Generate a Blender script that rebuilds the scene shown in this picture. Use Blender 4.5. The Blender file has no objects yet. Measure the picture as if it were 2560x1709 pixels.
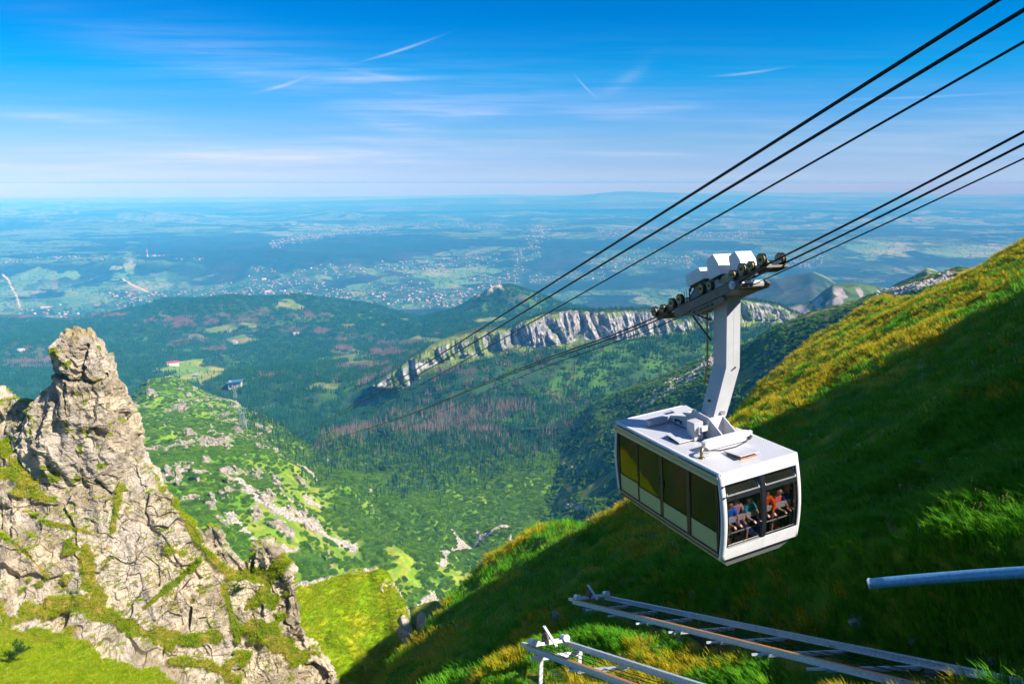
import bpy, math, random
import numpy as np
from mathutils import Vector, Matrix, Euler

# ------------------------------------------------------------------ camera
scene = bpy.context.scene
COL = scene.collection
F, V0 = 1850.0, 460.0                      # focal length in photo pixels, horizon row
TILT = math.atan((854.5 - V0) / F)
cam_d = bpy.data.cameras.new('camera')
cam_d.sensor_width = 36.0
cam_d.lens = F / 2560.0 * 36.0
cam_d.clip_start, cam_d.clip_end = 0.5, 300000.0
cam = bpy.data.objects.new('camera', cam_d)
COL.objects.link(cam)
cam.rotation_euler = (math.pi / 2 - TILT, 0, 0)
scene.camera = cam

# ------------------------------------------------------------------ light
SUN_AZ, SUN_EL = math.radians(117), math.radians(42)
SUN = Vector((math.sin(SUN_AZ) * math.cos(SUN_EL), math.cos(SUN_AZ) * math.cos(SUN_EL), math.sin(SUN_EL)))
sun_d = bpy.data.lights.new('sun', 'SUN')
sun_d.energy, sun_d.angle, sun_d.color = 4.6, math.radians(0.5), (1.0, 0.93, 0.84)
sun = bpy.data.objects.new('sun', sun_d)
COL.objects.link(sun)
sun.rotation_euler = SUN.to_track_quat('Z', 'Y').to_euler()

scene.view_settings.view_transform = 'Standard'
scene.view_settings.look = 'None'
scene.view_settings.exposure = 0.85
scene.view_settings.gamma = 1.0
scene.view_settings.use_curve_mapping = False
cy = scene.cycles
cy.use_denoising = True
cy.denoiser = 'OPENIMAGEDENOISE'
cy.denoising_prefilter = 'ACCURATE'
cy.max_bounces, cy.diffuse_bounces, cy.glossy_bounces = 6, 2, 2
cy.transmission_bounces, cy.transparent_max_bounces, cy.volume_bounces = 4, 12, 0
cy.use_adaptive_sampling = True
cy.adaptive_threshold = 0.01
cy.sample_clamp_indirect = 4.0

# world: physical sky, deepened, with thin cirrus laid out by direction
world = bpy.data.worlds.new('World')
scene.world = world
world.use_nodes = True
NT = world.node_tree
NT.nodes.clear()


def nd(nt, typ, **kw):
    n = nt.nodes.new(typ)
    for k, v in kw.items():
        if k.startswith('i_'):
            n.inputs[k[2:].replace('_', ' ')].default_value = v
        else:
            setattr(n, k, v)
    return n


def ln(nt, a, b):
    nt.links.new(a, b)


def mth(nt, op, a, b=None, c=None, clamp=False):
    n = nt.nodes.new('ShaderNodeMath')
    n.operation = op
    n.use_clamp = clamp
    for i, x in enumerate((a, b, c)):
        if x is None:
            continue
        if isinstance(x, (int, float)):
            n.inputs[i].default_value = x
        else:
            nt.links.new(x, n.inputs[i])
    return n.outputs[0]


def ramp(nt, fac, stops, interp='LINEAR'):
    r = nt.nodes.new('ShaderNodeValToRGB')
    r.color_ramp.interpolation = interp
    el = r.color_ramp.elements
    while len(el) < len(stops):
        el.new(0.5)
    for e, (p, c) in zip(el, stops):
        e.position = p
        e.color = (c[0], c[1], c[2], 1) if len(c) == 3 else c
    nt.links.new(fac, r.inputs[0])
    return r.outputs[0]


def mixc(nt, fac, a, b, mode='MIX'):
    m = nt.nodes.new('ShaderNodeMix')
    m.data_type = 'RGBA'
    m.blend_type = mode
    for sock, x in ((m.inputs[0], fac), (m.inputs[6], a), (m.inputs[7], b)):
        if isinstance(x, (int, float)):
            sock.default_value = x
        elif isinstance(x, tuple):
            sock.default_value = (x[0], x[1], x[2], 1)
        else:
            nt.links.new(x, sock)
    return m.outputs[2]


def build_world():
    nt = NT
    sky = nd(nt, 'ShaderNodeTexSky', sky_type='NISHITA')
    sky.sun_disc = False
    sky.sun_elevation, sky.sun_rotation = SUN_EL, SUN_AZ
    sky.altitude, sky.air_density, sky.dust_density, sky.ozone_density = 1900, 1.0, 0.4, 1.2
    tc = nd(nt, 'ShaderNodeTexCoord')
    up = nd(nt, 'ShaderNodeVectorMath', operation='MAXIMUM')
    up.inputs[1].default_value = (-1, -1, 0.012)
    ln(nt, tc.outputs['Generated'], up.inputs[0])
    ln(nt, up.outputs[0], sky.inputs[0])
    sep = nd(nt, 'ShaderNodeSeparateXYZ')
    ln(nt, tc.outputs['Generated'], sep.inputs[0])
    X, Y, Z = sep.outputs
    yy = mth(nt, 'MAXIMUM', Y, 0.05)
    gx = mth(nt, 'DIVIDE', X, yy)
    gz = mth(nt, 'DIVIDE', Z, yy)
    # deep blue aloft, paler low down (tint of the air itself, by elevation)
    tint = ramp(nt, mth(nt, 'ADD', Z, 0.02, clamp=True),
                [(0.0000, (0.14, 0.37, 0.92)), (0.0176, (0.20, 0.42, 0.98)), (0.0250, (0.46, 0.66, 1.18)), (0.0412, (0.42, 0.60, 1.08)), (0.0735, (0.38, 0.64, 1.00)), (0.1176, (0.16, 0.66, 1.12)), (0.1529, (0.00, 0.69, 1.15)), (0.2794, (0.00, 0.49, 1.14)), (0.3088, (0.00, 0.47, 1.12)), (0.46, (0.50, 0.80, 1.15)), (1.0, (0.90, 1.0, 1.1))], 'LINEAR')
    base = mixc(nt, 1.0, sky.outputs[0], tint, 'MULTIPLY')
    # cirrus veil
    cmb = nd(nt, 'ShaderNodeCombineXYZ')
    ln(nt, gx, cmb.inputs[0])
    ln(nt, mth(nt, 'ADD', mth(nt, 'MULTIPLY', gz, 7.0), mth(nt, 'MULTIPLY', gx, 0.9)), cmb.inputs[1])
    n1 = nd(nt, 'ShaderNodeTexNoise', i_Scale=2.6, i_Detail=8.0, i_Roughness=0.62, i_Distortion=0.5)
    ln(nt, cmb.outputs[0], n1.inputs['Vector'])
    cmb2 = nd(nt, 'ShaderNodeCombineXYZ')
    ln(nt, gx, cmb2.inputs[0])
    ln(nt, mth(nt, 'MULTIPLY', gz, 22.0), cmb2.inputs[1])
    n2 = nd(nt, 'ShaderNodeTexNoise', i_Scale=3.2, i_Detail=6.0, i_Roughness=0.6, i_Distortion=0.25)
    ln(nt, cmb2.outputs[0], n2.inputs['Vector'])

    def streak(cx, cz, ang, la, lb, amp):
        ca, sa = math.cos(ang), math.sin(ang)
        dx, dz = mth(nt, 'SUBTRACT', gx, cx), mth(nt, 'SUBTRACT', gz, cz)
        a = mth(nt, 'ADD', mth(nt, 'MULTIPLY', dx, ca / la), mth(nt, 'MULTIPLY', dz, sa / la))
        b = mth(nt, 'ADD', mth(nt, 'MULTIPLY', dx, -sa / lb), mth(nt, 'MULTIPLY', dz, ca / lb))
        b = mth(nt, 'ADD', b, mth(nt, 'MULTIPLY', mth(nt, 'MULTIPLY', a, a), -0.5))
        r = mth(nt, 'ADD', mth(nt, 'MULTIPLY', a, a), mth(nt, 'MULTIPLY', b, b))
        return mth(nt, 'MULTIPLY', mth(nt, 'EXPONENT', mth(nt, 'MULTIPLY', r, -1.0)), amp)

    def gxz(u, v):
        d = RAYS(u, v)
        return d[0] / d[1], d[2] / d[1]
    veil = None
    #   (u, v, slope in pixels, half length px, half width px, strength)
    for u, v, sl, la, lb, amp in [(560, 165, 0.16, 340, 44, .20), (1000, 235, 0.14, 330, 52, .32), (450, 405, 0.0, 560, 28, .95),
                                  (150, 300, 0.03, 190, 16, .35), (1600, 275, -0.06, 150, 16, .45), (1000, 315, 0.1, 90, 16, .5),
                                  (1150, 290, -0.05, 100, 14, .35), (330, 325, 0.12, 170, 12, .3), (1560, 205, -0.6, 60, 14, .18),
                                  (1640, 388, 0.0, 160, 7, .35), (950, 352, 0.05, 110, 8, .3), (90, 453, 0, 130, 7, .25), (2300, 330, -.03, 500, 60, .16)]:
        cx, cz = gxz(u, v)
        s = streak(cx, cz, -math.atan(sl), la / F * 1.05, lb / F * 1.1, amp)
        veil = s if veil is None else mth(nt, 'ADD', veil, s)
    m1 = ramp(nt, n1.outputs[0], [(0.36, (0, 0, 0)), (0.72, (1, 1, 1))])
    m2 = ramp(nt, n2.outputs[0], [(0.42, (0.25,) * 3), (0.68, (1, 1, 1))])
    low = ramp(nt, gz, [(0.02, (1, 1, 1)), (0.20, (0, 0, 0))])
    c = mth(nt, 'MULTIPLY', veil, mth(nt, 'MULTIPLY', m2, mth(nt, 'ADD', 0.45, mth(nt, 'MULTIPLY', m1, .7))))
    c = mth(nt, 'ADD', c, mth(nt, 'MULTIPLY', mth(nt, 'MULTIPLY', m2, low), 0.10))
    # contrails
    for u, v, sl, la, lb, amp in [(1000, 126, -0.30, 66, 2.6, .42), (705, 215, -0.28, 46, 3.4, .36), (1870, 183, -0.12, 60, 2.6, .3),
                                  (1463, 218, 0.95, 26, 2.2, .25), (2300, 243, -0.04, 190, 2.6, .16), (960, 192, 0.13, 55, 5, .2)]:
        cx, cz = gxz(u, v)
        c = mth(nt, 'ADD', c, streak(cx, cz, -math.atan(sl), la / F, lb / F, amp * .75))
    c = mth(nt, 'MINIMUM', c, 0.8)
    cloud = mixc(nt, c, base, (8.1, 7.6, 8.7))
    bg = nd(nt, 'ShaderNodeBackground', i_Strength=0.07)
    ln(nt, cloud, bg.inputs[0])
    out = nd(nt, 'ShaderNodeOutputWorld')
    ln(nt, bg.outputs[0], out.inputs[0])


# ------------------------------------------------------------------ helpers: view geometry -> real places
CT, ST = math.cos(TILT), math.sin(TILT)


def RAYS(u, v):
    """direction of a photo point as seen from the terrace (x right, y into the valley, z up)"""
    u = np.asarray(u, float)
    v = np.asarray(v, float)
    b = (854.5 - v) / F
    return np.stack([(u - 1280.0) / F + 0 * b, CT + b * ST + 0 * u, -ST + b * CT + 0 * u], -1)


def AT(u, v, D):
    r = RAYS(u, v)
    return r * (np.asarray(D, float) / r[..., 1])[..., None]


def UV(P):
    P = np.asarray(P, float)
    d = P[..., 1] * CT - P[..., 2] * ST
    up = P[..., 1] * ST + P[..., 2] * CT
    d = np.where(np.abs(d) < 1e-3, 1e-3, d)
    return 1280 + F * P[..., 0] / d, 854.5 - F * up / d


build_world()

# ------------------------------------------------------------------ noise
M32 = np.uint32(0xffffffff)


def _h(ix, iy, iz, seed):
    x = (ix.astype(np.int64) * 374761393 + iy.astype(np.int64) * 668265263 + iz.astype(np.int64) * 2147483647 + seed * 1274126177) & 0xffffffff
    x = ((x ^ (x >> 13)) * 1274126177) & 0xffffffff
    x = ((x ^ (x >> 15)) * 2246822519) & 0xffffffff
    x = x ^ (x >> 16)
    return x.astype(np.float64) / 4294967295.0


def vn(p, seed=0):
    """value noise of (...,2) or (...,3) points, -1..1"""
    p = np.asarray(p, float)
    i = np.floor(p).astype(np.int64)
    f = p - i
    f = f * f * f * (f * (f * 6 - 15) + 10)
    if p.shape[-1] == 2:
        z = np.zeros_like(i[..., 0])
        a = _h(i[..., 0], i[..., 1], z, seed)
        b = _h(i[..., 0] + 1, i[..., 1], z, seed)
        c = _h(i[..., 0], i[..., 1] + 1, z, seed)
        d = _h(i[..., 0] + 1, i[..., 1] + 1, z, seed)
        x = a + (b - a) * f[..., 0]
        y = c + (d - c) * f[..., 0]
        return (x + (y - x) * f[..., 1]) * 2 - 1
    r = []
    for dz in (0, 1):
        a = _h(i[..., 0], i[..., 1], i[..., 2] + dz, seed)
        b = _h(i[..., 0] + 1, i[..., 1], i[..., 2] + dz, seed)
        c = _h(i[..., 0], i[..., 1] + 1, i[..., 2] + dz, seed)
        d = _h(i[..., 0] + 1, i[..., 1] + 1, i[..., 2] + dz, seed)
        x = a + (b - a) * f[..., 0]
        y = c + (d - c) * f[..., 0]
        r.append(x + (y - x) * f[..., 1])
    return (r[0] + (r[1] - r[0]) * f[..., 2]) * 2 - 1


def fbm(p, octaves=5, seed=0, gain=0.5, lac=2.03):
    p = np.asarray(p, float).copy()
    s = 0
    a = 1.0
    t = 0
    for o in range(octaves):
        s = s + a * vn(p, seed + o * 17)
        t += a
        a *= gain
        x, y = p[..., 0] * lac + 5.3, p[..., 1] * lac + 1.7
        c, s_ = 0.8, 0.6
        if p.shape[-1] == 3:
            z = p[..., 2] * lac + 9.1
            p = np.stack([x * c - y * s_, (x * s_ + y * c) * c - z * s_, (x * s_ + y * c) * s_ + z * c], -1)
        else:
            p = np.stack([x * c - y * s_, x * s_ + y * c], -1)
    return s / t


def ridge(p, octaves=4, seed=0):
    p = np.asarray(p, float)
    s = 0
    a = 1.0
    t = 0
    for o in range(octaves):
        s = s + a * (1 - np.abs(vn(p * 2.07 ** o + 3.1 * o, seed + 31 * o)) * 2)
        t += a
        a *= 0.5
    return s / t


def worley(p, seed=0):
    """F1, F2, random of nearest cell, centre of nearest cell"""
    p = np.asarray(p, float)
    i = np.floor(p).astype(np.int64)
    dim = p.shape[-1]
    f1 = np.full(p.shape[:-1], 9.0)
    f2 = f1.copy()
    rid = np.zeros(p.shape[:-1])
    cen = np.zeros(p.shape)
    rng = (-1, 0, 1)
    for dx in rng:
        for dy in rng:
            for dz in (rng if dim == 3 else (0,)):
                cx, cy_ = i[..., 0] + dx, i[..., 1] + dy
                cz = i[..., 2] + dz if dim == 3 else np.zeros_like(cx)
                q = [cx + _h(cx, cy_, cz, seed + 1), cy_ + _h(cx, cy_, cz, seed + 2)]
                if dim == 3:
                    q.append(cz + _h(cx, cy_, cz, seed + 3))
                q = np.stack(q, -1)
                d = np.sqrt(((q - p) ** 2).sum(-1))
                n = d < f1
                f2 = np.where(n, f1, np.minimum(f2, d))
                rid = np.where(n, _h(cx, cy_, cz, seed + 4), rid)
                cen = np.where(n[..., None], q, cen)
                f1 = np.where(n, d, f1)
    return f1, f2, rid, cen


def sstep(a, b, x):
    t = np.clip((x - a) / (b - a), 0, 1)
    return t * t * (3 - 2 * t)


def seg_dist(u, v, pts):
    """distance in photo pixels to a polyline, and the position 0..1 along it"""
    best = np.full(np.shape(u), 1e9)
    tt = np.zeros(np.shape(u))
    n = len(pts) - 1
    for k in range(n):
        ax, ay = pts[k][:2]
        bx, by = pts[k + 1][:2]
        dx, dy = bx - ax, by - ay
        t = np.clip(((u - ax) * dx + (v - ay) * dy) / (dx * dx + dy * dy + 1e-9), 0, 1)
        d = np.hypot(u - ax - t * dx, v - ay - t * dy)
        m = d < best
        best = np.where(m, d, best)
        tt = np.where(m, (k + t) / n, tt)
    return best, tt


def in_poly(u, v, pts):
    """signed-ish inside mask: positive inside, distance in photo pixels"""
    ins = np.zeros(np.shape(u), bool)
    n = len(pts)
    for k in range(n):
        x1, y1 = pts[k]
        x2, y2 = pts[(k + 1) % n]
        c = ((y1 > v) != (y2 > v))
        xi = (x2 - x1) * (v - y1) / (y2 - y1 + 1e-12) + x1
        ins ^= c & (u < xi)
    d, _ = seg_dist(u, v, list(pts) + [pts[0]])
    return np.where(ins, d, -d)


# ------------------------------------------------------------------ helpers: meshes and objects
def grid_mesh(name, P, col=None, smooth=True, attrs=None):
    nv, nu = P.shape[:2]
    me = bpy.data.meshes.new(name)
    me.vertices.add(nv * nu)
    me.vertices.foreach_set('co', P.reshape(-1).astype(np.float32))
    idx = np.arange(nv * nu).reshape(nv, nu)
    q = np.stack([idx[:-1, :-1], idx[:-1, 1:], idx[1:, 1:], idx[1:, :-1]], -1).reshape(-1, 4)
    me.loops.add(q.size)
    me.loops.foreach_set('vertex_index', q.reshape(-1).astype(np.int32))
    me.polygons.add(len(q))
    me.polygons.foreach_set('loop_start', (np.arange(len(q)) * 4).astype(np.int32))
    me.polygons.foreach_set('loop_total', np.full(len(q), 4, np.int32))
    me.polygons.foreach_set('use_smooth', np.full(len(q), smooth))
    me.update(calc_edges=True)
    if col is not None:
        a = me.color_attributes.new('col', 'FLOAT_COLOR', 'POINT')
        c = np.ones((nv * nu, 4), np.float32)
        c[:, :3] = col.reshape(-1, 3)
        a.data.foreach_set('color', c.reshape(-1))
    return me


def tri_mesh(name, verts, faces, smooth=False):
    me = bpy.data.meshes.new(name)
    me.from_pydata([tuple(v) for v in verts], [], [tuple(f) for f in faces])
    if smooth:
        me.polygons.foreach_set('use_smooth', [True] * len(me.polygons))
    me.update()
    return me


def add(name, data, mat=None, parent=None, **props):
    o = bpy.data.objects.new(name, data)
    COL.objects.link(o)
    if mat is not None and data is not None:
        data.materials.clear() if len(data.materials) else None
        data.materials.append(mat)
    if parent is not None:
        o.parent = parent
    for k, v in props.items():
        o[k] = v
    return o


def thing(name, label, category, loc=(0, 0, 0), group=None, rot=None, data=None, mat=None):
    o = add(name, data, mat)
    o.location = loc
    if rot is not None:
        o.rotation_euler = rot
    o['label'], o['category'] = label, category
    if group:
        o['group'] = group
    return o


class MB:
    """collects shapes into one mesh"""

    def __init__(self):
        self.v, self.f, self.m = [], [], []

    def _add(self, vs, fs, mi=0):
        n = len(self.v)
        self.v += [tuple(x) for x in vs]
        self.f += [tuple(i + n for i in f) for f in fs]
        self.m += [mi] * len(fs)

    def box(self, c, s, rot=None, mi=0):
        c = Vector(c)
        R = rot.to_matrix() if isinstance(rot, Euler) else (rot if rot is not None else Matrix.Identity(3))
        vs = [c + R @ Vector((x * s[0] / 2, y * s[1] / 2, z * s[2] / 2)) for x in (-1, 1) for y in (-1, 1) for z in (-1, 1)]
        self._add(vs, [(0, 1, 3, 2), (4, 6, 7, 5), (0, 4, 5, 1), (2, 3, 7, 6), (0, 2, 6, 4), (1, 5, 7, 3)], mi)
        return self

    def bb(self, x0, x1, y0, y1, z0, z1, mi=0):
        return self.box(((x0 + x1) / 2, (y0 + y1) / 2, (z0 + z1) / 2), (x1 - x0, y1 - y0, z1 - z0), mi=mi)

    def beam(self, a, b, w, h, up=(0, 0, 1), mi=0):
        a, b = Vector(a), Vector(b)
        d = (b - a)
        L = d.length
        d.normalize()
        s = d.cross(Vector(up))
        if s.length < 1e-4:
            s = d.cross(Vector((1, 0, 0)))
        s.normalize()
        t = s.cross(d)
        R = Matrix((d, s, t)).transposed()
        return self.box((a + b) / 2, (L, w, h), R, mi)

    def tube(self, pts, r, n=8, cap=True, mi=0):
        pts = [Vector(p) for p in pts]
        rs = r if isinstance(r, (list, tuple)) else [r] * len(pts)
        rings = []
        prev = None
        for k, p in enumerate(pts):
            d = (pts[min(k + 1, len(pts) - 1)] - pts[max(k - 1, 0)]).normalized()
            if prev is None:
                u = d.orthogonal().normalized()
            else:
                u = (prev - d * prev.dot(d)).normalized()
            prev = u
            w = d.cross(u)
            rings.append([p + (u * math.cos(2 * math.pi * i / n) + w * math.sin(2 * math.pi * i / n)) * rs[k] for i in range(n)])
        vs = [v for R in rings for v in R]
        fs = []
        for k in range(len(rings) - 1):
            for i in range(n):
                j = (i + 1) % n
                fs.append((k * n + i, k * n + j, (k + 1) * n + j, (k + 1) * n + i))
        if cap:
            fs.append(tuple(range(n))[::-1])
            fs.append(tuple((len(rings) - 1) * n + i for i in range(n)))
        self._add(vs, fs, mi)
        return self

    def prism(self, poly, axis, a, b, mi=0):
        """extrude a 2-D outline along axis 0/1/2 from a to b"""
        n = len(poly)

        def mk(p, t):
            q = [0, 0, 0]
            o = [i for i in range(3) if i != axis]
            q[axis], q[o[0]], q[o[1]] = t, p[0], p[1]
            return q
        vs = [mk(p, a) for p in poly] + [mk(p, b) for p in poly]
        fs = [tuple(range(n)), tuple(range(2 * n - 1, n - 1, -1))]
        for i in range(n):
            j = (i + 1) % n
            fs.append((i, i + n, j + n, j))
        self._add(vs, fs, mi)
        return self

    def mesh(self, name, bevel=0.0, smooth=False):
        import bmesh
        me = bpy.data.meshes.new(name)
        me.from_pydata(self.v, [], self.f)
        me.polygons.foreach_set('material_index', self.m)
        bm = bmesh.new()
        bm.from_mesh(me)
        bmesh.ops.recalc_face_normals(bm, faces=bm.faces)
        if bevel:
            bmesh.ops.bevel(bm, geom=[e for e in bm.edges if e.is_manifold and e.calc_face_angle(0) > 0.5], offset=bevel,
                            segments=2, affect='EDGES', profile=0.6, clamp_overlap=True)
        bm.to_mesh(me)
        bm.free()
        if smooth:
            me.polygons.foreach_set('use_smooth', [True] * len(me.polygons))
        me.update()
        return me

    def build(self, name, mats, parent=None, bevel=0.0, smooth=False, **props):
        me = self.mesh(name, bevel, smooth)
        o = add(name, me, None, parent, **props)
        for m in (mats if isinstance(mats, (list, tuple)) else [mats]):
            me.materials.append(m)
        return o


# ------------------------------------------------------------------ materials
def newmat(name):
    m = bpy.data.materials.new(name)
    m.use_nodes = True
    nt = m.node_tree
    b = nt.nodes['Principled BSDF']
    return m, nt, b


def noise(nt, scale, detail=4.0, rough=0.55, vec=None, dist=0.0):
    n = nd(nt, 'ShaderNodeTexNoise', i_Scale=scale, i_Detail=detail, i_Roughness=rough, i_Distortion=dist)
    if vec is not None:
        ln(nt, vec, n.inputs['Vector'])
    return n.outputs[0]


def pos(nt, scale=(1, 1, 1)):
    g = nd(nt, 'ShaderNodeNewGeometry')
    m = nd(nt, 'ShaderNodeMapping')
    m.inputs['Scale'].default_value = scale
    ln(nt, g.outputs['Position'], m.inputs[0])
    return m.outputs[0]


def objv(nt, scale=(1, 1, 1)):
    g = nd(nt, 'ShaderNodeTexCoord')
    m = nd(nt, 'ShaderNodeMapping')
    m.inputs['Scale'].default_value = scale
    ln(nt, g.outputs['Object'], m.inputs[0])
    return m.outputs[0]


def bump(nt, b, h, strength, dist):
    n = nd(nt, 'ShaderNodeBump', i_Strength=strength, i_Distance=dist)
    ln(nt, h, n.inputs['Height'])
    ln(nt, n.outputs[0], b.inputs['Normal'])
    return n


def land_mat(name, s1, s2, amp=0.5, bstr=0.0, bdist=1.0, rough=1.0):
    """colour of the ground comes from the mesh (grass, rock, scree, fields), broken up at two scales"""
    m, nt, b = newmat(name)
    a = nd(nt, 'ShaderNodeAttribute', attribute_name='col')
    p = pos(nt)
    n1, n2 = noise(nt, s1, 5, .6, p), noise(nt, s2, 4, .6, p)
    f = mth(nt, 'ADD', mth(nt, 'MULTIPLY', n1, 0.5), mth(nt, 'MULTIPLY', n2, 0.5))
    f = ramp(nt, f, [(0.33, (1 - amp,) * 3), (0.67, (1 + amp,) * 3)])
    c = mixc(nt, 1.0, a.outputs['Color'], f, 'MULTIPLY')
    ln(nt, c, b.inputs['Base Color'])
    b.inputs['Roughness'].default_value = rough
    b.inputs['Specular IOR Level'].default_value = 0.15
    if bstr:
        bump(nt, b, n2, bstr, bdist)
    return m


def plain(name, col, rough=0.5, metal=0.0, var=0.12, scale=3.0, spec=0.5, bstr=0.0, bscale=60):
    m, nt, b = newmat(name)
    p = objv(nt)
    n = noise(nt, scale, 5, .6, p)
    f = ramp(nt, n, [(0.3, tuple(c * (1 - var) for c in col)), (0.7, tuple(min(1, c * (1 + var)) for c in col))])
    ln(nt, f, b.inputs['Base Color'])
    r = ramp(nt, n, [(0.3, (max(0, rough - .08),) * 3), (0.7, (min(1, rough + .08),) * 3)])
    ln(nt, r, b.inputs['Roughness'])
    b.inputs['Metallic'].default_value = metal
    b.inputs['Specular IOR Level'].default_value = spec
    if bstr:
        bump(nt, b, noise(nt, bscale, 3, .5, p), bstr, 0.01)
    return m


def leaf_mat(name, c1, c2, c3=None, rough=0.8, trans=0.25, spread=0.5):
    """foliage or grass: colour differs from plant to plant"""
    m, nt, b = newmat(name)
    oi = nd(nt, 'ShaderNodeObjectInfo')
    n = noise(nt, 0.35, 2, .5, objv(nt))
    stops = [(0.0, c1), (0.6, c2)] + ([(1.0, c3)] if c3 else [])
    f = mth(nt, 'ADD', mth(nt, 'MULTIPLY', oi.outputs['Random'], 1 - spread * .5), mth(nt, 'MULTIPLY', n, spread * .5))
    c = ramp(nt, f, stops)
    ln(nt, c, b.inputs['Base Color'])
    b.inputs['Roughness'].default_value = rough
    b.inputs['Specular IOR Level'].default_value = 0.2
    if trans:
        t = nd(nt, 'ShaderNodeBsdfTranslucent')
        ln(nt, c, t.inputs[0])
        mx = nd(nt, 'ShaderNodeMixShader', i_Fac=trans)
        ln(nt, b.outputs[0], mx.inputs[1])
        ln(nt, t.outputs[0], mx.inputs[2])
        ln(nt, mx.outputs[0], nt.nodes['Material Output'].inputs[0])
    return m


# ------------------------------------------------------------------ instancing for what nobody could count
def scatter(name, pts, protos, idx, rz, sc, tilt=None, **props):
    me = bpy.data.meshes.new(name)
    n = len(pts)
    me.vertices.add(n)
    me.vertices.foreach_set('co', np.asarray(pts, np.float32).reshape(-1))
    r = np.zeros((n, 3), np.float32)
    r[:, 2] = rz
    if tilt is not None:
        r[:, :2] = tilt
    s = np.asarray(sc, np.float32)
    if s.ndim == 1:
        s = np.stack([s, s, s], -1)
    for nm, arr, typ in (('rot', r, 'FLOAT_VECTOR'), ('scl', s, 'FLOAT_VECTOR')):
        a = me.attributes.new(nm, typ, 'POINT')
        a.data.foreach_set('vector', arr.reshape(-1))
    a = me.attributes.new('pick', 'INT', 'POINT')
    a.data.foreach_set('value', np.asarray(idx, np.int32))
    me.update()
    o = add(name, me, None, None, **props)
    c = bpy.data.collections.new(name + '_kinds')
    for i, p in enumerate(protos):
        q = bpy.data.objects.new('%s_%02d' % (name, i), p)
        c.objects.link(q)
    ng = bpy.data.node_groups.new(name + '_nodes', 'GeometryNodeTree')
    ng.interface.new_socket('Geometry', in_out='INPUT', socket_type='NodeSocketGeometry')
    ng.interface.new_socket('Geometry', in_out='OUTPUT', socket_type='NodeSocketGeometry')
    gi, go = ng.nodes.new('NodeGroupInput'), ng.nodes.new('NodeGroupOutput')
    ci = ng.nodes.new('GeometryNodeCollectionInfo')
    ci.inputs['Collection'].default_value = c
    ci.inputs['Separate Children'].default_value = True
    ci.inputs['Reset Children'].default_value = True
    iop = ng.nodes.new('GeometryNodeInstanceOnPoints')
    iop.inputs['Pick Instance'].default_value = True

    def attr(nm, typ):
        a_ = ng.nodes.new('GeometryNodeInputNamedAttribute')
        a_.data_type = typ
        a_.inputs['Name'].default_value = nm
        return a_.outputs['Attribute']
    L = ng.links.new
    L(gi.outputs[0], iop.inputs['Points'])
    L(ci.outputs[0], iop.inputs['Instance'])
    L(attr('pick', 'INT'), iop.inputs['Instance Index'])
    L(attr('rot', 'FLOAT_VECTOR'), iop.inputs['Rotation'])
    L(attr('scl', 'FLOAT_VECTOR'), iop.inputs['Scale'])
    L(iop.outputs[0], go.inputs[0])
    md = o.modifiers.new('scatter', 'NODES')
    md.node_group = ng
    return o


RNG = np.random.default_rng(11)


def grid_sample(P, W, n):
    """n random points on a grid surface; W = weight per cell (times its area)"""
    a = P[1:, :-1] - P[:-1, :-1]
    b = P[:-1, 1:] - P[:-1, :-1]
    ar = np.linalg.norm(np.cross(a, b), axis=-1)
    w = ar * np.clip(W[:-1, :-1], 0, None)
    tot = w.sum()
    cdf = np.cumsum(w.reshape(-1))
    k = np.searchsorted(cdf, RNG.random(n) * cdf[-1])
    k = np.minimum(k, w.size - 1)
    i, j = np.divmod(k, w.shape[1])
    s, t = RNG.random(n)[:, None], RNG.random(n)[:, None]
    p = (P[i, j] * (1 - s) + P[i + 1, j] * s) * (1 - t) + (P[i, j + 1] * (1 - s) + P[i + 1, j + 1] * s) * t
    return p, i, j, tot


def rows_grid(rows, u0, u1, nu, seg, smooth_u=9):
    """rows: control lines [(u,v,D)...] from near to far. seg: subdivisions between rows. Returns P."""
    U = np.linspace(u0, u1, nu)
    Vr, Dr = [], []
    k = np.ones(smooth_u) / smooth_u
    for r in rows:
        r = np.array(r, float)
        v = np.interp(U, r[:, 0], r[:, 1])
        d = np.interp(U, r[:, 0], np.log(r[:, 2]))
        if smooth_u > 1:
            pad = smooth_u // 2
            v = np.convolve(np.pad(v, pad, 'edge'), k, 'valid')
            d = np.convolve(np.pad(d, pad, 'edge'), k, 'valid')
        Vr.append(v)
        Dr.append(d)
    Vr, Dr = np.array(Vr), np.array(Dr)
    outV, outD = [], []
    R = len(rows)
    for i in range(R - 1):
        p0, p1, p2, p3 = [max(i - 1, 0), i, i + 1, min(i + 2, R - 1)]
        for s in range(seg[i]):
            t = s / seg[i]
            for A, out in ((Vr, outV), (Dr, outD)):
                m1 = (A[p2] - A[p0]) / 2
                m2 = (A[p3] - A[p1]) / 2
                # limit the slopes so that no row overshoots its neighbours
                d = A[p2] - A[p1]
                m1 = np.where(m1 * d > 0, np.sign(d) * np.minimum(np.abs(m1), 3 * np.abs(d)), 0)
                m2 = np.where(m2 * d > 0, np.sign(d) * np.minimum(np.abs(m2), 3 * np.abs(d)), 0)
                h = (2 * t ** 3 - 3 * t ** 2 + 1) * A[p1] + (t ** 3 - 2 * t ** 2 + t) * m1 + (-2 * t ** 3 + 3 * t ** 2) * A[p2] + (t ** 3 - t ** 2) * m2
                out.append(h)
    outV.append(Vr[-1])
    outD.append(Dr[-1])
    V, D = np.array(outV), np.exp(np.array(outD))
    UU = np.broadcast_to(U, V.shape)
    return AT(UU, V, D), UU, V


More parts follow.
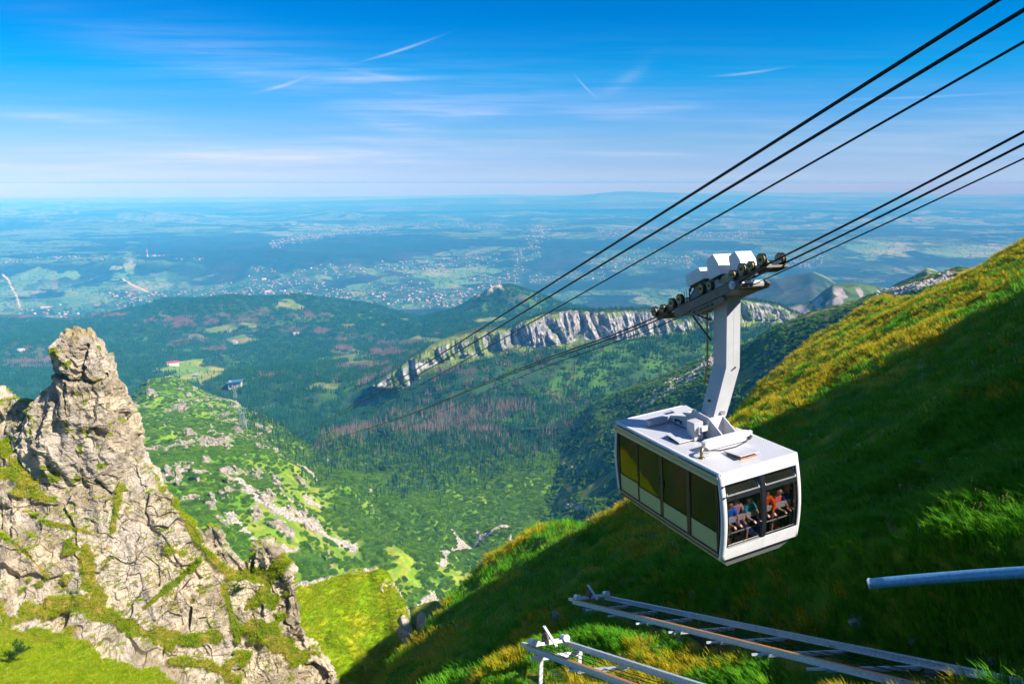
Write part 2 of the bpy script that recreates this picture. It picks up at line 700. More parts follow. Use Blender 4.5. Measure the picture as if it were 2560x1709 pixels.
def normals(P):
    du = np.gradient(P, axis=1)
    dv = np.gradient(P, axis=0)
    n = np.cross(du, dv)
    n /= np.linalg.norm(n, axis=-1, keepdims=True) + 1e-9
    return np.where(n[..., 2:3] < 0, -n, n)


def lerp3(a, b, t):
    a, b = np.asarray(a, float), np.asarray(b, float)
    return a + (b - a) * np.asarray(t)[..., None]

# ================================================================== THE LAND
C_FOREST = np.array([.020, .052, .022])
C_SCRUB = np.array([.055, .140, .008])
C_SCRUB2 = np.array([.120, .260, .006])
C_GRASS = np.array([.230, .330, .012])
C_STRAW = np.array([.330, .250, .035])
C_ROCK = np.array([.430, .350, .250])
C_PALE = np.array([.480, .440, .390])
C_DEAD = np.array([.150, .085, .090])

# haze: one closed box of even air round everything
hz = MB().bb(-110000, 110000, -2500, 106000, -1500, 26).mesh('haze')
hm = bpy.data.materials.new('haze_air')
hm.use_nodes = True
hm.node_tree.nodes.clear()
_pv = nd(hm.node_tree, 'ShaderNodeVolumePrincipled')
_pv.inputs['Color'].default_value = (0.060, 0.47, 1.0, 1)
_pv.inputs['Absorption Color'].default_value = (1.0, .62, 1, 1)
_pv.inputs['Density'].default_value = 7.8e-5
_pv.inputs['Anisotropy'].default_value = -0.25
_o = nd(hm.node_tree, 'ShaderNodeOutputMaterial')
ln(hm.node_tree, _pv.outputs[0], _o.inputs['Volume'])
add('haze', hz, hm, None, kind='stuff', label='pale blue summer haze over the plain and the far hills')


# ---------------------------------------------------------------- far plain with fields, woods and low hills
def make_plain():
    nu, seg = 1000, [20, 36, 60, 14, 50, 60, 60, 60, 40, 30, 12]
    rows = [[(-300, 800, 5900), (2900, 800, 5900)],
            [(-300, 758, 6700), (2900, 752, 6900)],
            [(-300, 715, 8100), (900, 705, 8300), (1300, 700, 8500), (2900, 706, 8300)],
            [(-300, 648, 9300), (200, 652, 9300), (500, 650, 9400), (700, 642, 9500), (900, 655, 9500), (1100, 668, 9600), (2900, 662, 9600)],
            [(-300, 641, 9800), (500, 640, 9900), (700, 632, 10000), (900, 642, 10100), (1100, 652, 10300), (2900, 650, 10300)],
            [(-300, 612, 12000), (900, 606, 12500), (1500, 606, 12500), (2900, 610, 12200)],
            [(-300, 585, 15500), (2900, 580, 16000)],
            [(-300, 560, 21000), (2900, 556, 22000)],
            [(-300, 536, 30000), (2900, 534, 31000)],
            [(-300, 517, 45000), (2900, 516, 46000)],
            [(-300, 505, 66000), (2900, 505, 66000)],
            [(-300, 497, 96000), (2900, 497, 96000)]]
    P, U, V = rows_grid(rows, -300, 2900, nu, seg)
    x, y = P[..., 0], P[..., 1]
    xy = P[..., :2]
    # hills: long rounded backs
    hill = ridge(np.stack([x * .7 + y * .25, y - x * .2], -1) / 4200., 3, 5)
    amp = 85 * sstep(7000, 12500, y) + 150 * sstep(13000, 26000, y)
    P[..., 2] += hill * amp + fbm(xy / 900., 4, 9) * 12 * sstep(6800, 9000, y)
    # spurs and gullies of the long wooded ridge beyond the town
    spur = 1 - np.abs(fbm(np.stack([x / 420., y / 1600.], -1), 3, 77)) * 3
    P[..., 2] += spur * 34 * np.exp(-((V - 680) / 26.) ** 2) * sstep(1250, 700, U)
    # fields
    ang = 0.5 + 0.35 * vn(xy / 5000., 3)
    ca, sa = np.cos(ang), np.sin(ang)
    q = np.stack([(x * ca + y * sa) / 70., (-x * sa + y * ca) / 420.], -1) / (1 + y[..., None] / 16000.)
    f1, f2, rid, cen = worley(q, 40)
    field = lerp3([.12, .24, .07], [.27, .36, .13], sstep(.2, .9, rid))
    field = np.where((rid > .92)[..., None], np.array([.36, .32, .18]), field)
    field = np.where((rid < .15)[..., None], np.array([.09, .18, .05]), field)
    # hedgerows run up and down the slopes
    hedge = sstep(.10, .03, np.abs(f2 - f1)) * sstep(.0, .3, fbm(xy / 800., 3, 8) + .15)
    w = fbm(np.stack([x / 2600., y / 1700.], -1), 6, 21, .58)
    wood = sstep(.03, .07, w)
    wood = np.maximum(wood, sstep(.17, .24, fbm(xy / 420., 4, 61)))
    # the ridge beyond the town is mostly wood, with ski meadows; the town floor is gardens
    on_ridge = np.exp(-((V - 684) / 27.) ** 4) * sstep(1000, 800, U)
    wood = np.maximum(wood, on_ridge * sstep(-.35, -.15, fbm(xy / 600., 4, 30)))
    for a, b, c, d in [(660, 700, 655, 640), (228, 690, 60, 15), (300, 720, 40, 16), (480, 745, 30, 18)]:
        pass

    def ell(u, v, a, b, k=.25):
        n = fbm(xy / 330., 5, int(u), .62)
        return sstep(1.12, .95, np.hypot((U - u) / a, (V - v) / b) + n * 1.5)
    clear = np.zeros_like(U)
    for e in [(30, 720, 55, 46), (15, 765, 70, 12), (240, 742, 60, 20), (195, 743, 30, 12), (330, 712, 40, 18), (370, 722, 34, 10), (410, 714, 20, 22),
              (125, 696, 24, 12), (180, 688, 26, 10), (290, 678, 14, 8), (325, 660, 14, 30), (130, 796, 80, 9), (310, 782, 55, 9)]:
        clear = np.maximum(clear, ell(*e))
    big = np.maximum(ell(1120, 690, 95, 26), ell(905, 728, 30, 16))   # the wide meadows by the town
    clear = np.maximum(clear, big)
    for e in [(835, 722, 55, 14), (1190, 700, 60, 12), (980, 640, 45, 12), (1080, 628, 55, 12), (700, 610, 60, 8), (2320, 618, 0.1, .1)]:
        wood = np.maximum(wood, ell(*e))
    # dark wide woods on the right
    wood = np.maximum(wood, sstep(2000, 2150, U) * np.exp(-((V - 655) / 32.) ** 2) * sstep(-.2, .1, fbm(xy / 700., 4, 33)))
    wood = np.maximum(wood, sstep(1350, 1500, U) * np.exp(-((V - 690) / 40.) ** 4) * sstep(-.25, .05, fbm(xy / 700., 4, 35)))
    for e in [(2200, 628, 75, 14), (2430, 632, 110, 13)]:
        clear = np.maximum(clear, ell(*e, .12))
    wood = wood * (1 - clear)
    town = town_mask(U, V, xy)
    garden = lerp3([.03, .09, .04], [.11, .20, .07], sstep(-.3, .4, fbm(xy / 120., 3, 50)))
    c = field * (0.75 + .25 * vn(xy / 3000., 2))[..., None]
    c = lerp3(c, garden, town * .85)
    c = lerp3(c, [.035, .085, .035], np.clip(hedge * (1 - big), 0, 1))
    wcol = lerp3([.018, .048, .026], [.060, .060, .050], sstep(.1, .5, fbm(xy / 500., 4, 71)) * .6)
    c = lerp3(c, wcol, np.clip(wood * (1 - town * .7), 0, 1))
    c = lerp3(c, lerp3([.16, .28, .08], [.34, .33, .14], sstep(-.2, .5, fbm(xy / 500., 3, 31))), clear * .9)
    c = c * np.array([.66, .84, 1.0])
    # sandy ski piste on the left
    for pts, wd in [([(8, 690), (20, 698), (28, 718), (40, 735), (46, 755), (50, 768)], 2.6), ([(308, 700), (330, 714), (352, 722), (385, 736)], 2.2)]:
        d, _ = seg_dist(U, V, pts)
        c = lerp3(c, [.60, .50, .30], sstep(wd, wd * .5, d))
    woodh = np.clip(wood, 0, 1)
    P[..., 2] += woodh * 14 * (0.6 + .4 * vn(xy / 60., 4))
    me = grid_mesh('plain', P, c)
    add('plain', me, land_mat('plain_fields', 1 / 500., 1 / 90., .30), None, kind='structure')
    return P, U, V, wood, clear, town


def town_mask(U, V, xy):
    n = fbm(xy / 500., 4, 90)
    t = np.zeros_like(U)
    for pts, w in [([(60, 790), (200, 775), (330, 762), (430, 748), (560, 735), (680, 725), (800, 716)], 11),
                   ([(640, 716), (760, 722), (900, 745), (1010, 735), (1110, 742), (1190, 735)], 19),
                   ([(720, 690), (860, 680), (1010, 672), (1120, 664), (1240, 652)], 9),
                   ([(1190, 735), (1230, 712), (1290, 690), (1300, 660), (1330, 630), (1340, 605), (1350, 585)], 17),
                   ([(1330, 700), (1500, 690)], 8), ([(1480, 660), (1600, 645), (1720, 655)], 12), ([(1880, 640), (2020, 668), (2060, 640)], 7),
                   ([(680, 610), (760, 590), (850, 575), (960, 570)], 7), ([(900, 565), (1120, 562), (1240, 570)], 6),
                   ([(330, 640), (500, 652)], 4), ([(0, 655), (140, 645), (320, 658)], 4), ([(1500, 590), (1640, 575), (1700, 590)], 7),
                   ([(260, 730), (300, 745), (420, 770)], 10), ([(1700, 600), (1900, 590)], 6), ([(0, 800), (110, 790)], 7), ([(400, 800), (520, 785)], 9)]:
        d, _ = seg_dist(U, V, pts)
        t = np.maximum(t, sstep(w * 2.1, w * .3, d + n * w * 1.6))
    return t * sstep(-.3, .1, fbm(xy / 220., 3, 95) + t * .2)


PLAIN = make_plain()


def far_ridges():
    for k, (D, pts, h) in enumerate([
            (78000, [(-300, 497), (0, 496), (600, 493), (1100, 490), (1270, 485), (1410, 489), (1560, 480), (1721, 484), (1850, 478), (2000, 482), (2200, 480), (2400, 487), (2900, 480)], 0),
            (43000, [(-300, 512), (0, 509), (500, 507), (900, 500), (1060, 494), (1270, 494), (1400, 492), (1473, 486), (1560, 477), (1650, 479), (1721, 482), (1800, 486), (2000, 492), (2300, 494), (2600, 491), (2900, 492)], 1),
            (34000, [(-300, 524), (300, 521), (600, 516), (1000, 513), (1500, 506), (1900, 505), (2150, 512), (2400, 506), (2650, 512), (2900, 510)], 2)]):
        foot = [(u, v + 16, D * .90) for u, v in pts]
        top = [(u, v, D) for u, v in pts]
        back = [(u, v + 14, D * 1.12) for u, v in pts]
        P, U, V = rows_grid([foot, top, back], -300, 2900, 900, [26, 14], 15)
        n = fbm(np.stack([P[..., 0] / 3800., P[..., 1] / 6000.], -1), 5, 60 + k)
        P[..., 2] += n * D * .0012 * np.clip(1 - np.abs(V - np.interp(U, [p[0] for p in pts], [p[1] for p in pts])) / 16, 0, 1)
        c = lerp3([.02, .045, .03], [.16, .20, .08], sstep(.05, .35, fbm(P[..., :2] / 1800., 5, 80 + k)) * .35)
        add('hills', grid_mesh('hills', P, c), LANDFAR, None, kind='structure')


LANDFAR = land_mat('far_hills', 1 / 1500., 1 / 400., .2)
far_ridges()


# ---------------------------------------------------------------- wooded hills between the valley and the town
def make_woodland():
    rows = [[(-300, 1120, 1500), (600, 1110, 1600), (900, 1100, 1650), (1100, 1080, 1560), (1400, 1070, 1450), (2700, 1060, 1400)],
            [(-300, 1030, 2000), (300, 1040, 2050), (650, 1030, 2000), (900, 1025, 1900), (1100, 1015, 1740), (1400, 1000, 1720), (2700, 985, 1600)],
            [(-300, 960, 2500), (200, 960, 2500), (500, 955, 2400), (720, 955, 2250), (850, 968, 2150), (1000, 950, 1930), (1180, 905, 1925), (1270, 880, 1960), (1400, 872, 1970), (1500, 862, 1985), (1632, 848, 2010), (1852, 815, 2100), (2000, 812, 2200), (2700, 800, 2300)],
            [(-300, 905, 3000), (300, 910, 3000), (600, 925, 2900), (850, 925, 2500), (1000, 925, 2200), (1180, 915, 2250), (2700, 850, 2700)],
            [(-300, 860, 3500), (300, 860, 3500), (600, 872, 3500), (850, 875, 3200), (1100, 860, 3000), (1500, 850, 3000), (2700, 800, 3200)],
            [(-300, 820, 4100), (300, 815, 4100), (500, 790, 4050), (700, 800, 4100), (950, 810, 4000), (1100, 810, 3800), (1280, 790, 3900), (1500, 800, 3900), (2700, 760, 4000)],
            [(-300, 798, 4800), (0, 799, 4800), (200, 800, 4900), (330, 770, 4800), (400, 745, 4700), (490, 735, 4600), (620, 745, 4600), (800, 756, 4700), (930, 764, 4700), (1050, 792, 4600), (1130, 780, 4400), (1200, 745, 4300), (1277, 718, 4200), (1330, 738, 4300), (1400, 762, 4400), (1500, 782, 4500), (1800, 770, 4700), (2700, 740, 5000)],
            [(-300, 830, 5600), (300, 830, 5600), (900, 810, 5600), (1277, 780, 5200), (2700, 790, 6000)]]
    P, U, V = rows_grid(rows, -300, 2700, 1000, [20, 50, 50, 45, 60, 70, 30], 7)
    x, y = P[..., 0], P[..., 1]
    xy = P[..., :2]
    n = fbm(np.stack([x * .9 + y * .3, y - x * .3], -1) / 520., 5, 101)
    a = 46 * sstep(2000, 3200, y) + 4
    ed = sstep(0, .05, np.linspace(0, 1, P.shape[0]))[:, None]
    n = n + (ridge(np.stack([x * .9 - y * .35, y * .6 + x * .3], -1) / 620., 3, 105) - .25) * .55
    P[..., 2] += n * a * ed
    # rounded forest knoll and its neighbour
    for u, v, D, w, h in [(735, 1010, 2080, 300, 26), (720, 948, 2500, 260, 30), (560, 1000, 2250, 120, 22)]:
        c = AT(u, v, D)
        P[..., 2] += h * np.exp(-(((x - c[0]) / w) ** 2 + ((y - c[1]) / (w * .7)) ** 2))
    U2, V2 = UV(P)
    clear = np.zeros_like(U)
    deadm = np.zeros_like(U)
    nn = fbm(xy / 90., 4, 7)

    def ell(u, v, a_, b_, soft=.18):
        return sstep(1 + soft, 1 - soft, np.hypot((U2 - u) / a_, (V2 - v) / b_) + nn * .9 + fbm(xy / 34., 3, 17) * .6)
    alp = in_poly(U2, V2, [(372, 923), (412, 920), (448, 902), (510, 900), (508, 916), (576, 920), (560, 938), (530, 945), (500, 968), (470, 955), (428, 940), (440, 930), (400, 935)])
    alp = sstep(-2, 3, alp + nn * 5)
    for e in [(560, 825, 60, 9), (620, 812, 40, 7), (600, 850, 34, 16), (715, 760, 25, 9), (880, 893, 36, 16), (910, 905, 25, 10), (955, 812, 18, 6), (820, 965, 38, 7), (955, 955, 22, 4),
              (1015, 800, 14, 5), (410, 790, 18, 5), (1060, 850, 60, 8), (870, 815, 22, 5), (740, 770, 20, 7), (490, 842, 30, 5), (1230, 800, 40, 8)]:
        clear = np.maximum(clear, ell(*e))
    for e in [(480, 800, 110, 22), (560, 790, 90, 20), (640, 805, 60, 18), (500, 850, 80, 14), (545, 870, 22, 22), (690, 825, 70, 8), (800, 830, 60, 9), (770, 790, 50, 10), (860, 870, 26, 30), (900, 850, 50, 12), (70, 880, 60, 14),
              (120, 905, 60, 12), (70, 905, 40, 12), (980, 880, 60, 14), (1000, 860, 50, 12), (880, 950, 60, 14), (700, 940, 90, 7), (1330, 745, 60, 10), (200, 790, 150, 8), (1090, 930, 70, 12), (930, 915, 60, 18)]:
        deadm = np.maximum(deadm, ell(*e, .5))
    deadm = deadm * sstep(-.15, .25, fbm(xy / 60., 3, 19))
    clear = np.maximum(clear, alp)
    c = np.broadcast_to(C_FOREST * 1.5, P.shape).copy()
    c = lerp3(c, [.07, .17, .025], sstep(.0, .5, fbm(xy / 160., 3, 12)))
    c = lerp3(c, lerp3([.12, .20, .03], [.26, .24, .10], sstep(-.3, .4, fbm(xy / 50., 3, 2))), clear)
    c = lerp3(c, lerp3([.16, .29, .025], [.36, .36, .06], sstep(-.1, .35, fbm(xy / 100., 3, 3))), alp)
    c = lerp3(c, [.11, .08, .07], deadm * .7)
    for u, v, a_, b_ in [(588, 860, 9, 7), (57, 873, 12, 3.5), (885, 640, 1, 1), (130, 1000, 8, 4)]:
        c = lerp3(c, C_PALE, sstep(1.3, .7, np.hypot((U2 - u) / a_, (V2 - v) / b_) + nn))
    # winding rock teeth on the far hill
    d, _ = seg_dist(U2, V2, [(1165, 750), (1195, 742), (1240, 724), (1252, 728)])
    rk = sstep(9, 3, d + nn * 9) * sstep(-.2, .2, fbm(P / 40., 3, 5))
    P[..., 2] += rk * 18
    c = lerp3(c, C_PALE, rk)
    clear = np.maximum(clear, rk)
    add('woodland_ground', grid_mesh('woodland_ground', P, c), land_mat('woodland_floor', 1 / 120., 1 / 22., .3), None, kind='structure')
    return P, U2, V2, clear, deadm, alp


WOOD = make_woodland()


# ---------------------------------------------------------------- limestone cliffs
def make_cliffs():
    top = [(940, 962, 1880), (964, 938, 1890), (1000, 915, 1900), (1036, 890, 1915), (1070, 872, 1930), (1104, 860, 1945), (1155, 843, 1965), (1215, 828, 1985), (1262, 830, 1990), (1280, 822, 1995), (1309, 803, 2000), (1360, 787, 2010), (1400, 779, 2018), (1428, 776, 2025), (1480, 780, 2030), (1538, 777, 2045), (1624, 776, 2060), (1660, 792, 2065), (1700, 800, 2080), (1760, 790, 2100), (1852, 751, 2140), (1905, 757, 2160), (1945, 764, 2180), (1989, 786, 2200), (2040, 800, 2220)]
    base = [(940, 968, 1875), (964, 968, 1870), (1000, 975, 1870), (1036, 958, 1880), (1070, 925, 1895), (1104, 905, 1915), (1155, 892, 1935), (1215, 890, 1950), (1262, 872, 1965), (1309, 868, 1968), (1390, 864, 1975), (1450, 850, 1990), (1500, 850, 2000), (1570, 848, 2010), (1632, 838, 2025), (1660, 835, 2030), (1760, 825, 2060), (1852, 806, 2100), (1970, 804, 2160), (2040, 806, 2200)]
    skirt = [(u, v + 34, D - 45 + 150 * float(sstep(1150, 1000, u))) for u, v, D in base]
    back = [(u, v - 3 - 14 * (1060 < u < 1290) * math.sin((u - 1060) / 230 * math.pi), D + 90) for u, v, D in top]
    far = [(u, v + 40, D + 320) for u, v, D in top]
    P, U, V = rows_grid([skirt, base, top, back, far], 930, 2050, 1100, [26, 120, 26, 16], 5)
    N = normals(P)
    t = np.concatenate([np.linspace(0, 0, 26), np.linspace(0, 1, 121)[1:], np.ones(P.shape[0] - 146)])[:, None]
    x, z = P[..., 0], P[..., 2]
    face = np.clip(np.sin(np.clip(t, 0, 1) * math.pi) * 1.6, 0, 1)
    face = np.maximum(face, .35 * (t > 0) * (t < 1))
    # buttresses: broad ribs with flat west flanks and clefts between, then flutes
    xi = x + z * .25
    xw = xi + 34 * vn(np.stack([xi / 75., z / 90.], -1), 2) + 20 * vn(np.stack([xi / 31., z / 60.], -1), 12)
    rib = np.abs(((xw / 74.) % 1) - .62) * (.55 + .6 * np.abs(vn(np.stack([xi / 120., z * 0], -1), 22)))
    rib2 = np.abs(vn(np.stack([xi / 13., z / 60.], -1), 8))
    rib3 = vn(np.stack([xi / 5.5, z / 22.], -1), 18)
    blocks = worley(P / np.array([9., 9., 20.]), 5)
    dsp = (.35 - rib) * 62 - rib2 * 13 + rib3 * 3.2 + (blocks[2] - .5) * 7
    side = np.stack([N[..., 0] * .3, -np.ones_like(x), np.zeros_like(x)], -1)
    P = P + side * (dsp * face)[..., None]
    P[..., 2] += fbm(P[..., :2] / 14., 4, 4) * 3 * (t >= 1) + (vn(np.stack([x / 26., x * 0], -1), 3) * 5 + vn(np.stack([x / 5., x * 0], -1), 5) * 2.5) * face ** .3 * (t > .6)
    N2 = normals(P)
    n = fbm(P / 14., 4, 6)
    rock = sstep(.80, .62, N2[..., 2] + n * .25) * (t > 0) * sstep(0, .04, t)
    left_ = np.maximum(sstep(1290, 1200, U), sstep(1640, 1700, U) * .9)
    rock = rock * (1 - left_ * sstep(.10, -.06, fbm(P / np.array([26., 26., 18.]), 4, 16)))
    rock = np.where(t >= 1, rock * sstep(.85, .6, N2[..., 2]), rock)
    c = lerp3(lerp3([.05, .10, .02], [.17, .24, .04], sstep(-.25, .2, fbm(P[..., :2] / 40., 3, 9))), lerp3([.20, .21, .24], [.48, .45, .42], sstep(-.3, .3, fbm(P / 9., 4, 3))), rock)
    U2, V2 = UV(P)
    mead = sstep(-6, 8, in_poly(U2, V2, [(1060, 880), (1085, 850), (1120, 842), (1275, 822), (1270, 835), (1200, 832), (1120, 862), (1040, 905)]) + n * 8)
    c = lerp3(c, C_FOREST * 1.3, (t >= .97) * (1 - mead) * (1 - rock) * .9)
    c = lerp3(c, [.20, .25, .05], mead * (1 - rock))
    m, nt, b = newmat('limestone')
    a = nd(nt, 'ShaderNodeAttribute', attribute_name='col')
    p = pos(nt, (1, 1, .3))
    n1 = noise(nt, .12, 6, .65, p)
    f = ramp(nt, n1, [(.35, (.66,) * 3), (.62, (1.12,) * 3)])
    ln(nt, mixc(nt, 1.0, a.outputs['Color'], f, 'MULTIPLY'), b.inputs['Base Color'])
    b.inputs['Roughness'].default_value = .95
    bump(nt, b, n1, .8, 6.0)
    add('limestone_cliffs', grid_mesh('limestone_cliffs', P, c), m, None, kind='structure')
    return P, U2, V2, rock, t


CLIFF = make_cliffs()


# ---------------------------------------------------------------- right-hand background: hill backs and the long spur
def hill_sheet(name, crest, drop, dD, noise_amp, sc, colfn, mat, seed, u0, u1, nu, seg=(70, 14), foot_v=None, back=1.12):
    foot = [(u, v + drop, D * dD) for u, v, D in crest]
    bk = [(u, v + 50, D * back) for u, v, D in crest]
    mid = [(u, v + drop * .45, D * (1 + (dD - 1) * .5)) for u, v, D in crest]
    P, U, V = rows_grid([foot, mid, crest, bk], u0, u1, nu, [seg[0] // 2, seg[0] // 2, seg[1]], 7)
    x = fbm(P[..., :2] / sc, 5, seed)
    g = np.abs(vn(np.stack([P[..., 0] / (sc * .6), P[..., 1] / (sc * 2.)], -1), seed + 5))
    P[..., 2] += x * noise_amp - g * noise_amp * .5
    c = colfn(P, *UV(P), normals(P))
    add(name, grid_mesh(name, P, c), mat, None, kind='structure')
    return P, U, V


def col_wood(P, U, V, N):
    c = lerp3(C_FOREST, [.06, .075, .04], sstep(-.1, .4, fbm(P[..., :2] / 120., 4, 3)))
    d, _ = seg_dist(U, V, [(2032, 677), (2060, 690), (2088, 706)])
    c = lerp3(c, [.17, .20, .08], sstep(4, 1, d))
    return c


def col_cliffy(P, U, V, N):
    n = fbm(P / 30., 4, 3)
    c = lerp3([.035, .085, .03], [.08, .14, .035], sstep(-.1, .3, fbm(P[..., :2] / 80., 4, 7)))
    vc = np.interp(U, [1960, 1970, 2032, 2082, 2181, 2212, 2260], [775, 760, 742, 708, 711, 717, 730])
    streak_ = sstep(-.05, .22, vn(np.stack([(U - V * .6) / 16., V / 60.], -1), 6) + n * .6)
    rk = sstep(6, 16, V - vc) * sstep(62, 44, V - vc) * streak_
    return lerp3(c, [.36, .32, .30], rk)


def col_peak(P, U, V, N):
    n = fbm(P / 16., 4, 3)
    c = lerp3([.028, .075, .018], [.12, .17, .03], sstep(.0, .35, fbm(P[..., :2] / 40., 4, 7)))
    return lerp3(c, C_PALE * .8, sstep(.22, .34, n) * sstep(730, 690, V))


HM = land_mat('hill_cover', 1 / 60., 1 / 12., .3)
hill_sheet('hills', [(1700, 742, 5600), (1780, 735, 5600), (1900, 707, 5400), (1970, 692, 5300), (2032, 677, 5200), (2060, 688, 5200), (2088, 705, 5250), (2180, 712, 5300), (2300, 735, 5300), (2600, 760, 5300)],
           75, .85, 30, 320., col_wood, HM, 11, 1680, 2600, 360)
hill_sheet('hills', [(1960, 775, 2700), (1970, 762, 2700), (2000, 752, 2680), (2032, 742, 2650), (2060, 722, 2620), (2082, 708, 2600), (2130, 706, 2600), (2181, 711, 2600), (2212, 717, 2600), (2260, 740, 2600), (2320, 780, 2600)],
           90, .80, 14, 120., col_cliffy, HM, 12, 1950, 2320, 300)
hill_sheet('hills', [(2180, 745, 1850), (2219, 721, 1800), (2250, 703, 1780), (2285, 688, 1760), (2318, 667, 1750), (2340, 672, 1750), (2361, 683, 1760), (2400, 702, 1760), (2460, 730, 1760)],
           90, .80, 9, 70., col_peak, HM, 13, 2170, 2460, 260)


def make_spur():
    crest = [(1280, 1090, 1660), (1380, 1072, 1600), (1440, 1036, 1540), (1496, 1002, 1490), (1581, 970, 1460), (1666, 936, 1410), (1777, 893, 1340), (1852, 873, 1290), (1895, 848, 1250), (1970, 804, 1190), (2045, 776, 1140), (2125, 755, 1090), (2219, 723, 1020), (2270, 710, 980), (2330, 690, 940), (2360, 684, 920), (2385, 678, 900), (2411, 681, 880), (2560, 720, 830), (2700, 740, 800)]
    foot = [(1280, 1330, 1060), (1380, 1330, 1000), (1430, 1325, 960), (1500, 1310, 920), (1600, 1330, 865), (1800, 1330, 800), (2000, 1280, 730), (2300, 1200, 620), (2700, 1150, 520)]
    mid = [(1280, 1180, 1330), (1380, 1180, 1245), (1440, 1160, 1200), (1500, 1140, 1145), (1600, 1100, 1075), (1700, 1080, 1000), (1850, 1010, 920), (2000, 930, 880), (2100, 880, 850), (2300, 820, 740), (2700, 820, 650)]
    bk = [(u, v + 60, D * 1.15) for u, v, D in crest]
    P, U, V = rows_grid([foot, mid, crest, bk], 1280, 2700, 740, [110, 110, 20], 7)
    x, y = P[..., 0], P[..., 1]
    gul = ridge(np.stack([x / 150. + y / 700., y / 420. - x / 900.], -1), 3, 41)
    P[..., 2] += gul * 7 + fbm(P[..., :2] / 28., 4, 42) * 4
    U2, V2 = UV(P)
    n = fbm(P[..., :2] / 22., 4, 43)
    vc = np.interp(U2, [p[0] for p in crest], [p[1] for p in crest])
    c = lerp3([.022, .065, .014], [.055, .125, .018], sstep(-.2, .2, n))
    c = lerp3(c, [.17, .20, .030], sstep(.12, .34, fbm(P[..., :2] / 45., 4, 44)) * .8)
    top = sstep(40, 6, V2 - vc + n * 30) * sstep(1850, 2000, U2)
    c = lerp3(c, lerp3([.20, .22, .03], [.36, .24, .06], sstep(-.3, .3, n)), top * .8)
    # scree tongues
    sc = np.zeros_like(U)
    for pts, w in [([(1640, 985), (1690, 960), (1740, 930), (1775, 905)], 13), ([(1600, 1010), (1660, 990)], 8), ([(1455, 1130), (1500, 1100), (1540, 1075)], 3), ([(1420, 1265), (1460, 1272), (1500, 1292)], 9),
                   ([(2110, 845), (2125, 790)], 7), ([(2060, 880), (2075, 850)], 5), ([(2200, 735), (2300, 722), (2370, 692)], 11), ([(1410, 1160), (1440, 1175)], 5), ([(1900, 900), (1935, 870)], 8)]:
        d, _ = seg_dist(U2, V2, pts)
        sc = np.maximum(sc, sstep(w * 1.5, w * .4, d + n * w) * sstep(-.25, .05, fbm(P[..., :2] / 6., 3, 45)))
    c = lerp3(c, C_PALE * .9, sc)
    P[..., 2] += sc * 1.5
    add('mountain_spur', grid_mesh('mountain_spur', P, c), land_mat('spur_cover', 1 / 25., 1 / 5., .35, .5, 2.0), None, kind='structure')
    return P, U2, V2, sc, top


SPUR = make_spur()


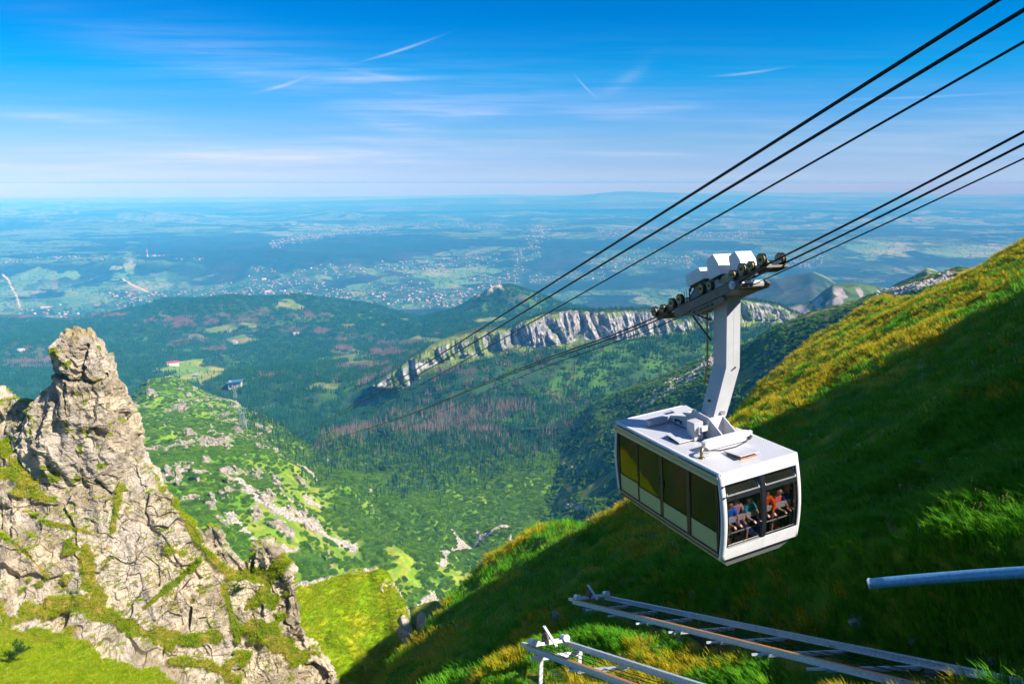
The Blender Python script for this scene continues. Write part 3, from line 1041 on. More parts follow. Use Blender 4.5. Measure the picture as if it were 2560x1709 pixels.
# ---------------------------------------------------------------- the valley: green ridge on the left, dwarf pine floor, forest beyond
def make_valley():
    K = [200, 313, 400, 480, 577, 650, 700, 800, 950, 1150, 1300, 1450, 1600, 1800, 2000]

    def row(v, d):
        v = [v] * len(K) if isinstance(v, (int, float)) else v
        return list(zip(K, v, d))
    rows = [row(1760, [300, 305, 310, 315, 325, 335, 345, 390, 480, 560, 600, 620, 620, 600, 560]),
            row(1480, [420, 430, 440, 450, 470, 480, 500, 560, 650, 770, 810, 830, 830, 800, 760]),
            row(1350, [500, 510, 520, 530, 550, 580, 600, 690, 820, 950, 970, 970, 950, 900, 850]),
            row(1250, [590, 600, 610, 630, 660, 700, 730, 830, 950, 1080, 1100, 1090, 1060, 1000, 950]),
            row([1170, 1150, 1140, 1130, 1140, 1150, 1165, 1190, 1160, 1150, 1150, 1150, 1150, 1150, 1150], [720, 760, 790, 820, 850, 900, 930, 990, 1170, 1260, 1270, 1260, 1200, 1150, 1100]),
            row([1110, 1075, 1050, 1040, 1060, 1080, 1105, 1150, 1085, 1075, 1075, 1070, 1070, 1070, 1070], [950, 1050, 1180, 1250, 1200, 1150, 1130, 1110, 1450, 1520, 1500, 1480, 1400, 1300, 1250]),
            row([1075, 1023, 954, 976, 990, 1024, 1068, 1128, 1050, 1010, 1000, 1000, 1000, 1000, 1000], [1400, 1480, 1560, 1560, 1560, 1480, 1330, 1200, 1600, 1760, 1770, 1760, 1700, 1640, 1600]),
            row([1110, 1060, 1000, 1020, 1035, 1060, 1100, 1150, 1075, 1040, 1025, 1020, 1020, 1020, 1020], [1700, 1750, 1800, 1800, 1800, 1720, 1600, 1500, 1850, 2000, 2000, 2000, 1950, 1900, 1900])]
    # finer crest line for the left peak
    cr = [(200, 1075, 1400), (270, 1050, 1440), (313, 1023, 1480), (335, 995, 1500), (365, 970, 1530), (385, 957, 1550), (405, 953, 1560), (440, 954, 1560), (455, 959, 1560), (486, 975, 1560), (515, 981, 1560), (543, 985, 1560), (577, 990, 1560), (612, 1010, 1520), (647, 1024, 1480), (690, 1064, 1350), (734, 1100, 1240), (786, 1128, 1200), (850, 1095, 1400), (950, 1050, 1600), (1150, 1010, 1760), (1300, 1000, 1770), (1450, 1000, 1760), (2000, 1000, 1600)]
    rows[6] = cr
    P, U, V = rows_grid(rows, 200, 2000, 1150, [40, 130, 100, 100, 90, 90, 24], 5)
    x, y = P[..., 0], P[..., 1]
    xy = P[..., :2]
    U2, V2 = UV(P)
    on_ridge = sstep(-25, 25, in_poly(U2, V2, [(150, 1500), (150, 900), (420, 900), (640, 980), (700, 1062), (790, 1140), (770, 1180), (800, 1250), (830, 1330), (700, 1400), (700, 1500)]))
    edge = sstep(1, .97, np.linspace(0, 1, P.shape[0]))[:, None]
    # spurs and gullies falling to the right off the ridge, hummocky floor
    g = ridge(np.stack([x / 160. - y / 500., y / 240. + x / 400.], -1), 4, 51)
    P[..., 2] += (g - .3) * 22 * on_ridge * edge
    P[..., 2] += (fbm(xy / 60., 4, 52) * 13 + np.abs(fbm(xy / 130., 3, 57)) * 30 - 9) * (1 - on_ridge) * edge * sstep(350, 800, y)
    # low moraine arcs on the floor
    arc = np.sin(np.hypot(x - 260, y - 760) / 34. + fbm(xy / 120., 2, 4) * 3)
    P[..., 2] += 8 * arc * (1 - on_ridge) * np.exp(-((y - 1000) / 160.) ** 2)
    n = fbm(xy / 26., 5, 53)
    n2 = fbm(xy / 9., 4, 54)
    # crags on the ridge
    rk = np.zeros_like(U)
    for u, v, a, b in [(440, 1010, 60, 16), (520, 1110, 42, 20), (560, 1120, 40, 26), (470, 1095, 40, 14), (595, 1080, 25, 12), (640, 1200, 22, 32), (690, 1210, 20, 36), (515, 1160, 18, 14), (450, 1210, 16, 26), (470, 1170, 20, 10),
                       (675, 1255, 26, 22), (530, 1270, 20, 30), (560, 1300, 30, 26), (640, 1300, 26, 20), (390, 1130, 34, 9), (375, 975, 12, 16), (345, 1020, 16, 10), (475, 985, 10, 6), (600, 1230, 24, 18), (500, 1215, 14, 18), (430, 1270, 12, 24), (560, 1060, 24, 10),
                       (650, 1140, 14, 18), (400, 1065, 30, 7), (580, 1180, 40, 12), (620, 1100, 16, 14), (830, 1425, 10, 10), (820, 1400, 8, 14), (820, 1140, 6, 10), (895, 1424, 8, 7)]:
        rk = np.maximum(rk, sstep(1.25, .75, np.hypot((U2 - u) / (a * .58), (V2 - v) / (b * .58)) + n * 1.1 + n2 * .7))
    rk = np.maximum(rk, on_ridge * sstep(.30, .36, fbm(xy / 30., 5, 58) + .10 * g) * .8)
    bl = worley(P / np.array([7., 7., 9.]), 12)
    P[..., 2] += rk * (4 + (bl[2] - .5) * 6 + n2 * 2.5)
    P[..., 1] -= rk * (2 + (bl[2] - .5) * 4)
    # scree
    sc = np.zeros_like(U)
    for pts, w in [([(600, 1225), (650, 1268), (700, 1293), (760, 1318), (830, 1350), (880, 1362)], 11), ([(840, 1352), (882, 1364)], 15), ([(575, 1290), (620, 1335), (680, 1366), (740, 1380)], 12),
                   ([(745, 1165), (770, 1175), (795, 1192)], 7), ([(1108, 1440), (1112, 1400), (1130, 1370), (1150, 1350), (1190, 1336), (1262, 1331)], 13), ([(1150, 1350), (1130, 1330)], 7),
                   ([(1295, 1345), (1310, 1370)], 8), ([(1430, 1275), (1500, 1290)], 10), ([(925, 1215), (930, 1240), (928, 1260)], 3), ([(1040, 1500), (1075, 1480), (1100, 1500)], 9), ([(1310, 1400), (1280, 1360), (1270, 1340)], 5), ([(1400, 1163), (1440, 1178)], 5),
                   ([(1185, 1310), (1200, 1325)], 5), ([(760, 1235), (800, 1250)], 4), ([(700, 1250), (780, 1290)], 5)]:
        d, _ = seg_dist(U2, V2, pts)
        sc = np.maximum(sc, sstep(w * .95, w * .45, d * 1.35 + n2 * w * .9 + n * w * .5))
    # bright grass
    gr = sstep(-12, 14, in_poly(U2, V2, [(690, 1165), (760, 1180), (800, 1215), (840, 1240), (790, 1270), (860, 1320), (920, 1360), (900, 1390), (760, 1385), (690, 1400), (600, 1330), (590, 1280), (640, 1250), (690, 1230)]) + n * 34)
    gr = np.maximum(gr, sstep(-10, 16, in_poly(U2, V2, [(820, 1370), (1000, 1380), (1060, 1440), (1180, 1440), (1220, 1420), (1140, 1560), (900, 1500), (800, 1440)]) + n * 60 - 4) * sstep(-.12, .10, n))
    gr = np.maximum(gr, sstep(.30, .42, fbm(xy / 60., 4, 59)) * (1 - on_ridge) * sstep(1160, 1240, V2) * .6)
    gr = np.maximum(gr, on_ridge * sstep(-.05, .25, fbm(xy / 50., 4, 60)) * .5)
    # forest: where the tall spruces stand
    vf = np.interp(U2, [200, 700, 760, 830, 900, 1000, 1100, 1180, 1300, 1420, 1500, 2000], [900, 1060, 1120, 1190, 1230, 1215, 1225, 1190, 1170, 1120, 1070, 1030])
    fo = sstep(vf + 25, vf - 25, V2 + n * 60) * sstep(690, 800, U2 + (1130 - V2) * .5)
    fo = fo * (1 - np.clip(rk + sc, 0, 1))
    fo = fo * (1 - sstep(1.2, .7, np.hypot((U2 - 905) / 85, (V2 - 1185) / 26) + n * .5))       # the open glade
    fo = fo * (1 - sstep(1.2, .7, np.hypot((U2 - 1300) / 70, (V2 - 1050) / 14) + n * .6) * .8)
    c = lerp3(C_SCRUB, C_SCRUB2, sstep(-.25, .3, n))
    c = lerp3(c, C_SCRUB2 * 1.35, on_ridge * .6)
    c = lerp3(c, lerp3([.17, .30, .012], [.30, .34, .03], sstep(-.2, .3, n2)), gr)
    c = lerp3(c, C_FOREST * 1.3, fo)
    rc = lerp3(C_ROCK * .55, [.38, .32, .26], sstep(-.3, .3, fbm(P / 5., 4, 3)))
    c = lerp3(c, rc, np.clip(rk * 1.2, 0, 1) * sstep(-.35, -.05, n2 + .1))
    c = lerp3(c, lerp3([.22, .19, .155], [.36, .31, .26], sstep(-.2, .2, vn(P / 1.6, 3))), sc)
    add('valley_ground', grid_mesh('valley_ground', P, c), land_mat('valley_cover', 1 / 14., 1 / 3., .28, .6, 1.0), None, kind='structure')
    return P, U2, V2, rk, sc, gr, fo, on_ridge, n


VAL = make_valley()


# ---------------------------------------------------------------- left foreground: crag and its grassy shelf
def crag_disp(P, s=1.0, seed=0, strong=1.0):
    """blocky fractured rock: returns displacement along the normal in metres and a crack value"""
    Q = P + np.stack([fbm(P / 5., 3, seed + 1), fbm(P / 5., 3, seed + 2), fbm(P / 5., 3, seed + 3)], -1) * 1.6
    # joints dip to the left: tilt the blocks
    T = np.stack([Q[..., 0] * .92 + Q[..., 2] * .38, Q[..., 1], Q[..., 2] * .92 - Q[..., 0] * .38], -1)
    a1, a2, ar, ac = worley(T / np.array([3.6, 4.2, 8.5]) / s, seed + 10)
    b1, b2, br, bc = worley(T / np.array([1.5, 1.9, 2.3]) / s, seed + 20)
    c1, c2, cr, cc = worley(T / np.array([.75, .75, .6]) / s, seed + 30)
    d = (ar - .5) * 1.5 + (br - .5) * .42 + (cr - .5) * .26
    bed = np.stack([T[..., 0] * .9 + T[..., 2] * .25, T[..., 1] * .8, T[..., 2] * .28], -1)
    d = d + ridge(bed / 1.6, 3, seed + 50) * .42 + ridge(np.stack([T[..., 0] * .25, T[..., 1] * .3, T[..., 2] * 1.1 + T[..., 0] * .3], -1) / 1.1, 3, seed + 60) * .30
    loc = (T / np.array([1.5, 1.9, 2.3]) / s - bc)
    d = d + (loc[..., 0] * (br - .5) + loc[..., 2] * (.5 - ar)) * .55          # tilted facets
    crack = np.minimum(sstep(.07, .0, a2 - a1) * 1.0 + sstep(.06, .0, b2 - b1) * .4, 1.1) * sstep(-.25, .2, fbm(P / 3., 3, seed + 8))
    d = d - crack * .12 + fbm(P / .7, 4, seed + 5) * .30 + fbm(P / 2.4, 3, seed + 6) * .35
    return d * s * strong, crack


def make_crag():
    crest = [(-260, 940, 112), (-60, 975, 110), (0, 984, 108), (40, 1000, 107), (62, 1012, 106), (75, 1060, 105), (110, 1120, 104), (200, 1120, 104), (320, 1125, 104), (350, 1145, 104), (380, 1172, 103.5), (410, 1208, 103), (432, 1225, 103), (450, 1270, 103), (480, 1300, 103), (505, 1330, 102), (518, 1318, 102), (535, 1308, 102), (552, 1330, 102), (570, 1365, 102), (598, 1400, 102), (620, 1408, 102), (640, 1398, 102), (652, 1372, 101), (668, 1366, 101), (690, 1382, 101), (712, 1410, 101), (724, 1450, 101), (740, 1485, 101), (745, 1530, 101), (758, 1590, 101), (790, 1625, 101), (820, 1665, 101), (860, 1715, 101), (900, 1790, 100)]
    K = [-260, 0, 150, 300, 450, 600, 700, 760, 900]
    r0 = list(zip(K, [2000] * 9, [56, 58, 60, 64, 70, 76, 82, 86, 90]))
    r1 = list(zip(K, [1709, 1709, 1709, 1720, 1730, 1750, 1760, 1790, 1850], [70, 72, 76, 80, 86, 90, 92, 94, 97]))
    r2 = list(zip(K, [1560, 1565, 1590, 1620, 1640, 1660, 1680, 1740, 1830], [80, 82, 85, 87, 90, 93, 95, 97, 98]))
    r3 = list(zip(K, [1450, 1460, 1480, 1500, 1540, 1570, 1600, 1690, 1815], [84, 86.5, 89, 91, 93, 95.5, 97, 98.5, 99]))
    r4 = list(zip(K, [1320, 1330, 1350, 1370, 1420, 1480, 1520, 1640, 1805], [89, 91, 93, 95, 96.5, 98, 99, 100, 99.5]))
    r5 = list(zip(K, [1150, 1160, 1210, 1220, 1310, 1430, 1450, 1600, 1798], [95, 97, 98, 99.5, 100, 100.5, 100.5, 100.5, 99.8]))
    back1 = [(u, v + 6, D + 6) for u, v, D in crest]
    back = [(u, v + 260, D + 22) for u, v, D in crest]
    P, U, V = rows_grid([r0, r1, r2, r3, r4, r5, crest, back1, back], -260, 900, 960, [16, 70, 60, 80, 90, 100, 8, 20], 3)
    N = normals(P)
    n = fbm(P / 7., 4, 71)
    n2 = fbm(P / 2., 4, 72)
    U1, V1 = U, V
    # where turf lies: the shelf at the bottom left, ledges running across the face
    turf = sstep(-8, 16, in_poly(U1, V1, [(-400, 2100), (-400, 1545), (0, 1540), (90, 1560), (170, 1600), (260, 1640), (330, 1665), (430, 1690), (520, 1720), (700, 1900), (700, 2100)]) + n * 50 + n2 * 16)
    for pts, w in [([(360, 1520), (420, 1470), (500, 1400)], 7), ([(215, 1370), (225, 1440), (250, 1500)], 16), ([(130, 1500), (250, 1530), (330, 1570), (420, 1600)], 22), ([(590, 1440), (640, 1440), (690, 1430), (700, 1410)], 18), ([(0, 1180), (60, 1180), (80, 1200)], 22), ([(-260, 1090), (0, 1120), (60, 1190)], 26),
                   ([(470, 1300), (500, 1360), (540, 1400), (580, 1430)], 9), ([(400, 1580), (470, 1600), (540, 1590)], 12), ([(620, 1570), (680, 1590), (740, 1640)], 22), ([(300, 1180), (290, 1260), (280, 1330)], 7), ([(0, 1330), (60, 1380), (120, 1440)], 5), ([(560, 1470), (580, 1540), (600, 1600)], 8),
                   ([(100, 1300), (140, 1310), (220, 1330)], 6), ([(20, 1000), (60, 1006)], 5), ([(430, 1650), (520, 1660), (600, 1700)], 8), ([(440, 1250), (470, 1300)], 9), ([(350, 1110), (420, 1210)], 5)]:
        d, _ = seg_dist(U1, V1, pts)
        turf = np.maximum(turf, sstep(w * 1.5, w * .5, d + n2 * w * 1.2 + n * w * .6))
    turf = np.maximum(turf, sstep(.22, .32, fbm(P / np.array([3., 3., 3.]), 4, 77) - .08) * .85 * sstep(1090, 1200, V1))
    d, crack = crag_disp(P, 1.0, 200)
    big = fbm(P / 11., 3, 74) * 2.6 + np.abs(fbm(np.stack([P[..., 0] / 6. + P[..., 2] / 14., P[..., 2] / 30., P[..., 1] / 30.], -1), 3, 75)) * -4.0
    calm = 1 - turf * .72
    P = P + N * ((d + big * .8) * calm)[..., None] + N * (turf * (fbm(P / 1.2, 3, 79) * .22))[..., None]
    # deep cleft beside the small blocks
    U2, V2 = UV(P)
    for pts, w, dp in [([(628, 1395), (630, 1440)], 7, 3.5), ([(470, 1570), (476, 1520)], 6, 2.0), ([(68, 1040), (60, 1100)], 10, 3.5), ([(405, 1640), (412, 1590)], 4, 1.4)]:
        dd, _ = seg_dist(U2, V2, pts)
        P[..., 1] += sstep(w, 0, dd) * dp
    N2 = normals(P)
    turf = np.clip(np.maximum(turf, .7 * sstep(.80, .93, N2[..., 2]) * sstep(-.1, .2, n2 + .1)), 0, 1)
    c = rock_col(P, crack, 300)
    gcol = lerp3([.13, .19, .012], [.34, .25, .05], sstep(-.25, .3, fbm(P / 2.5, 4, 78)))
    gcol = lerp3(gcol, [.24, .36, .010], sstep(1560, 1640, V2) * sstep(500, 300, U2) * .8)
    c = lerp3(c, gcol, sstep(.35, .62, turf))
    add('rock_face', grid_mesh('rock_face', P, c, smooth=False), ROCKM, None, kind='structure')
    return P, U2, V2, turf


def rock_col(P, crack, seed):
    n = fbm(P / 2.2, 5, seed)
    n3 = fbm(P / 6., 3, seed + 3)
    c = lerp3([.42, .35, .25], [.70, .59, .43], sstep(-.3, .3, n))
    c = lerp3(c, [.56, .50, .43], sstep(0, .3, n3) * .6)
    c = lerp3(c, [.30, .24, .10], sstep(.22, .36, fbm(P / 1.1, 4, seed + 7)) * .55)      # lichen
    return c * (1 - .12 * np.clip(crack, 0, 1))[..., None]


def rock_mat():
    m, nt, b = newmat('granite_rock')
    a = nd(nt, 'ShaderNodeAttribute', attribute_name='col')
    p = pos(nt)
    n1 = noise(nt, 1.3, 8, .68, p)
    n2 = noise(nt, 6.0, 6, .65, p)
    v = nd(nt, 'ShaderNodeTexVoronoi', feature='DISTANCE_TO_EDGE', i_Scale=.8)
    mp = nd(nt, 'ShaderNodeVectorMath', operation='ADD')
    ln(nt, p, mp.inputs[0])
    nn = nd(nt, 'ShaderNodeTexNoise', i_Scale=.9, i_Detail=5.0)
    ln(nt, p, nn.inputs['Vector'])
    ln(nt, nn.outputs['Color'], mp.inputs[1])
    ln(nt, mp.outputs[0], v.inputs['Vector'])
    f = ramp(nt, mth(nt, 'ADD', mth(nt, 'MULTIPLY', n1, .5), mth(nt, 'MULTIPLY', n2, .5)), [(.36, (.58,) * 3), (.5, (1.0,) * 3), (.64, (1.2,) * 3)])
    c = mixc(nt, 1.0, a.outputs['Color'], f, 'MULTIPLY')
    ln(nt, c, b.inputs['Base Color'])
    b.inputs['Roughness'].default_value = .95
    b.inputs['Specular IOR Level'].default_value = .15
    st_ = noise(nt, 1.0, 7, .7, pos(nt, (2.6, 2.6, .8)), .6)
    h = mth(nt, 'ADD', mth(nt, 'MULTIPLY', n2, .5), mth(nt, 'MULTIPLY', st_, 1.3))
    bump(nt, b, h, 1.0, .32)
    return m


ROCKM = rock_mat()
CRAG = make_crag()


def make_spire():
    prof = [(822, 185, 190), (828, 166, 214), (840, 150, 232), (870, 134, 252), (900, 128, 262), (930, 127, 268), (945, 122, 269), (974, 108, 272), (990, 98, 290), (1032, 74, 306), (1060, 66, 318), (1090, 56, 330), (1118, 58, 344), (1148, 68, 352), (1177, 80, 362), (1206, 88, 380), (1250, 95, 400), (1330, 100, 430)]
    pr = np.array(prof, float)
    nv, na = 420, 560
    v = np.linspace(822, 1330, nv)
    L = np.interp(v, pr[:, 0], pr[:, 1])
    R = np.interp(v, pr[:, 0], pr[:, 2])
    D = 100 + 8.5 * ((v - 822) / 500) ** 1.4
    a, b = AT(L, v, D), AT(R, v, D)
    cx, hx, cz, cy_ = (a[:, 0] + b[:, 0]) / 2, (b[:, 0] - a[:, 0]) / 2, a[:, 2], D
    th = np.linspace(0, 2 * math.pi, na)
    ct, st = np.cos(th), np.sin(th)
    e = .82
    ex, ey = np.sign(ct) * np.abs(ct) ** e, np.sign(st) * np.abs(st) ** e
    P = np.stack([cx[:, None] + hx[:, None] * .89 * ex, cy_[:, None] + hx[:, None] * .85 * ey + .5, np.broadcast_to(cz[:, None], (nv, na))], -1)
    N = np.stack([np.broadcast_to(ex, (nv, na)), np.broadcast_to(ey, (nv, na)), np.full((nv, na), .25)], -1)
    N /= np.linalg.norm(N, axis=-1, keepdims=True)
    Q = P.copy()
    d, crack = crag_disp(Q, .9, 400)
    taper = sstep(0, .10, np.linspace(0, 1, nv))[:, None] * .75 + .25
    big = -np.abs(fbm(np.stack([Q[..., 0] / 3., Q[..., 1] / 3., Q[..., 2] / 14.], -1), 3, 402)) * 2.6 + .5
    P = P + N * ((d * .82 + big) * taper)[..., None]
    P[..., 2] += (fbm(Q / .9, 4, 5) * 1.6) * (1 - taper)
    U2, V2 = UV(P)
    front = P[..., 1] < cy_[:, None] + .5
    # the split under the head and its overhang
    for pts, w, dp in [([(214, 868), (206, 900), (203, 930), (207, 958)], 10, 1.2), ([(120, 935), (150, 940), (172, 954), (205, 950), (236, 958), (268, 940)], 10, 1.1), ([(160, 945), (158, 1000), (160, 1040)], 5, .9), ([(245, 915), (246, 935)], 4, .8), ([(195, 1248), (240, 1240)], 5, .8)]:
        dd, _ = seg_dist(U2, V2, pts)
        P[..., 1] += sstep(w, 0, dd + fbm(Q / .8, 4, 6) * 12) * dp * front
    c = rock_col(Q, crack, 420)
    g = sstep(.36, .44, fbm(Q / 1.4, 4, 425) + .25 * np.exp(-(((U2 - 190) / 20) ** 2 + ((V2 - 985) / 10) ** 2)) + .05 * sstep(1050, 1200, V2))
    c = lerp3(c, [.22, .27, .02], g)
    c = lerp3(c, [.42, .30, .08], sstep(850, 826, V2) * .6)
    add('rock_pinnacle', grid_mesh('rock_pinnacle', P, c, smooth=False), ROCKM, None, label='tall pale granite pinnacle with a split blocky head on the left crag', category='rock pinnacle')


make_spire()


# ---------------------------------------------------------------- bright green knoll below the crag
def make_knoll():
    crest = [(560, 1500, 150), (640, 1475, 152), (700, 1462, 154), (734, 1457, 155), (780, 1455, 156), (820, 1448, 157), (838, 1441, 158), (855, 1438, 158), (880, 1428, 158), (895, 1426, 158), (925, 1424, 158), (942, 1425, 157), (960, 1434, 156), (972, 1445, 155), (985, 1470, 152), (1000, 1487, 150), (1010, 1510, 147), (1018, 1545, 144), (1024, 1620, 139), (1030, 1740, 134), (1040, 1900, 128)]
    K = [560, 700, 800, 900, 960, 1000, 1050]
    r0 = list(zip(K, [1950] * 7, [96, 98, 102, 105, 108, 110, 112]))
    r1 = list(zip(K, [1709, 1700, 1700, 1705, 1720, 1760, 1850], [118, 122, 126, 128, 128, 124, 118]))
    r2 = list(zip(K, [1580, 1570, 1560, 1570, 1600, 1660, 1820], [134, 138, 141, 142, 140, 133, 120]))
    bk1 = [(u + 4, v + 10, D + 10) for u, v, D in crest]
    back = [(u, v + 200, D + 40) for u, v, D in crest]
    P, U, V = rows_grid([r0, r1, r2, crest, bk1, back], 560, 1040, 420, [20, 90, 90, 12, 20], 3)
    N = normals(P)
    n = fbm(P / 5., 4, 81)
    U2, V2 = UV(P)
    right = np.interp(V2, [1424, 1445, 1487, 1545, 1600, 1650, 1709], [975, 980, 1000, 1024, 1028, 1020, 1010])
    rock = sstep(46, 18, right - U2 + n * 46) * sstep(1435, 1460, V2) * sstep(-.15, .12, fbm(P / 2.5, 4, 83))
    rock = np.maximum(rock, sstep(7, 3, seg_dist(U2, V2, [(730, 1458), (800, 1452), (850, 1438), (900, 1424), (950, 1426)])[0] + n * 9))
    rib = seg_dist(U2, V2, [(840, 1600), (900, 1640), (950, 1700)])[0]
    d, crack = crag_disp(P, .8, 500)
    P = P + N * (d * rock * .9 + fbm(P / 6., 3, 84) * 1.0 * (1 - rock) + sstep(30, 0, rib) * 1.6)[..., None]
    c = lerp3([.24, .40, .005], [.40, .40, .015], sstep(-.2, .3, fbm(P / 4., 5, 85)))
    c = lerp3(c, rock_col(P, crack, 520), sstep(.4, .6, rock))
    add('green_knoll', grid_mesh('green_knoll', P, c), land_mat('knoll_turf', .5, 2.2, .35, .8, .5), None, kind='structure')
    global KNOLL
    KNOLL = (P.copy(), U2.copy(), V2.copy(), rock.copy())
    # lower shoulder further right, with a pale slab
    crest = [(1000, 1530, 190), (1040, 1515, 192), (1070, 1508, 194), (1100, 1500, 195), (1112, 1494, 195), (1125, 1505, 195), (1150, 1530, 192), (1200, 1560, 190)]
    foot = [(u, 1800, 140) for u, v, D in crest]
    mid = [(u, 1640, 165) for u, v, D in crest]
    back = [(u, v + 120, D + 40) for u, v, D in crest]
    P, U, V = rows_grid([foot, mid, crest, back], 990, 1200, 160, [40, 50, 16], 3)
    U2, V2 = UV(P)
    n = fbm(P / 4., 4, 91)
    slab = sstep(1.2, .8, np.hypot((U2 - 1054) / 12, (V2 - 1568) / 24) + n * .5)
    tip = sstep(1.3, .7, np.hypot((U2 - 1112) / 13, (V2 - 1503) / 12) + n * .6)
    P[..., 2] += n * 1.2 + slab * 2.5 + tip * 1.5
    dark = sstep(-6, 8, in_poly(U2, V2, [(1000, 1540), (1035, 1515), (1040, 1560), (1050, 1610), (1020, 1650), (1005, 1600)]) + n * 14)
    c = lerp3([.16, .22, .02], [.34, .27, .05], sstep(-.2, .3, n))
    c = lerp3(c, [.035, .08, .012], dark)
    c = lerp3(c, C_ROCK, np.maximum(slab, tip))
    add('green_shoulder', grid_mesh('green_shoulder', P, c), bpy.data.materials['knoll_turf'], None, kind='structure')
    return


make_knoll()


# ---------------------------------------------------------------- near hillside on the right
HC = [(800, 1960), (900, 1830), (945, 1760), (970, 1702), (1000, 1660), (1046, 1613), (1075, 1585), (1100, 1558), (1118, 1525), (1133, 1502), (1158, 1475), (1188, 1440), (1230, 1412), (1275, 1388), (1340, 1345), (1375, 1345), (1417, 1333), (1480, 1305), (1569, 1272), (1640, 1225), (1700, 1180), (1780, 1110), (1842, 1060), (1896, 992), (1951, 937), (2016, 872), (2060, 845), (2103, 823), (2169, 765), (2215, 752), (2288, 740), (2340, 715), (2398, 696), (2440, 665), (2485, 633), (2520, 612), (2560, 603), (2700, 560), (2900, 500)]


def make_hillside():
    nu, n1, n2 = 1000, 760, 60
    U = np.linspace(800, 2900, nu)
    vc = np.interp(U, [p[0] for p in HC], [p[1] for p in HC])
    vc = np.convolve(np.pad(vc, 5, 'edge'), np.ones(11) / 11, 'valid')
    t = np.linspace(0, 1, n1)[:, None]
    V = 2050 + (vc[None] + 2 - 2050) * t
    UU = np.broadcast_to(U, V.shape)
    r = RAYS(UU, V)
    a, b, c_ = -8.85, .603, -.4127
    den = np.minimum(r[..., 2] / r[..., 1] - b * r[..., 0] / r[..., 1] - c_, -.02)
    D = a / den
    D = D / np.sqrt(1 + (D / 230.) ** 2)
    P = AT(UU, V, D)
    last = P[-1]
    bk = []
    for k in range(1, n2 + 1):
        s = k / n2
        q = last.copy()
        q[:, 1] += s * 45 * (0.3 + last[:, 1] / 100)
        q[:, 0] -= s * 6
        q[:, 2] -= (s * 30 + s * s * 40) * (0.3 + last[:, 1] / 100)
        bk.append(q)
    P = np.concatenate([P, np.array(bk)], 0)
    xy = P[..., :2].copy()
    x, y = xy[..., 0], xy[..., 1]
    N = normals(P)
    U2, V2 = UV(P)
    k = sstep(0, .02, np.concatenate([t[:, 0], np.ones(n2)]))[:, None]
    # downhill direction of the slope, for terracettes and hanging turf
    dn = np.array([-.603, .4127]) / .7307
    s_ = x * dn[0] + y * dn[1]
    w_ = x * dn[1] - y * dn[0]
    und = fbm(xy / 22., 3, 111) * 1.7 + fbm(xy / 7., 3, 112) * .75
    ter = np.abs(((s_ / 3.1 + fbm(xy / 9., 3, 113) * 1.3) % 1) - .5) * 1.1
    sm = fbm(xy / 1.5, 3, 114) * .22
    near = sstep(8, 20, y)
    P[..., 2] += (und * near + ter * near * .7 + sm) * k
    # rib lit along its back, left of the rails, and the earth bank under the long grass
    ua, vb = U2, V2
    lit = sstep(70, 0, seg_dist(ua, vb, [(1230, 1420), (1330, 1375), (1420, 1350)])[0])
    P[..., 2] += lit * 1.2
    bank = in_poly(ua, vb, [(1600, 1480), (1760, 1500), (1900, 1515), (2050, 1540), (2150, 1575), (2300, 1620), (2480, 1650), (2800, 1720), (2900, 2100), (1000, 2100), (1400, 1560)])
    P[..., 2] -= sstep(-10, 26, bank) * 1.1 * sstep(1500, 1700, ua)
    P[..., 2] -= sstep(60, 0, seg_dist(ua, vb, [(1520, 1560), (1750, 1660), (2000, 1800)])[0]) * -.5
    # the ground is cut back under the two rail tracks
    for (ua_, va_, Da), (ub_, vb_, Db), dep in (((1472, 1497, 31.9), (2410, 1707, 15.2), .62), ((1363, 1610, 24.4), (1645, 1707, 18.1), 1.25)):
        A_, B_ = AT(ua_, va_, Da), AT(ub_, vb_, Db)
        B_ = A_ + (B_ - A_) * 1.25
        dx_, dy_ = B_[0] - A_[0], B_[1] - A_[1]
        tt_ = np.clip(((x - A_[0]) * dx_ + (y - A_[1]) * dy_) / (dx_ ** 2 + dy_ ** 2), -.08, 1)
        dist = np.hypot(x - A_[0] - tt_ * dx_, y - A_[1] - tt_ * dy_)
        zt = A_[2] + (B_[2] - A_[2]) * tt_ - dep + sm
        k_ = sstep(3.4, 1.5, dist)
        P[..., 2] = np.where(P[..., 2] > zt, P[..., 2] + (zt - P[..., 2]) * k_, P[..., 2] + (zt - P[..., 2]) * k_ * .7)
    U2, V2 = UV(P)
    n = fbm(xy / 4., 4, 115)
    c = lerp3([.060, .160, .008], [.14, .22, .010], sstep(-.3, .3, n))
    c = lerp3(c, [.34, .29, .02], sstep(.05, .35, fbm(xy / 2.2, 3, 116)) * .6)
    soil = sstep(12, 2, np.abs(bank - 6) + n * 10) * sstep(1500, 1700, U2)
    c = lerp3(c, [.05, .035, .018], soil)
    SUMMIT_BUMP = None
    me = grid_mesh('hillside', P, c)
    add('hillside', me, land_mat('hillside_turf', .8, 5., .3, .8, .15), None, kind='structure')
    return P, U2, V2, bank, s_, w_


SLOPE = make_hillside()


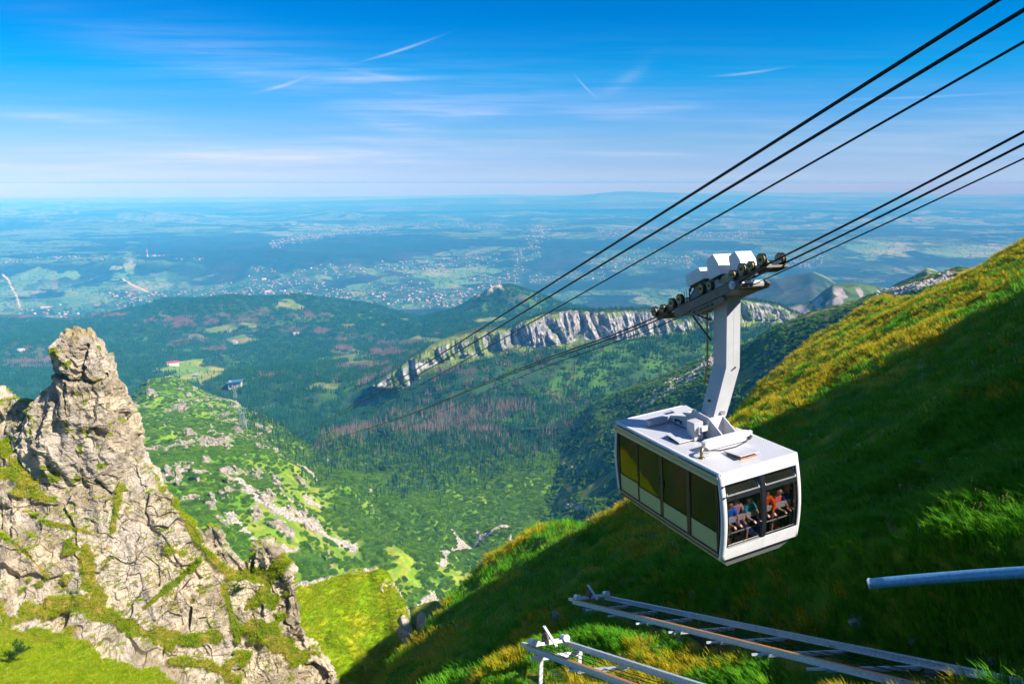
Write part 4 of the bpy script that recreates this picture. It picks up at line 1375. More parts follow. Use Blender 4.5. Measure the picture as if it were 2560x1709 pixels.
def make_summit():
    """the mountain top to the right and under the terrace, outside the picture: a hump added to it throws the long shadow across the slope"""
    gx, gy = np.meshgrid(np.linspace(-40, 190, 300), np.linspace(-90, 150, 300))
    q, w = gx * .891 - gy * .454, gx * .454 + gy * .891
    z = -8.85 + .603 * gx - .4127 * gy
    n = fbm(np.stack([gx, gy], -1) / 14., 4, 130)
    H = (9.0 + 4 * n) * sstep(66, 54, w + n * 14) * sstep(22, 30, w) + 2.6 * sstep(32, 22, w)
    z = z + sstep(13, 26, q) * H + n * .8  # unseen hump raised here to cast shade over the near slope
    z = np.minimum(z, 30 + 14 * (1 - np.exp(-np.maximum(z - 30, 0) / 14.)))
    P = np.stack([gx, gy, z], -1)
    u, v = UV(P)
    seen = sstep(2880, 2780, u) * sstep(5, 10, gy)
    P[..., 2] -= seen * (5 + .1 * gy)
    P[..., 2] -= 2.0 * sstep(12, 6, gy) * sstep(20, 8, np.abs(gx))
    c = lerp3([.050, .110, .010], [.13, .17, .014], sstep(-.3, .3, n))
    add('summit_ground', grid_mesh('summit_ground', P, c), bpy.data.materials['hillside_turf'], None, kind='structure')


make_summit()


def make_west():
    """the opposite mountainside, left of the picture: what the cabin's long glass side looks at"""
    gx, gy = np.meshgrid(np.linspace(-2600, -120, 260), np.linspace(-900, 2600, 300))
    e = -gx - .95 * np.maximum(gy, 0) - 60
    n = fbm(np.stack([gx, gy], -1) / 300., 5, 140)
    z = -520 + 470 * sstep(0, 700, e) + 90 * sstep(600, 1500, e) + n * 70 * sstep(0, 200, e)
    z = np.where(e < 0, -560 + e * .2, z)
    near = np.hypot(gx, gy)
    P = np.stack([gx, gy, np.minimum(z, -40 + near * .04)], -1)
    N = normals(P)
    c = lerp3([.030, .070, .008], [.08, .085, .015], sstep(-.2, .3, fbm(P[..., :2] / 60., 4, 141)))
    c = lerp3(c, C_ROCK * .25, sstep(.2, .35, fbm(P[..., :2] / 40., 5, 142)))
    add('hills', grid_mesh('hills', P, c), HM, None, kind='structure')


make_west()

# ================================================================== PLANTS
def spruce(name, h, w, tiers, spikes, mat, seed, lean=0.0, bare=0.0, droop=.35):
    r = random.Random(seed)
    V, Fc = [], []

    def tri(a, b, c):
        n = len(V)
        V.extend([a, b, c])
        Fc.append((n, n + 1, n + 2))
    for i in range(5):
        a0, a1 = 2 * math.pi * i / 5, 2 * math.pi * (i + 1) / 5
        rr = .018 * h
        tri((rr * math.cos(a0), rr * math.sin(a0), -1.0), (rr * math.cos(a1), rr * math.sin(a1), -1.0), (0, 0, h * .9))
    for t in range(tiers):
        f = t / max(1, tiers - 1)
        z = h * (.06 + .86 * f) + r.uniform(-.1, .1)
        rad = w * (1 - f) ** .85 * r.uniform(.85, 1.1) + .12
        th = h / tiers * 1.5
        ph = r.random() * 6.28
        for s in range(spikes):
            if r.random() < bare:
                continue
            a = ph + 2 * math.pi * (s + r.uniform(-.3, .3)) / spikes
            da = math.pi / spikes * 1.05
            R = rad * r.uniform(.65, 1.15)
            tip = (R * math.cos(a), R * math.sin(a), z - R * droop * r.uniform(.6, 1.3))
            q = R * .45
            l_ = (q * math.cos(a - da), q * math.sin(a - da), z + th * .10)
            r_ = (q * math.cos(a + da), q * math.sin(a + da), z + th * .10)
            top = (0, 0, z + th * .75)
            tri(top, l_, tip)
            tri(top, tip, r_)
    me = tri_mesh(name, V, Fc)
    me.materials.append(mat)
    return me


def bush(name, rad, h, n, size, mat, seed, flat=1.0):
    """dense mat of upright tufts over a lumpy dome"""
    r = random.Random(seed)
    V, Fc = [], []
    lobes = [(r.uniform(-.5, .5) * rad, r.uniform(-.5, .5) * rad, r.uniform(.45, .8) * rad, r.uniform(.6, 1.0) * h) for _ in range(4)]

    def top(x, y):
        z = 0
        for lx, ly, lr, lh in lobes:
            d = 1 - ((x - lx) ** 2 + (y - ly) ** 2) / (lr * lr)
            if d > 0:
                z = max(z, lh * math.sqrt(d))
        return z
    k = 0
    while k < n:
        a, q = r.random() * 6.283, math.sqrt(r.random()) * rad
        x, y = q * math.cos(a), q * math.sin(a)
        z = top(x, y)
        if z <= 0:
            k += .2
            continue
        z *= r.uniform(.75, 1.05)
        k += 1
        s = size * r.uniform(.6, 1.4)
        b = r.random() * 6.283
        nx, ny = x / rad, y / rad
        for j in range(3):
            g = b + j * 2.1
            n0 = len(V)
            V.extend([(x + s * .5 * math.cos(g), y + s * .5 * math.sin(g), z - s * .5), (x + s * .5 * math.cos(g + 1.6), y + s * .5 * math.sin(g + 1.6), z - s * .5),
                      (x + nx * s * .6 + r.uniform(-.2, .2) * s, y + ny * s * .6 + r.uniform(-.2, .2) * s, z + s * .6)])
            Fc.append((n0, n0 + 1, n0 + 2))
    # dark body so that nothing shows through
    n0 = len(V)
    m, kk = 10, 4
    for i in range(kk + 1):
        rr = rad * .95 * (1 - i / kk)
        for j in range(m):
            g = 2 * math.pi * j / m
            x, y = rr * math.cos(g), rr * math.sin(g)
            V.append((x * .9, y * .9, top(x, y) * .7 - .15 * (i == 0) - .3))
    for i in range(kk):
        for j in range(m):
            a, b = n0 + i * m + j, n0 + i * m + (j + 1) % m
            Fc.append((a, b, b + m, a + m))
    me = tri_mesh(name, V, Fc)
    me.materials.append(mat)
    return me


M_SPRUCE = leaf_mat('spruce_needles', (.008, .042, .020), (.018, .085, .022), (.060, .170, .018), trans=.12)
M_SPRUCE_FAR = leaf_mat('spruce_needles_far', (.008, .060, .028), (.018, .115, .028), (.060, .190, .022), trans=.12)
M_DEADTREE = leaf_mat('dead_spruce_twigs', (.150, .125, .130), (.230, .170, .150), (.360, .190, .090), trans=0)
M_PINE = leaf_mat('dwarf_pine_needles', (.055, .155, .003), (.120, .265, .003), (.210, .370, .006), trans=.2)
M_LEAFY = leaf_mat('rowan_leaves', (.06, .17, .02), (.10, .24, .02), (.14, .28, .03), trans=.3)

SPR = [spruce('spruce_a', 15, 2.6, 9, 8, M_SPRUCE, 1), spruce('spruce_b', 12, 2.5, 8, 7, M_SPRUCE, 2), spruce('spruce_c', 18, 2.7, 11, 7, M_SPRUCE, 3),
       spruce('spruce_d', 9, 2.2, 7, 7, M_SPRUCE, 4)]
DEADS = [spruce('dead_a', 14, 1.5, 10, 5, M_DEADTREE, 5, bare=.35, droop=.7), spruce('dead_b', 16, 1.7, 11, 5, M_DEADTREE, 6, bare=.3, droop=.6)]
BUSH = [bush('pine_mat_a', 3.4, 2.3, 210, .75, M_PINE, 1), bush('pine_mat_b', 2.6, 1.9, 150, .7, M_PINE, 2), bush('pine_mat_c', 4.2, 2.6, 260, .8, M_PINE, 3)]
LEAFY = [bush('rowan_a', 2.2, 3.6, 140, .6, M_LEAFY, 7)]


def clump(name, kinds, n, rad, seed, sc=(.7, 1.2)):
    """a handful of far trees as one light mesh"""
    r = random.Random(seed)
    V, Fc = [], []
    for k in range(n):
        m = r.choice(kinds)
        a, q = r.random() * 6.28, math.sqrt(r.random()) * rad
        s = r.uniform(*sc)
        g = r.random() * 6.28
        n0 = len(V)
        for v in m.vertices:
            x, y, z = v.co
            V.append((q * math.cos(a) + s * (x * math.cos(g) - y * math.sin(g)), q * math.sin(a) + s * (x * math.sin(g) + y * math.cos(g)), s * z))
        for p in m.polygons:
            Fc.append(tuple(i + n0 for i in p.vertices))
    me = tri_mesh(name, V, Fc)
    me.materials.append(kinds[0].materials[0])
    return me


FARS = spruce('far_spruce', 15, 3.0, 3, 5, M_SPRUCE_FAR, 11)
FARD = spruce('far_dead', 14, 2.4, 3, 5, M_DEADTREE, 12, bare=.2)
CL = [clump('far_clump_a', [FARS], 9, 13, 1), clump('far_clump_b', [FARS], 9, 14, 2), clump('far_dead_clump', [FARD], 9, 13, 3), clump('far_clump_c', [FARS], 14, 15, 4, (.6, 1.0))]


def in_frame(p, m=40):
    u, v = UV(p)
    return (u > -m) & (u < 2560 + m) & (v > 400) & (v < 1709 + m * 3)


# ---------------------------------------------------------------- spruce forest on the valley floor
def valley_plants():
    P, U, V, rk, sc, gr, fo, on_ridge, n = VAL
    bare = np.clip(rk + sc, 0, 1)
    # forest: full stand, thinning out to single trees among the dwarf pine
    vf = np.interp(U, [200, 700, 760, 830, 900, 1000, 1100, 1180, 1300, 1420, 1500, 2000], [900, 1060, 1120, 1190, 1230, 1215, 1225, 1190, 1170, 1120, 1070, 1030])
    fringe = sstep(110, 0, V - vf) * .16 * (V > vf) * (U > 760) * sstep(.0, .25, n + .12) + .012 * (V > 1150) * (U > 800) * (V < 1420)
    ridge_tr = on_ridge * sstep(740, 690, 0 * U + 715) * 0
    east = sstep(-12, 10, in_poly(U, V, [(600, 1010), (660, 1030), (720, 1080), (790, 1130), (830, 1160), (790, 1230), (740, 1180), (680, 1120), (600, 1060)])) * .35
    wgt = (fo * .9 + fringe + east) * (1 - bare) * (1 - gr * .8)
    p, i, j, tot = grid_sample(P, wgt, 46000)
    dens = 1 / 34.          # one spruce per 34 m2 in a full stand
    m = min(46000, int(tot * dens))
    p, i, j = p[:m], i[:m], j[:m]
    u, v = UV(p)
    D = p[:, 1]
    dn = fbm(p[:, :2] / 38., 4, 600)
    dead = (np.exp(-(((u - 1110) / 260.) ** 2 + ((v - 1062) / 38.) ** 2)) * 1.0 + np.exp(-(((u - 850) / 60.) ** 2 + ((v - 1080) / 26.) ** 2)) * .8 + np.exp(-(((u - 1230) / 110.) ** 2 + ((v - 1015) / 16.) ** 2)) * .8 + .04) > RNG.random(m) * .9 + .22 - dn * .9
    idx = RNG.integers(0, 4, m)
    idx = np.where(dead, 4 + RNG.integers(0, 2, m), idx)
    s = RNG.uniform(.5, 1.3, m) * (.72 + .3 * sstep(1000, 1500, D))
    # the 300 that stand nearest are trees of their own
    order = np.argsort(np.where((u > 640) & (u < 1800) & (v < 1500) & ~dead & (visible(p, u, v)), D, 1e9))
    near = order[:260]
    rest = np.ones(m, bool)
    rest[near] = False
    scatter('spruce_forest', p[rest], SPR + DEADS, idx[rest], RNG.uniform(0, 6.28, rest.sum()), s[rest], kind='stuff', label='dense dark spruce forest with grey and rust dead stands on the valley floor')
    kind_ = ['broad dark spruce', 'small bushy spruce', 'tall narrow spruce', 'short young spruce']

    def place(uu, vv):
        if uu < 860:
            return 'at the foot of the green ridge'
        if uu < 1010:
            return 'beside the open glade on the valley floor'
        if uu < 1180:
            return 'above the head of the dry stream bed'
        return 'on the mounds right of the dry stream bed'
    for k in near:
        q = int(idx[k])
        o = bpy.data.objects.new('spruce_tree', SPR[q])
        COL.objects.link(o)
        o.location = p[k]
        o.rotation_euler[2] = float(RNG.uniform(0, 6.28))
        o.scale = (float(s[k]),) * 3
        pl = place(float(u[k]), float(v[k]))
        o['label'], o['category'], o['group'] = '%s %s' % (kind_[q], pl), 'spruce tree', '%ss %s' % (kind_[q], pl)
    # dwarf pine
    wgt = (1 - bare) * (1 - gr * .93) * (1 - fo * .55) * (.35 + .65 * sstep(-.35, -.05, n + .15)) * sstep(1500, 1200, P[..., 1])
    wgt = wgt * (1 - .25 * on_ridge)
    wgt = np.maximum(wgt, on_ridge * (1 - bare) * .45 * sstep(-.3, 0, n) * (1 - gr * .8))
    p, i, j, tot = grid_sample(P, wgt, 60000)
    m = min(60000, int(tot / 13.))
    p = p[:m]
    keep = in_frame(p)
    p = p[keep]
    m = len(p)
    p[:, 2] -= .25
    scatter('dwarf_pine', p, BUSH, RNG.integers(0, 3, m), RNG.uniform(0, 6.28, m), np.stack([RNG.uniform(.8, 1.3, m), RNG.uniform(.8, 1.3, m), RNG.uniform(.5, 1.2, m)], -1), kind='stuff', label='dwarf pine thicket covering the valley floor and the green ridge')
    # pale rowans among the pines
    w2 = sstep(.05, .3, n) * (1 - bare) * (V > 1000) * (V < 1330) * (U > 640)
    p, i, j, tot = grid_sample(P, w2, 700)
    m = len(p)
    scatter('rowan_scrub', p, LEAFY, np.zeros(m, int), RNG.uniform(0, 6.28, m), RNG.uniform(.6, 1.5, m), kind='stuff', label='pale green leafy scrub dotted among the dark pines')
    # loose boulders on screes and gully
    p, i, j, tot = grid_sample(P, sc + rk * .06 + .0015 * (1 - fo), 9000)
    scatter('scree_stones', p, STONES, RNG.integers(0, 3, 9000), RNG.uniform(0, 6.28, 9000), RNG.uniform(.4, 1.0, 9000) ** 2 * 2.0, tilt=RNG.uniform(-.5, .5, (9000, 2)), kind='stuff', label='pale loose stones on the screes and along the dry stream bed')


def visible(p, u, v):
    """rough test: in the open part of the picture, above the near silhouettes"""
    hs = np.interp(u, [q[0] for q in HC], [q[1] for q in HC])
    left = np.interp(u, [0, 430, 560, 700, 760, 900, 1000, 1100], [900, 1230, 1350, 1400, 1450, 1420, 1480, 1560])
    return (v < hs - 12) & (v < left - 8) & (v > 1000)


def stone(name, seed, mat):
    r = random.Random(seed)
    import bmesh
    bm = bmesh.new()
    bmesh.ops.create_icosphere(bm, subdivisions=1, radius=1)
    for v in bm.verts:
        v.co *= r.uniform(.65, 1.15)
        v.co.z *= .65
    me = bpy.data.meshes.new(name)
    bm.to_mesh(me)
    bm.free()
    me.materials.append(mat)
    return me


M_STONE = leaf_mat('pale_stone', (.36, .31, .26), (.50, .45, .38), (.60, .54, .46), trans=0, rough=.95)
STONES = [stone('stone_%s' % c, i, M_STONE) for i, c in enumerate('abc')]
valley_plants()


def woodland_plants():
    P, U, V, clear, dead, alp = WOOD
    D = P[..., 1]
    # nearer slopes: single-tree detail by small clumps; farther ones sparser and larger
    vis = sstep(2560 + 250, 2560 + 150, U) * sstep(-250, -150, U)
    wgt = (1 - np.clip(clear * 1.1, 0, 1)) * vis * sstep(5300, 4900, D) * (1 - .35 * sstep(.1, .3, fbm(P[..., :2] / 120., 4, 610)))
    # open slope of bushes and glades under the cliffs
    glade = sstep(.0, .25, fbm(P[..., :2] / 50., 4, 611) + .05) * (U > 1250) * (V < 985) * (V > 850)
    wgt = wgt * (1 - glade * .75)
    p, i, j, tot = grid_sample(P, wgt, 70000)
    m = min(70000, int(tot / 330.))
    p, i, j = p[:m], i[:m], j[:m]
    dd = dead[i, j] > RNG.random(m) * .8 + .15
    rim = (RNG.random(m) < .12 * (p[:, 1] < 2300))
    idx = np.where(dd | rim & (UV(p)[0] < 1500) & (UV(p)[0] > 1000), 2, RNG.choice([0, 1, 3], m))
    s = RNG.uniform(.8, 1.15, m)
    scatter('far_spruce_forest', p, CL, idx, RNG.uniform(0, 6.28, m), s, kind='stuff', label='far blue green spruce woods with purple dead stands on the hills')
    # single trees in the alp and along its rim
    p, i, j, tot = grid_sample(P, alp * sstep(.15, .35, fbm(P[..., :2] / 40., 3, 612)), 40)
    scatter('meadow_trees', p, SPR, RNG.integers(0, 4, len(p)), RNG.uniform(0, 6.28, len(p)), RNG.uniform(.8, 1.2, len(p)), kind='stuff', label='scattered spruces on the pale green alp')
    p, i, j, tot = grid_sample(P, glade * 1.0, 5200)
    scatter('slope_scrub', p, BUSH + LEAFY, RNG.choice([0, 1, 2, 3, 3, 3], len(p)), RNG.uniform(0, 6.28, len(p)), RNG.uniform(.9, 2.0, len(p)), kind='stuff', label='light green scrub on the slope under the cliffs')
    # woods on the cliff top and its ledges
    P, U, V, rock, t = CLIFF
    mead = in_poly(U, V, [(1060, 885), (1085, 850), (1120, 842), (1275, 822), (1270, 838), (1200, 836), (1120, 866), (1040, 908)]) > 0
    w = (1 - rock) * (.06 * (t > 0) * (t < 1) + 1.0 * (t >= 1) * (U > 1290) + .3 * (t >= 1) + .15 * (t <= 0)) * (1 - mead * 1.0)
    p, i, j, tot = grid_sample(P, w, 9000)
    m = min(9000, int(tot / 26))
    scatter('cliff_trees', p[:m], SPR, RNG.integers(0, 4, m), RNG.uniform(0, 6.28, m), RNG.uniform(.35, .8, m), kind='stuff', label='dark spruces along the rim and ledges of the pale cliffs')


woodland_plants()


def spur_plants():
    P, U, V, sc, top = SPUR
    n = fbm(P[..., :2] / 45., 4, 44)
    w = (1 - sc) * (1 - top * .9) * sstep(.22, .0, n)
    p, i, j, tot = grid_sample(P, w, 30000)
    m = min(26000, int(tot / 12.))
    p = p[:m]
    p = p[in_frame(p)]
    m = len(p)
    p[:, 2] -= .3
    scatter('spur_dwarf_pine', p, BUSH, RNG.integers(0, 3, m), RNG.uniform(0, 6.28, m), np.stack([RNG.uniform(.8, 1.4, m), RNG.uniform(.8, 1.4, m), RNG.uniform(.5, 1.1, m)], -1), kind='stuff', label='dwarf pine patches on the shaded mountain spur')
    p, i, j, tot = grid_sample(P, sc, 3500)
    scatter('spur_stones', p, STONES, RNG.integers(0, 3, 3500), RNG.uniform(0, 6.28, 3500), RNG.uniform(.5, 1.2, 3500) ** 2 * 2.2, tilt=RNG.uniform(-.5, .5, (3500, 2)), kind='stuff', label='pale boulders in the stone runs of the mountain spur')
    # spruces creeping up the lower spur
    w = sstep(1250, 1050, V) * sstep(1700, 1450, U) * (1 - sc) * sstep(-.1, .2, fbm(P[..., :2] / 60., 3, 46))
    p, i, j, tot = grid_sample(P, w, 2600)
    m = min(2600, int(tot / 60))
    scatter('spur_spruces', p[:m], SPR, RNG.integers(0, 4, m), RNG.uniform(0, 6.28, m), RNG.uniform(.45, .9, m), kind='stuff', label='spruces climbing the foot of the mountain spur')


spur_plants()


# ---------------------------------------------------------------- grass
def tuft(name, n, h, spread, w, mat, seed, lean=.5, heads=False):
    r = random.Random(seed)
    V, Fc = [], []
    for k in range(n):
        a, q = r.random() * 6.283, math.sqrt(r.random()) * spread
        x, y = q * math.cos(a), q * math.sin(a)
        H = h * r.uniform(.55, 1.15)
        b = a + r.uniform(-.8, .8)
        # lean outward and to local -x (combed downhill)
        lx, ly = math.cos(b) * .45 - lean, math.sin(b) * .45
        wx, wy = -math.sin(b) * w, math.cos(b) * w
        n0 = len(V)
        V.extend([(x - wx, y - wy, -.03), (x + wx, y + wy, -.03), (x + lx * H * .35 + wx * .8, y + ly * H * .35 + wy * .8, H * .6), (x + lx * H * .35 - wx * .8, y + ly * H * .35 - wy * .8, H * .6),
                  (x + lx * H * .95, y + ly * H * .95, H * (1 - .28 * lean))])
        Fc.extend([(n0, n0 + 1, n0 + 2, n0 + 3), (n0 + 3, n0 + 2, n0 + 4)])
    me = tri_mesh(name, V, Fc)
    me.materials.append(mat)
    return me


M_GRASS = leaf_mat('meadow_grass', (.042, .220, .004), (.095, .340, .004), (.220, .420, .008), trans=.30, rough=.6)
M_STRAWG = leaf_mat('dry_mountain_grass', (.220, .300, .006), (.490, .390, .008), (.660, .430, .020), trans=.35, rough=.6)
M_LIME = leaf_mat('bright_turf', (.250, .430, .003), (.400, .520, .006), (.56, .47, .02), trans=.3, rough=.7)
TUFTS = [tuft('tuft_a', 26, .34, .22, .012, M_GRASS, 1), tuft('tuft_b', 26, .28, .25, .012, M_GRASS, 2), tuft('tuft_dry', 24, .36, .20, .011, M_STRAWG, 3), tuft('tuft_dry_b', 22, .30, .22, .011, M_STRAWG, 4, lean=.7)]
BIGT = [tuft('far_tuft_a', 26, .34, .55, .020, M_GRASS, 11), tuft('far_tuft_b', 26, .28, .60, .020, M_GRASS, 12), tuft('far_tuft_dry', 24, .34, .5, .020, M_STRAWG, 13), tuft('far_tuft_dry_b', 24, .30, .55, .020, M_STRAWG, 14, lean=.7)]
LIMET = [tuft('turf_a', 20, .35, .6, .045, M_LIME, 21, lean=.3), tuft('turf_b', 20, .3, .6, .045, M_LIME, 22, lean=.4)]


def hillside_grass():
    P, U, V, bank, s_, w_ = SLOPE
    D = P[..., 1]
    N = normals(P)
    vis = (U > 780) & (U < 2620) & (V < 1780)
    # dry grass gathers on the backs of the swells; more far out paints golden sunlight
    n = fbm(P[..., :2] / 4.5, 4, 700)
    swell = fbm(P[..., :2] / 22., 3, 111)
    dry = sstep(-.08, .25, n + .35 * swell + .24 * sstep(48, 80, D) - .05 * sstep(30, 18, D))
    soil = (np.abs(bank - 4) < 8) & (U > 1600)
    for name, lo, hi, cnt, kinds, per, lab in (
            ('near_grass', 6, 34, 90000, TUFTS, .035, 'long uncombed green and dry grass below the steel rails'),
            ('hillside_grass', 30, 260, 140000, BIGT, .2, 'green and golden grass tufts all over the steep right hillside')):
        w = vis * sstep(lo - 4, lo + 2, D) * sstep(hi + 4, hi - 3, D) * (1 - soil * .9) * (.35 + .65 * sstep(-.3, .1, fbm(P[..., :2] / 1.7, 3, 701)))
        if name == 'hillside_grass':
            w = w / (1 + (D / 90.) ** 2)
        p, i, j, tot = grid_sample(P, w, cnt)
        m = min(cnt, int(tot / per))
        p, i, j = p[:m], i[:m], j[:m]
        ok = np.ones(m, bool)
        for (ua_, va_, Da), (ub_, vb_, Db) in (((1472, 1497, 31.9), (2410, 1707, 15.2)), ((1363, 1610, 24.4), (1645, 1707, 18.1))):
            A_, B_ = AT(ua_, va_, Da), AT(ub_, vb_, Db)
            B_ = A_ + (B_ - A_) * 1.3
            e_ = (B_ - A_)[:2]
            t_ = np.clip(((p[:, :2] - A_[:2]) @ e_) / (e_ @ e_), 0, 1)
            ok &= (np.hypot(*(p[:, :2] - A_[:2] - t_[:, None] * e_).T) > 1.0) | (RNG.random(m) < .12)
        p, i, j = p[ok], i[ok], j[ok]
        m = len(p)
        dr = dry[i, j] > RNG.random(m) * .95 + .05
        idx = np.where(dr, 2 + RNG.integers(0, 2, m), RNG.integers(0, 2, m))
        sc = RNG.uniform(.6, 1.25, m)
        # tufts hang downhill: their local -x points down the slope
        rz = math.atan2(-.4127, .603) + RNG.normal(0, .45, m)
        scatter(name, p, kinds, idx, rz, sc, kind='stuff', label=lab)
        print(name, m, tot)


hillside_grass()


def left_turf():
    P, U, V, turf = CRAG
    w = sstep(.45, .75, turf) * (U > -20) * (V < 1760)
    p, i, j, tot = grid_sample(P, w, 26000)
    m = min(26000, int(tot / .08))
    scatter('crag_turf', p[:m], LIMET, RNG.integers(0, 2, m), RNG.uniform(0, 6.28, m), RNG.uniform(.4, .8, m), kind='stuff', label='bright yellow green turf on the ledges of the left crag')


left_turf()


def knoll_turf():
    P, U, V, rock = KNOLL
    w = (1 - rock) * (U > 620) * (U < 1045) * (V < 1760)
    p, i, j, tot = grid_sample(P, w, 26000)
    m = min(26000, int(tot / .16))
    scatter('knoll_grass', p[:m], LIMET, RNG.integers(0, 2, m), RNG.uniform(0, 6.28, m), RNG.uniform(.5, 1.1, m), kind='stuff', label='yellow green grass all over the sunlit knoll')


knoll_turf()

M_BUSH = leaf_mat('mountain_pine_needles', (.016, .060, .010), (.030, .095, .010), (.05, .13, .012), trans=.15)


def shrub(name, mat, seed):
    """ragged mountain pine: upswept needle brushes on several spreading limbs"""
    r = random.Random(seed)
    V, Fc = [], []
    for limb in range(16):
        a = r.random() * 6.283
        L_ = r.uniform(.5, 1.1)
        rise = r.uniform(.15, .75)
        for k in range(34):
            t = r.uniform(.25, 1.0)
            x, y, z = L_ * t * math.cos(a) + r.gauss(0, .10), L_ * t * math.sin(a) + r.gauss(0, .10), rise * t ** 1.4 + r.uniform(0, .14)
            ln_ = r.uniform(.10, .22)
            for q in range(5):
                g = r.random() * 6.283
                dx, dy = math.cos(a) * .35 + math.cos(g) * .7, math.sin(a) * .35 + math.sin(g) * .7
                n0 = len(V)
                w_ = .022
                V.extend([(x - dy * w_, y + dx * w_, z), (x + dy * w_, y - dx * w_, z), (x + dx * ln_, y + dy * ln_, z + ln_ * r.uniform(.5, 1.2))])
                Fc.append((n0, n0 + 1, n0 + 2))
    me = tri_mesh(name, V, Fc)
    me.materials.append(mat)
    return me


PINEBUSH = shrub('mountain_pine', M_BUSH, 36)
for u, v, D, s, lab in [(42, 1636, 75.5, 1.35, 'round dark green pine bush alone on the bright grass shelf'), (594, 1478, 97.5, .95, 'dark green pine bush on the ledge under the split boulder'),
                        (741, 1562, 99, .5, 'tiny dark pine bush on the right rim of the crag'), (492, 1408, 96.0, .45, 'tiny pine bush at the head of the slanting grass ledge')]:
    c = AT(u, v, D)
    t_ = thing('pine_bush', lab, 'bush', c, data=PINEBUSH, group='pine bushes on the left crag')
    t_.scale = (s, s, s)

# ================================================================== THE AERIAL TRAMWAY
AZR = math.radians(-20)
FW = Vector((math.sin(AZR), math.cos(AZR), 0))
RT = Vector((math.cos(AZR), -math.sin(AZR), 0))
SLO = math.atan(.424)

M_WHITE = plain('white_paint', (.78, .78, .80), .38, var=.07, scale=2.2)


def weathered(m, amt):
    """rain streaks and grime on painted panels"""
    nt = m.node_tree
    b = nt.nodes['Principled BSDF']
    src = b.inputs['Base Color'].links[0].from_socket
    n = noise(nt, 1.0, 6, .65, objv(nt, (9, 9, .7)))
    n2 = noise(nt, 3.0, 5, .7, objv(nt))
    f = mth(nt, 'MULTIPLY', ramp(nt, n, [(.52, (0, 0, 0)), (.75, (1, 1, 1))]), ramp(nt, n2, [(.45, (0, 0, 0)), (.7, (1, 1, 1))]))
    c = mixc(nt, mth(nt, 'MULTIPLY', f, amt), src, (.34, .30, .24))
    ln(nt, c, b.inputs['Base Color'])


weathered(M_WHITE, .55)
M_DULL = plain('shade_grey_white_paint', (.50, .51, .53), .5, var=.08, scale=1.5)  # white paint darkened to carry the shade of the hanger's near face
weathered(M_DULL, .6)
M_GREY = plain('grey_paint', (.36, .38, .41), .5, var=.10, scale=2)
M_DARK = plain('dark_steel', (.15, .14, .115), .55, metal=.2, var=.35, scale=5)
M_GREASE = plain('greasy_steel', (.050, .042, .030), .45, metal=.3, var=.5, scale=8)
M_YEL = plain('worn_yellow_and_sunlit_paint', (.46, .30, .05), .5, var=.30, scale=7)
M_BLACK = plain('black_rubber', (.012, .013, .015), .4, var=.2)
M_FRAME = plain('black_frame', (.016, .020, .026), .3, var=.1)
M_ALU = plain('aluminium', (.58, .60, .60), .35, metal=.6, var=.08, scale=4)
M_CREAM = plain('cream_green_panel', (.44, .47, .22), .45, var=.06, scale=.8)
M_FASCIA = plain('pale_olive_fascia', (.48, .48, .30), .4, metal=.2, var=.1, scale=.8)
M_FLOOR = plain('cabin_floor', (.045, .035, .040), .8, var=.2)
M_BROWN = plain('brown_sill', (.11, .085, .055), .5, metal=.2, var=.3, scale=5)
M_ROPE = plain('oiled_wire_rope', (.012, .012, .016), .45, metal=.3, var=.3, scale=30)
M_RUSTW = plain('rusty_wood', (.36, .20, .09), .8, var=.3, scale=8)
M_GALV = plain('galvanised_steel', (.60, .65, .70), .42, metal=.15, var=.22, scale=14)
M_RUST = plain('rusty_rail_top', (.62, .22, .05), .6, metal=.1, var=.35, scale=10)


def tread_mat():
    m, nt, b = newmat('tread_plate')
    p = objv(nt)
    w = nd(nt, 'ShaderNodeTexBrick', i_Scale=1.0)
    w.inputs['Mortar Size'].default_value = .006
    w.inputs['Brick Width'].default_value = .07
    w.inputs['Row Height'].default_value = .035
    ln(nt, p, w.inputs['Vector'])
    n = noise(nt, 1.2, 5, .6, p)
    c = ramp(nt, n, [(.3, (.66, .66, .68)), (.7, (.78, .78, .80))])
    c = mixc(nt, w.outputs['Fac'], c, (.50, .50, .54))
    ln(nt, c, b.inputs['Base Color'])
    b.inputs['Metallic'].default_value = .25
    b.inputs['Roughness'].default_value = .42
    bump(nt, b, w.outputs['Fac'], -.5, .006)
    return m


M_TREAD = tread_mat()


def glass_mat(name, tint, refl=1.0, dirt=.0, coat=(1, 1, 1)):
    m, nt, b = newmat(name)
    nt.nodes.remove(b)
    t = nd(nt, 'ShaderNodeBsdfTransparent')
    t.inputs[0].default_value = (*tint, 1)
    g = nd(nt, 'ShaderNodeBsdfGlossy', i_Roughness=.02)
    g.inputs['Color'].default_value = (*coat, 1)
    fr = nd(nt, 'ShaderNodeFresnel', i_IOR=1.5)
    mx = nd(nt, 'ShaderNodeMixShader')
    ln(nt, mth(nt, 'MULTIPLY', fr.outputs[0], refl, clamp=True), mx.inputs[0])
    ln(nt, t.outputs[0], mx.inputs[1])
    ln(nt, g.outputs[0], mx.inputs[2])
    last = mx.outputs[0]
    if dirt:
        d = nd(nt, 'ShaderNodeBsdfDiffuse')
        d.inputs[0].default_value = (.5, .5, .4, 1)
        m2 = nd(nt, 'ShaderNodeMixShader')
        ln(nt, mth(nt, 'MULTIPLY', noise(nt, 1.5, 4, .6, objv(nt)), dirt), m2.inputs[0])
        ln(nt, last, m2.inputs[1])
        ln(nt, d.outputs[0], m2.inputs[2])
        last = m2.outputs[0]
    ln(nt, last, nt.nodes['Material Output'].inputs[0])
    return m


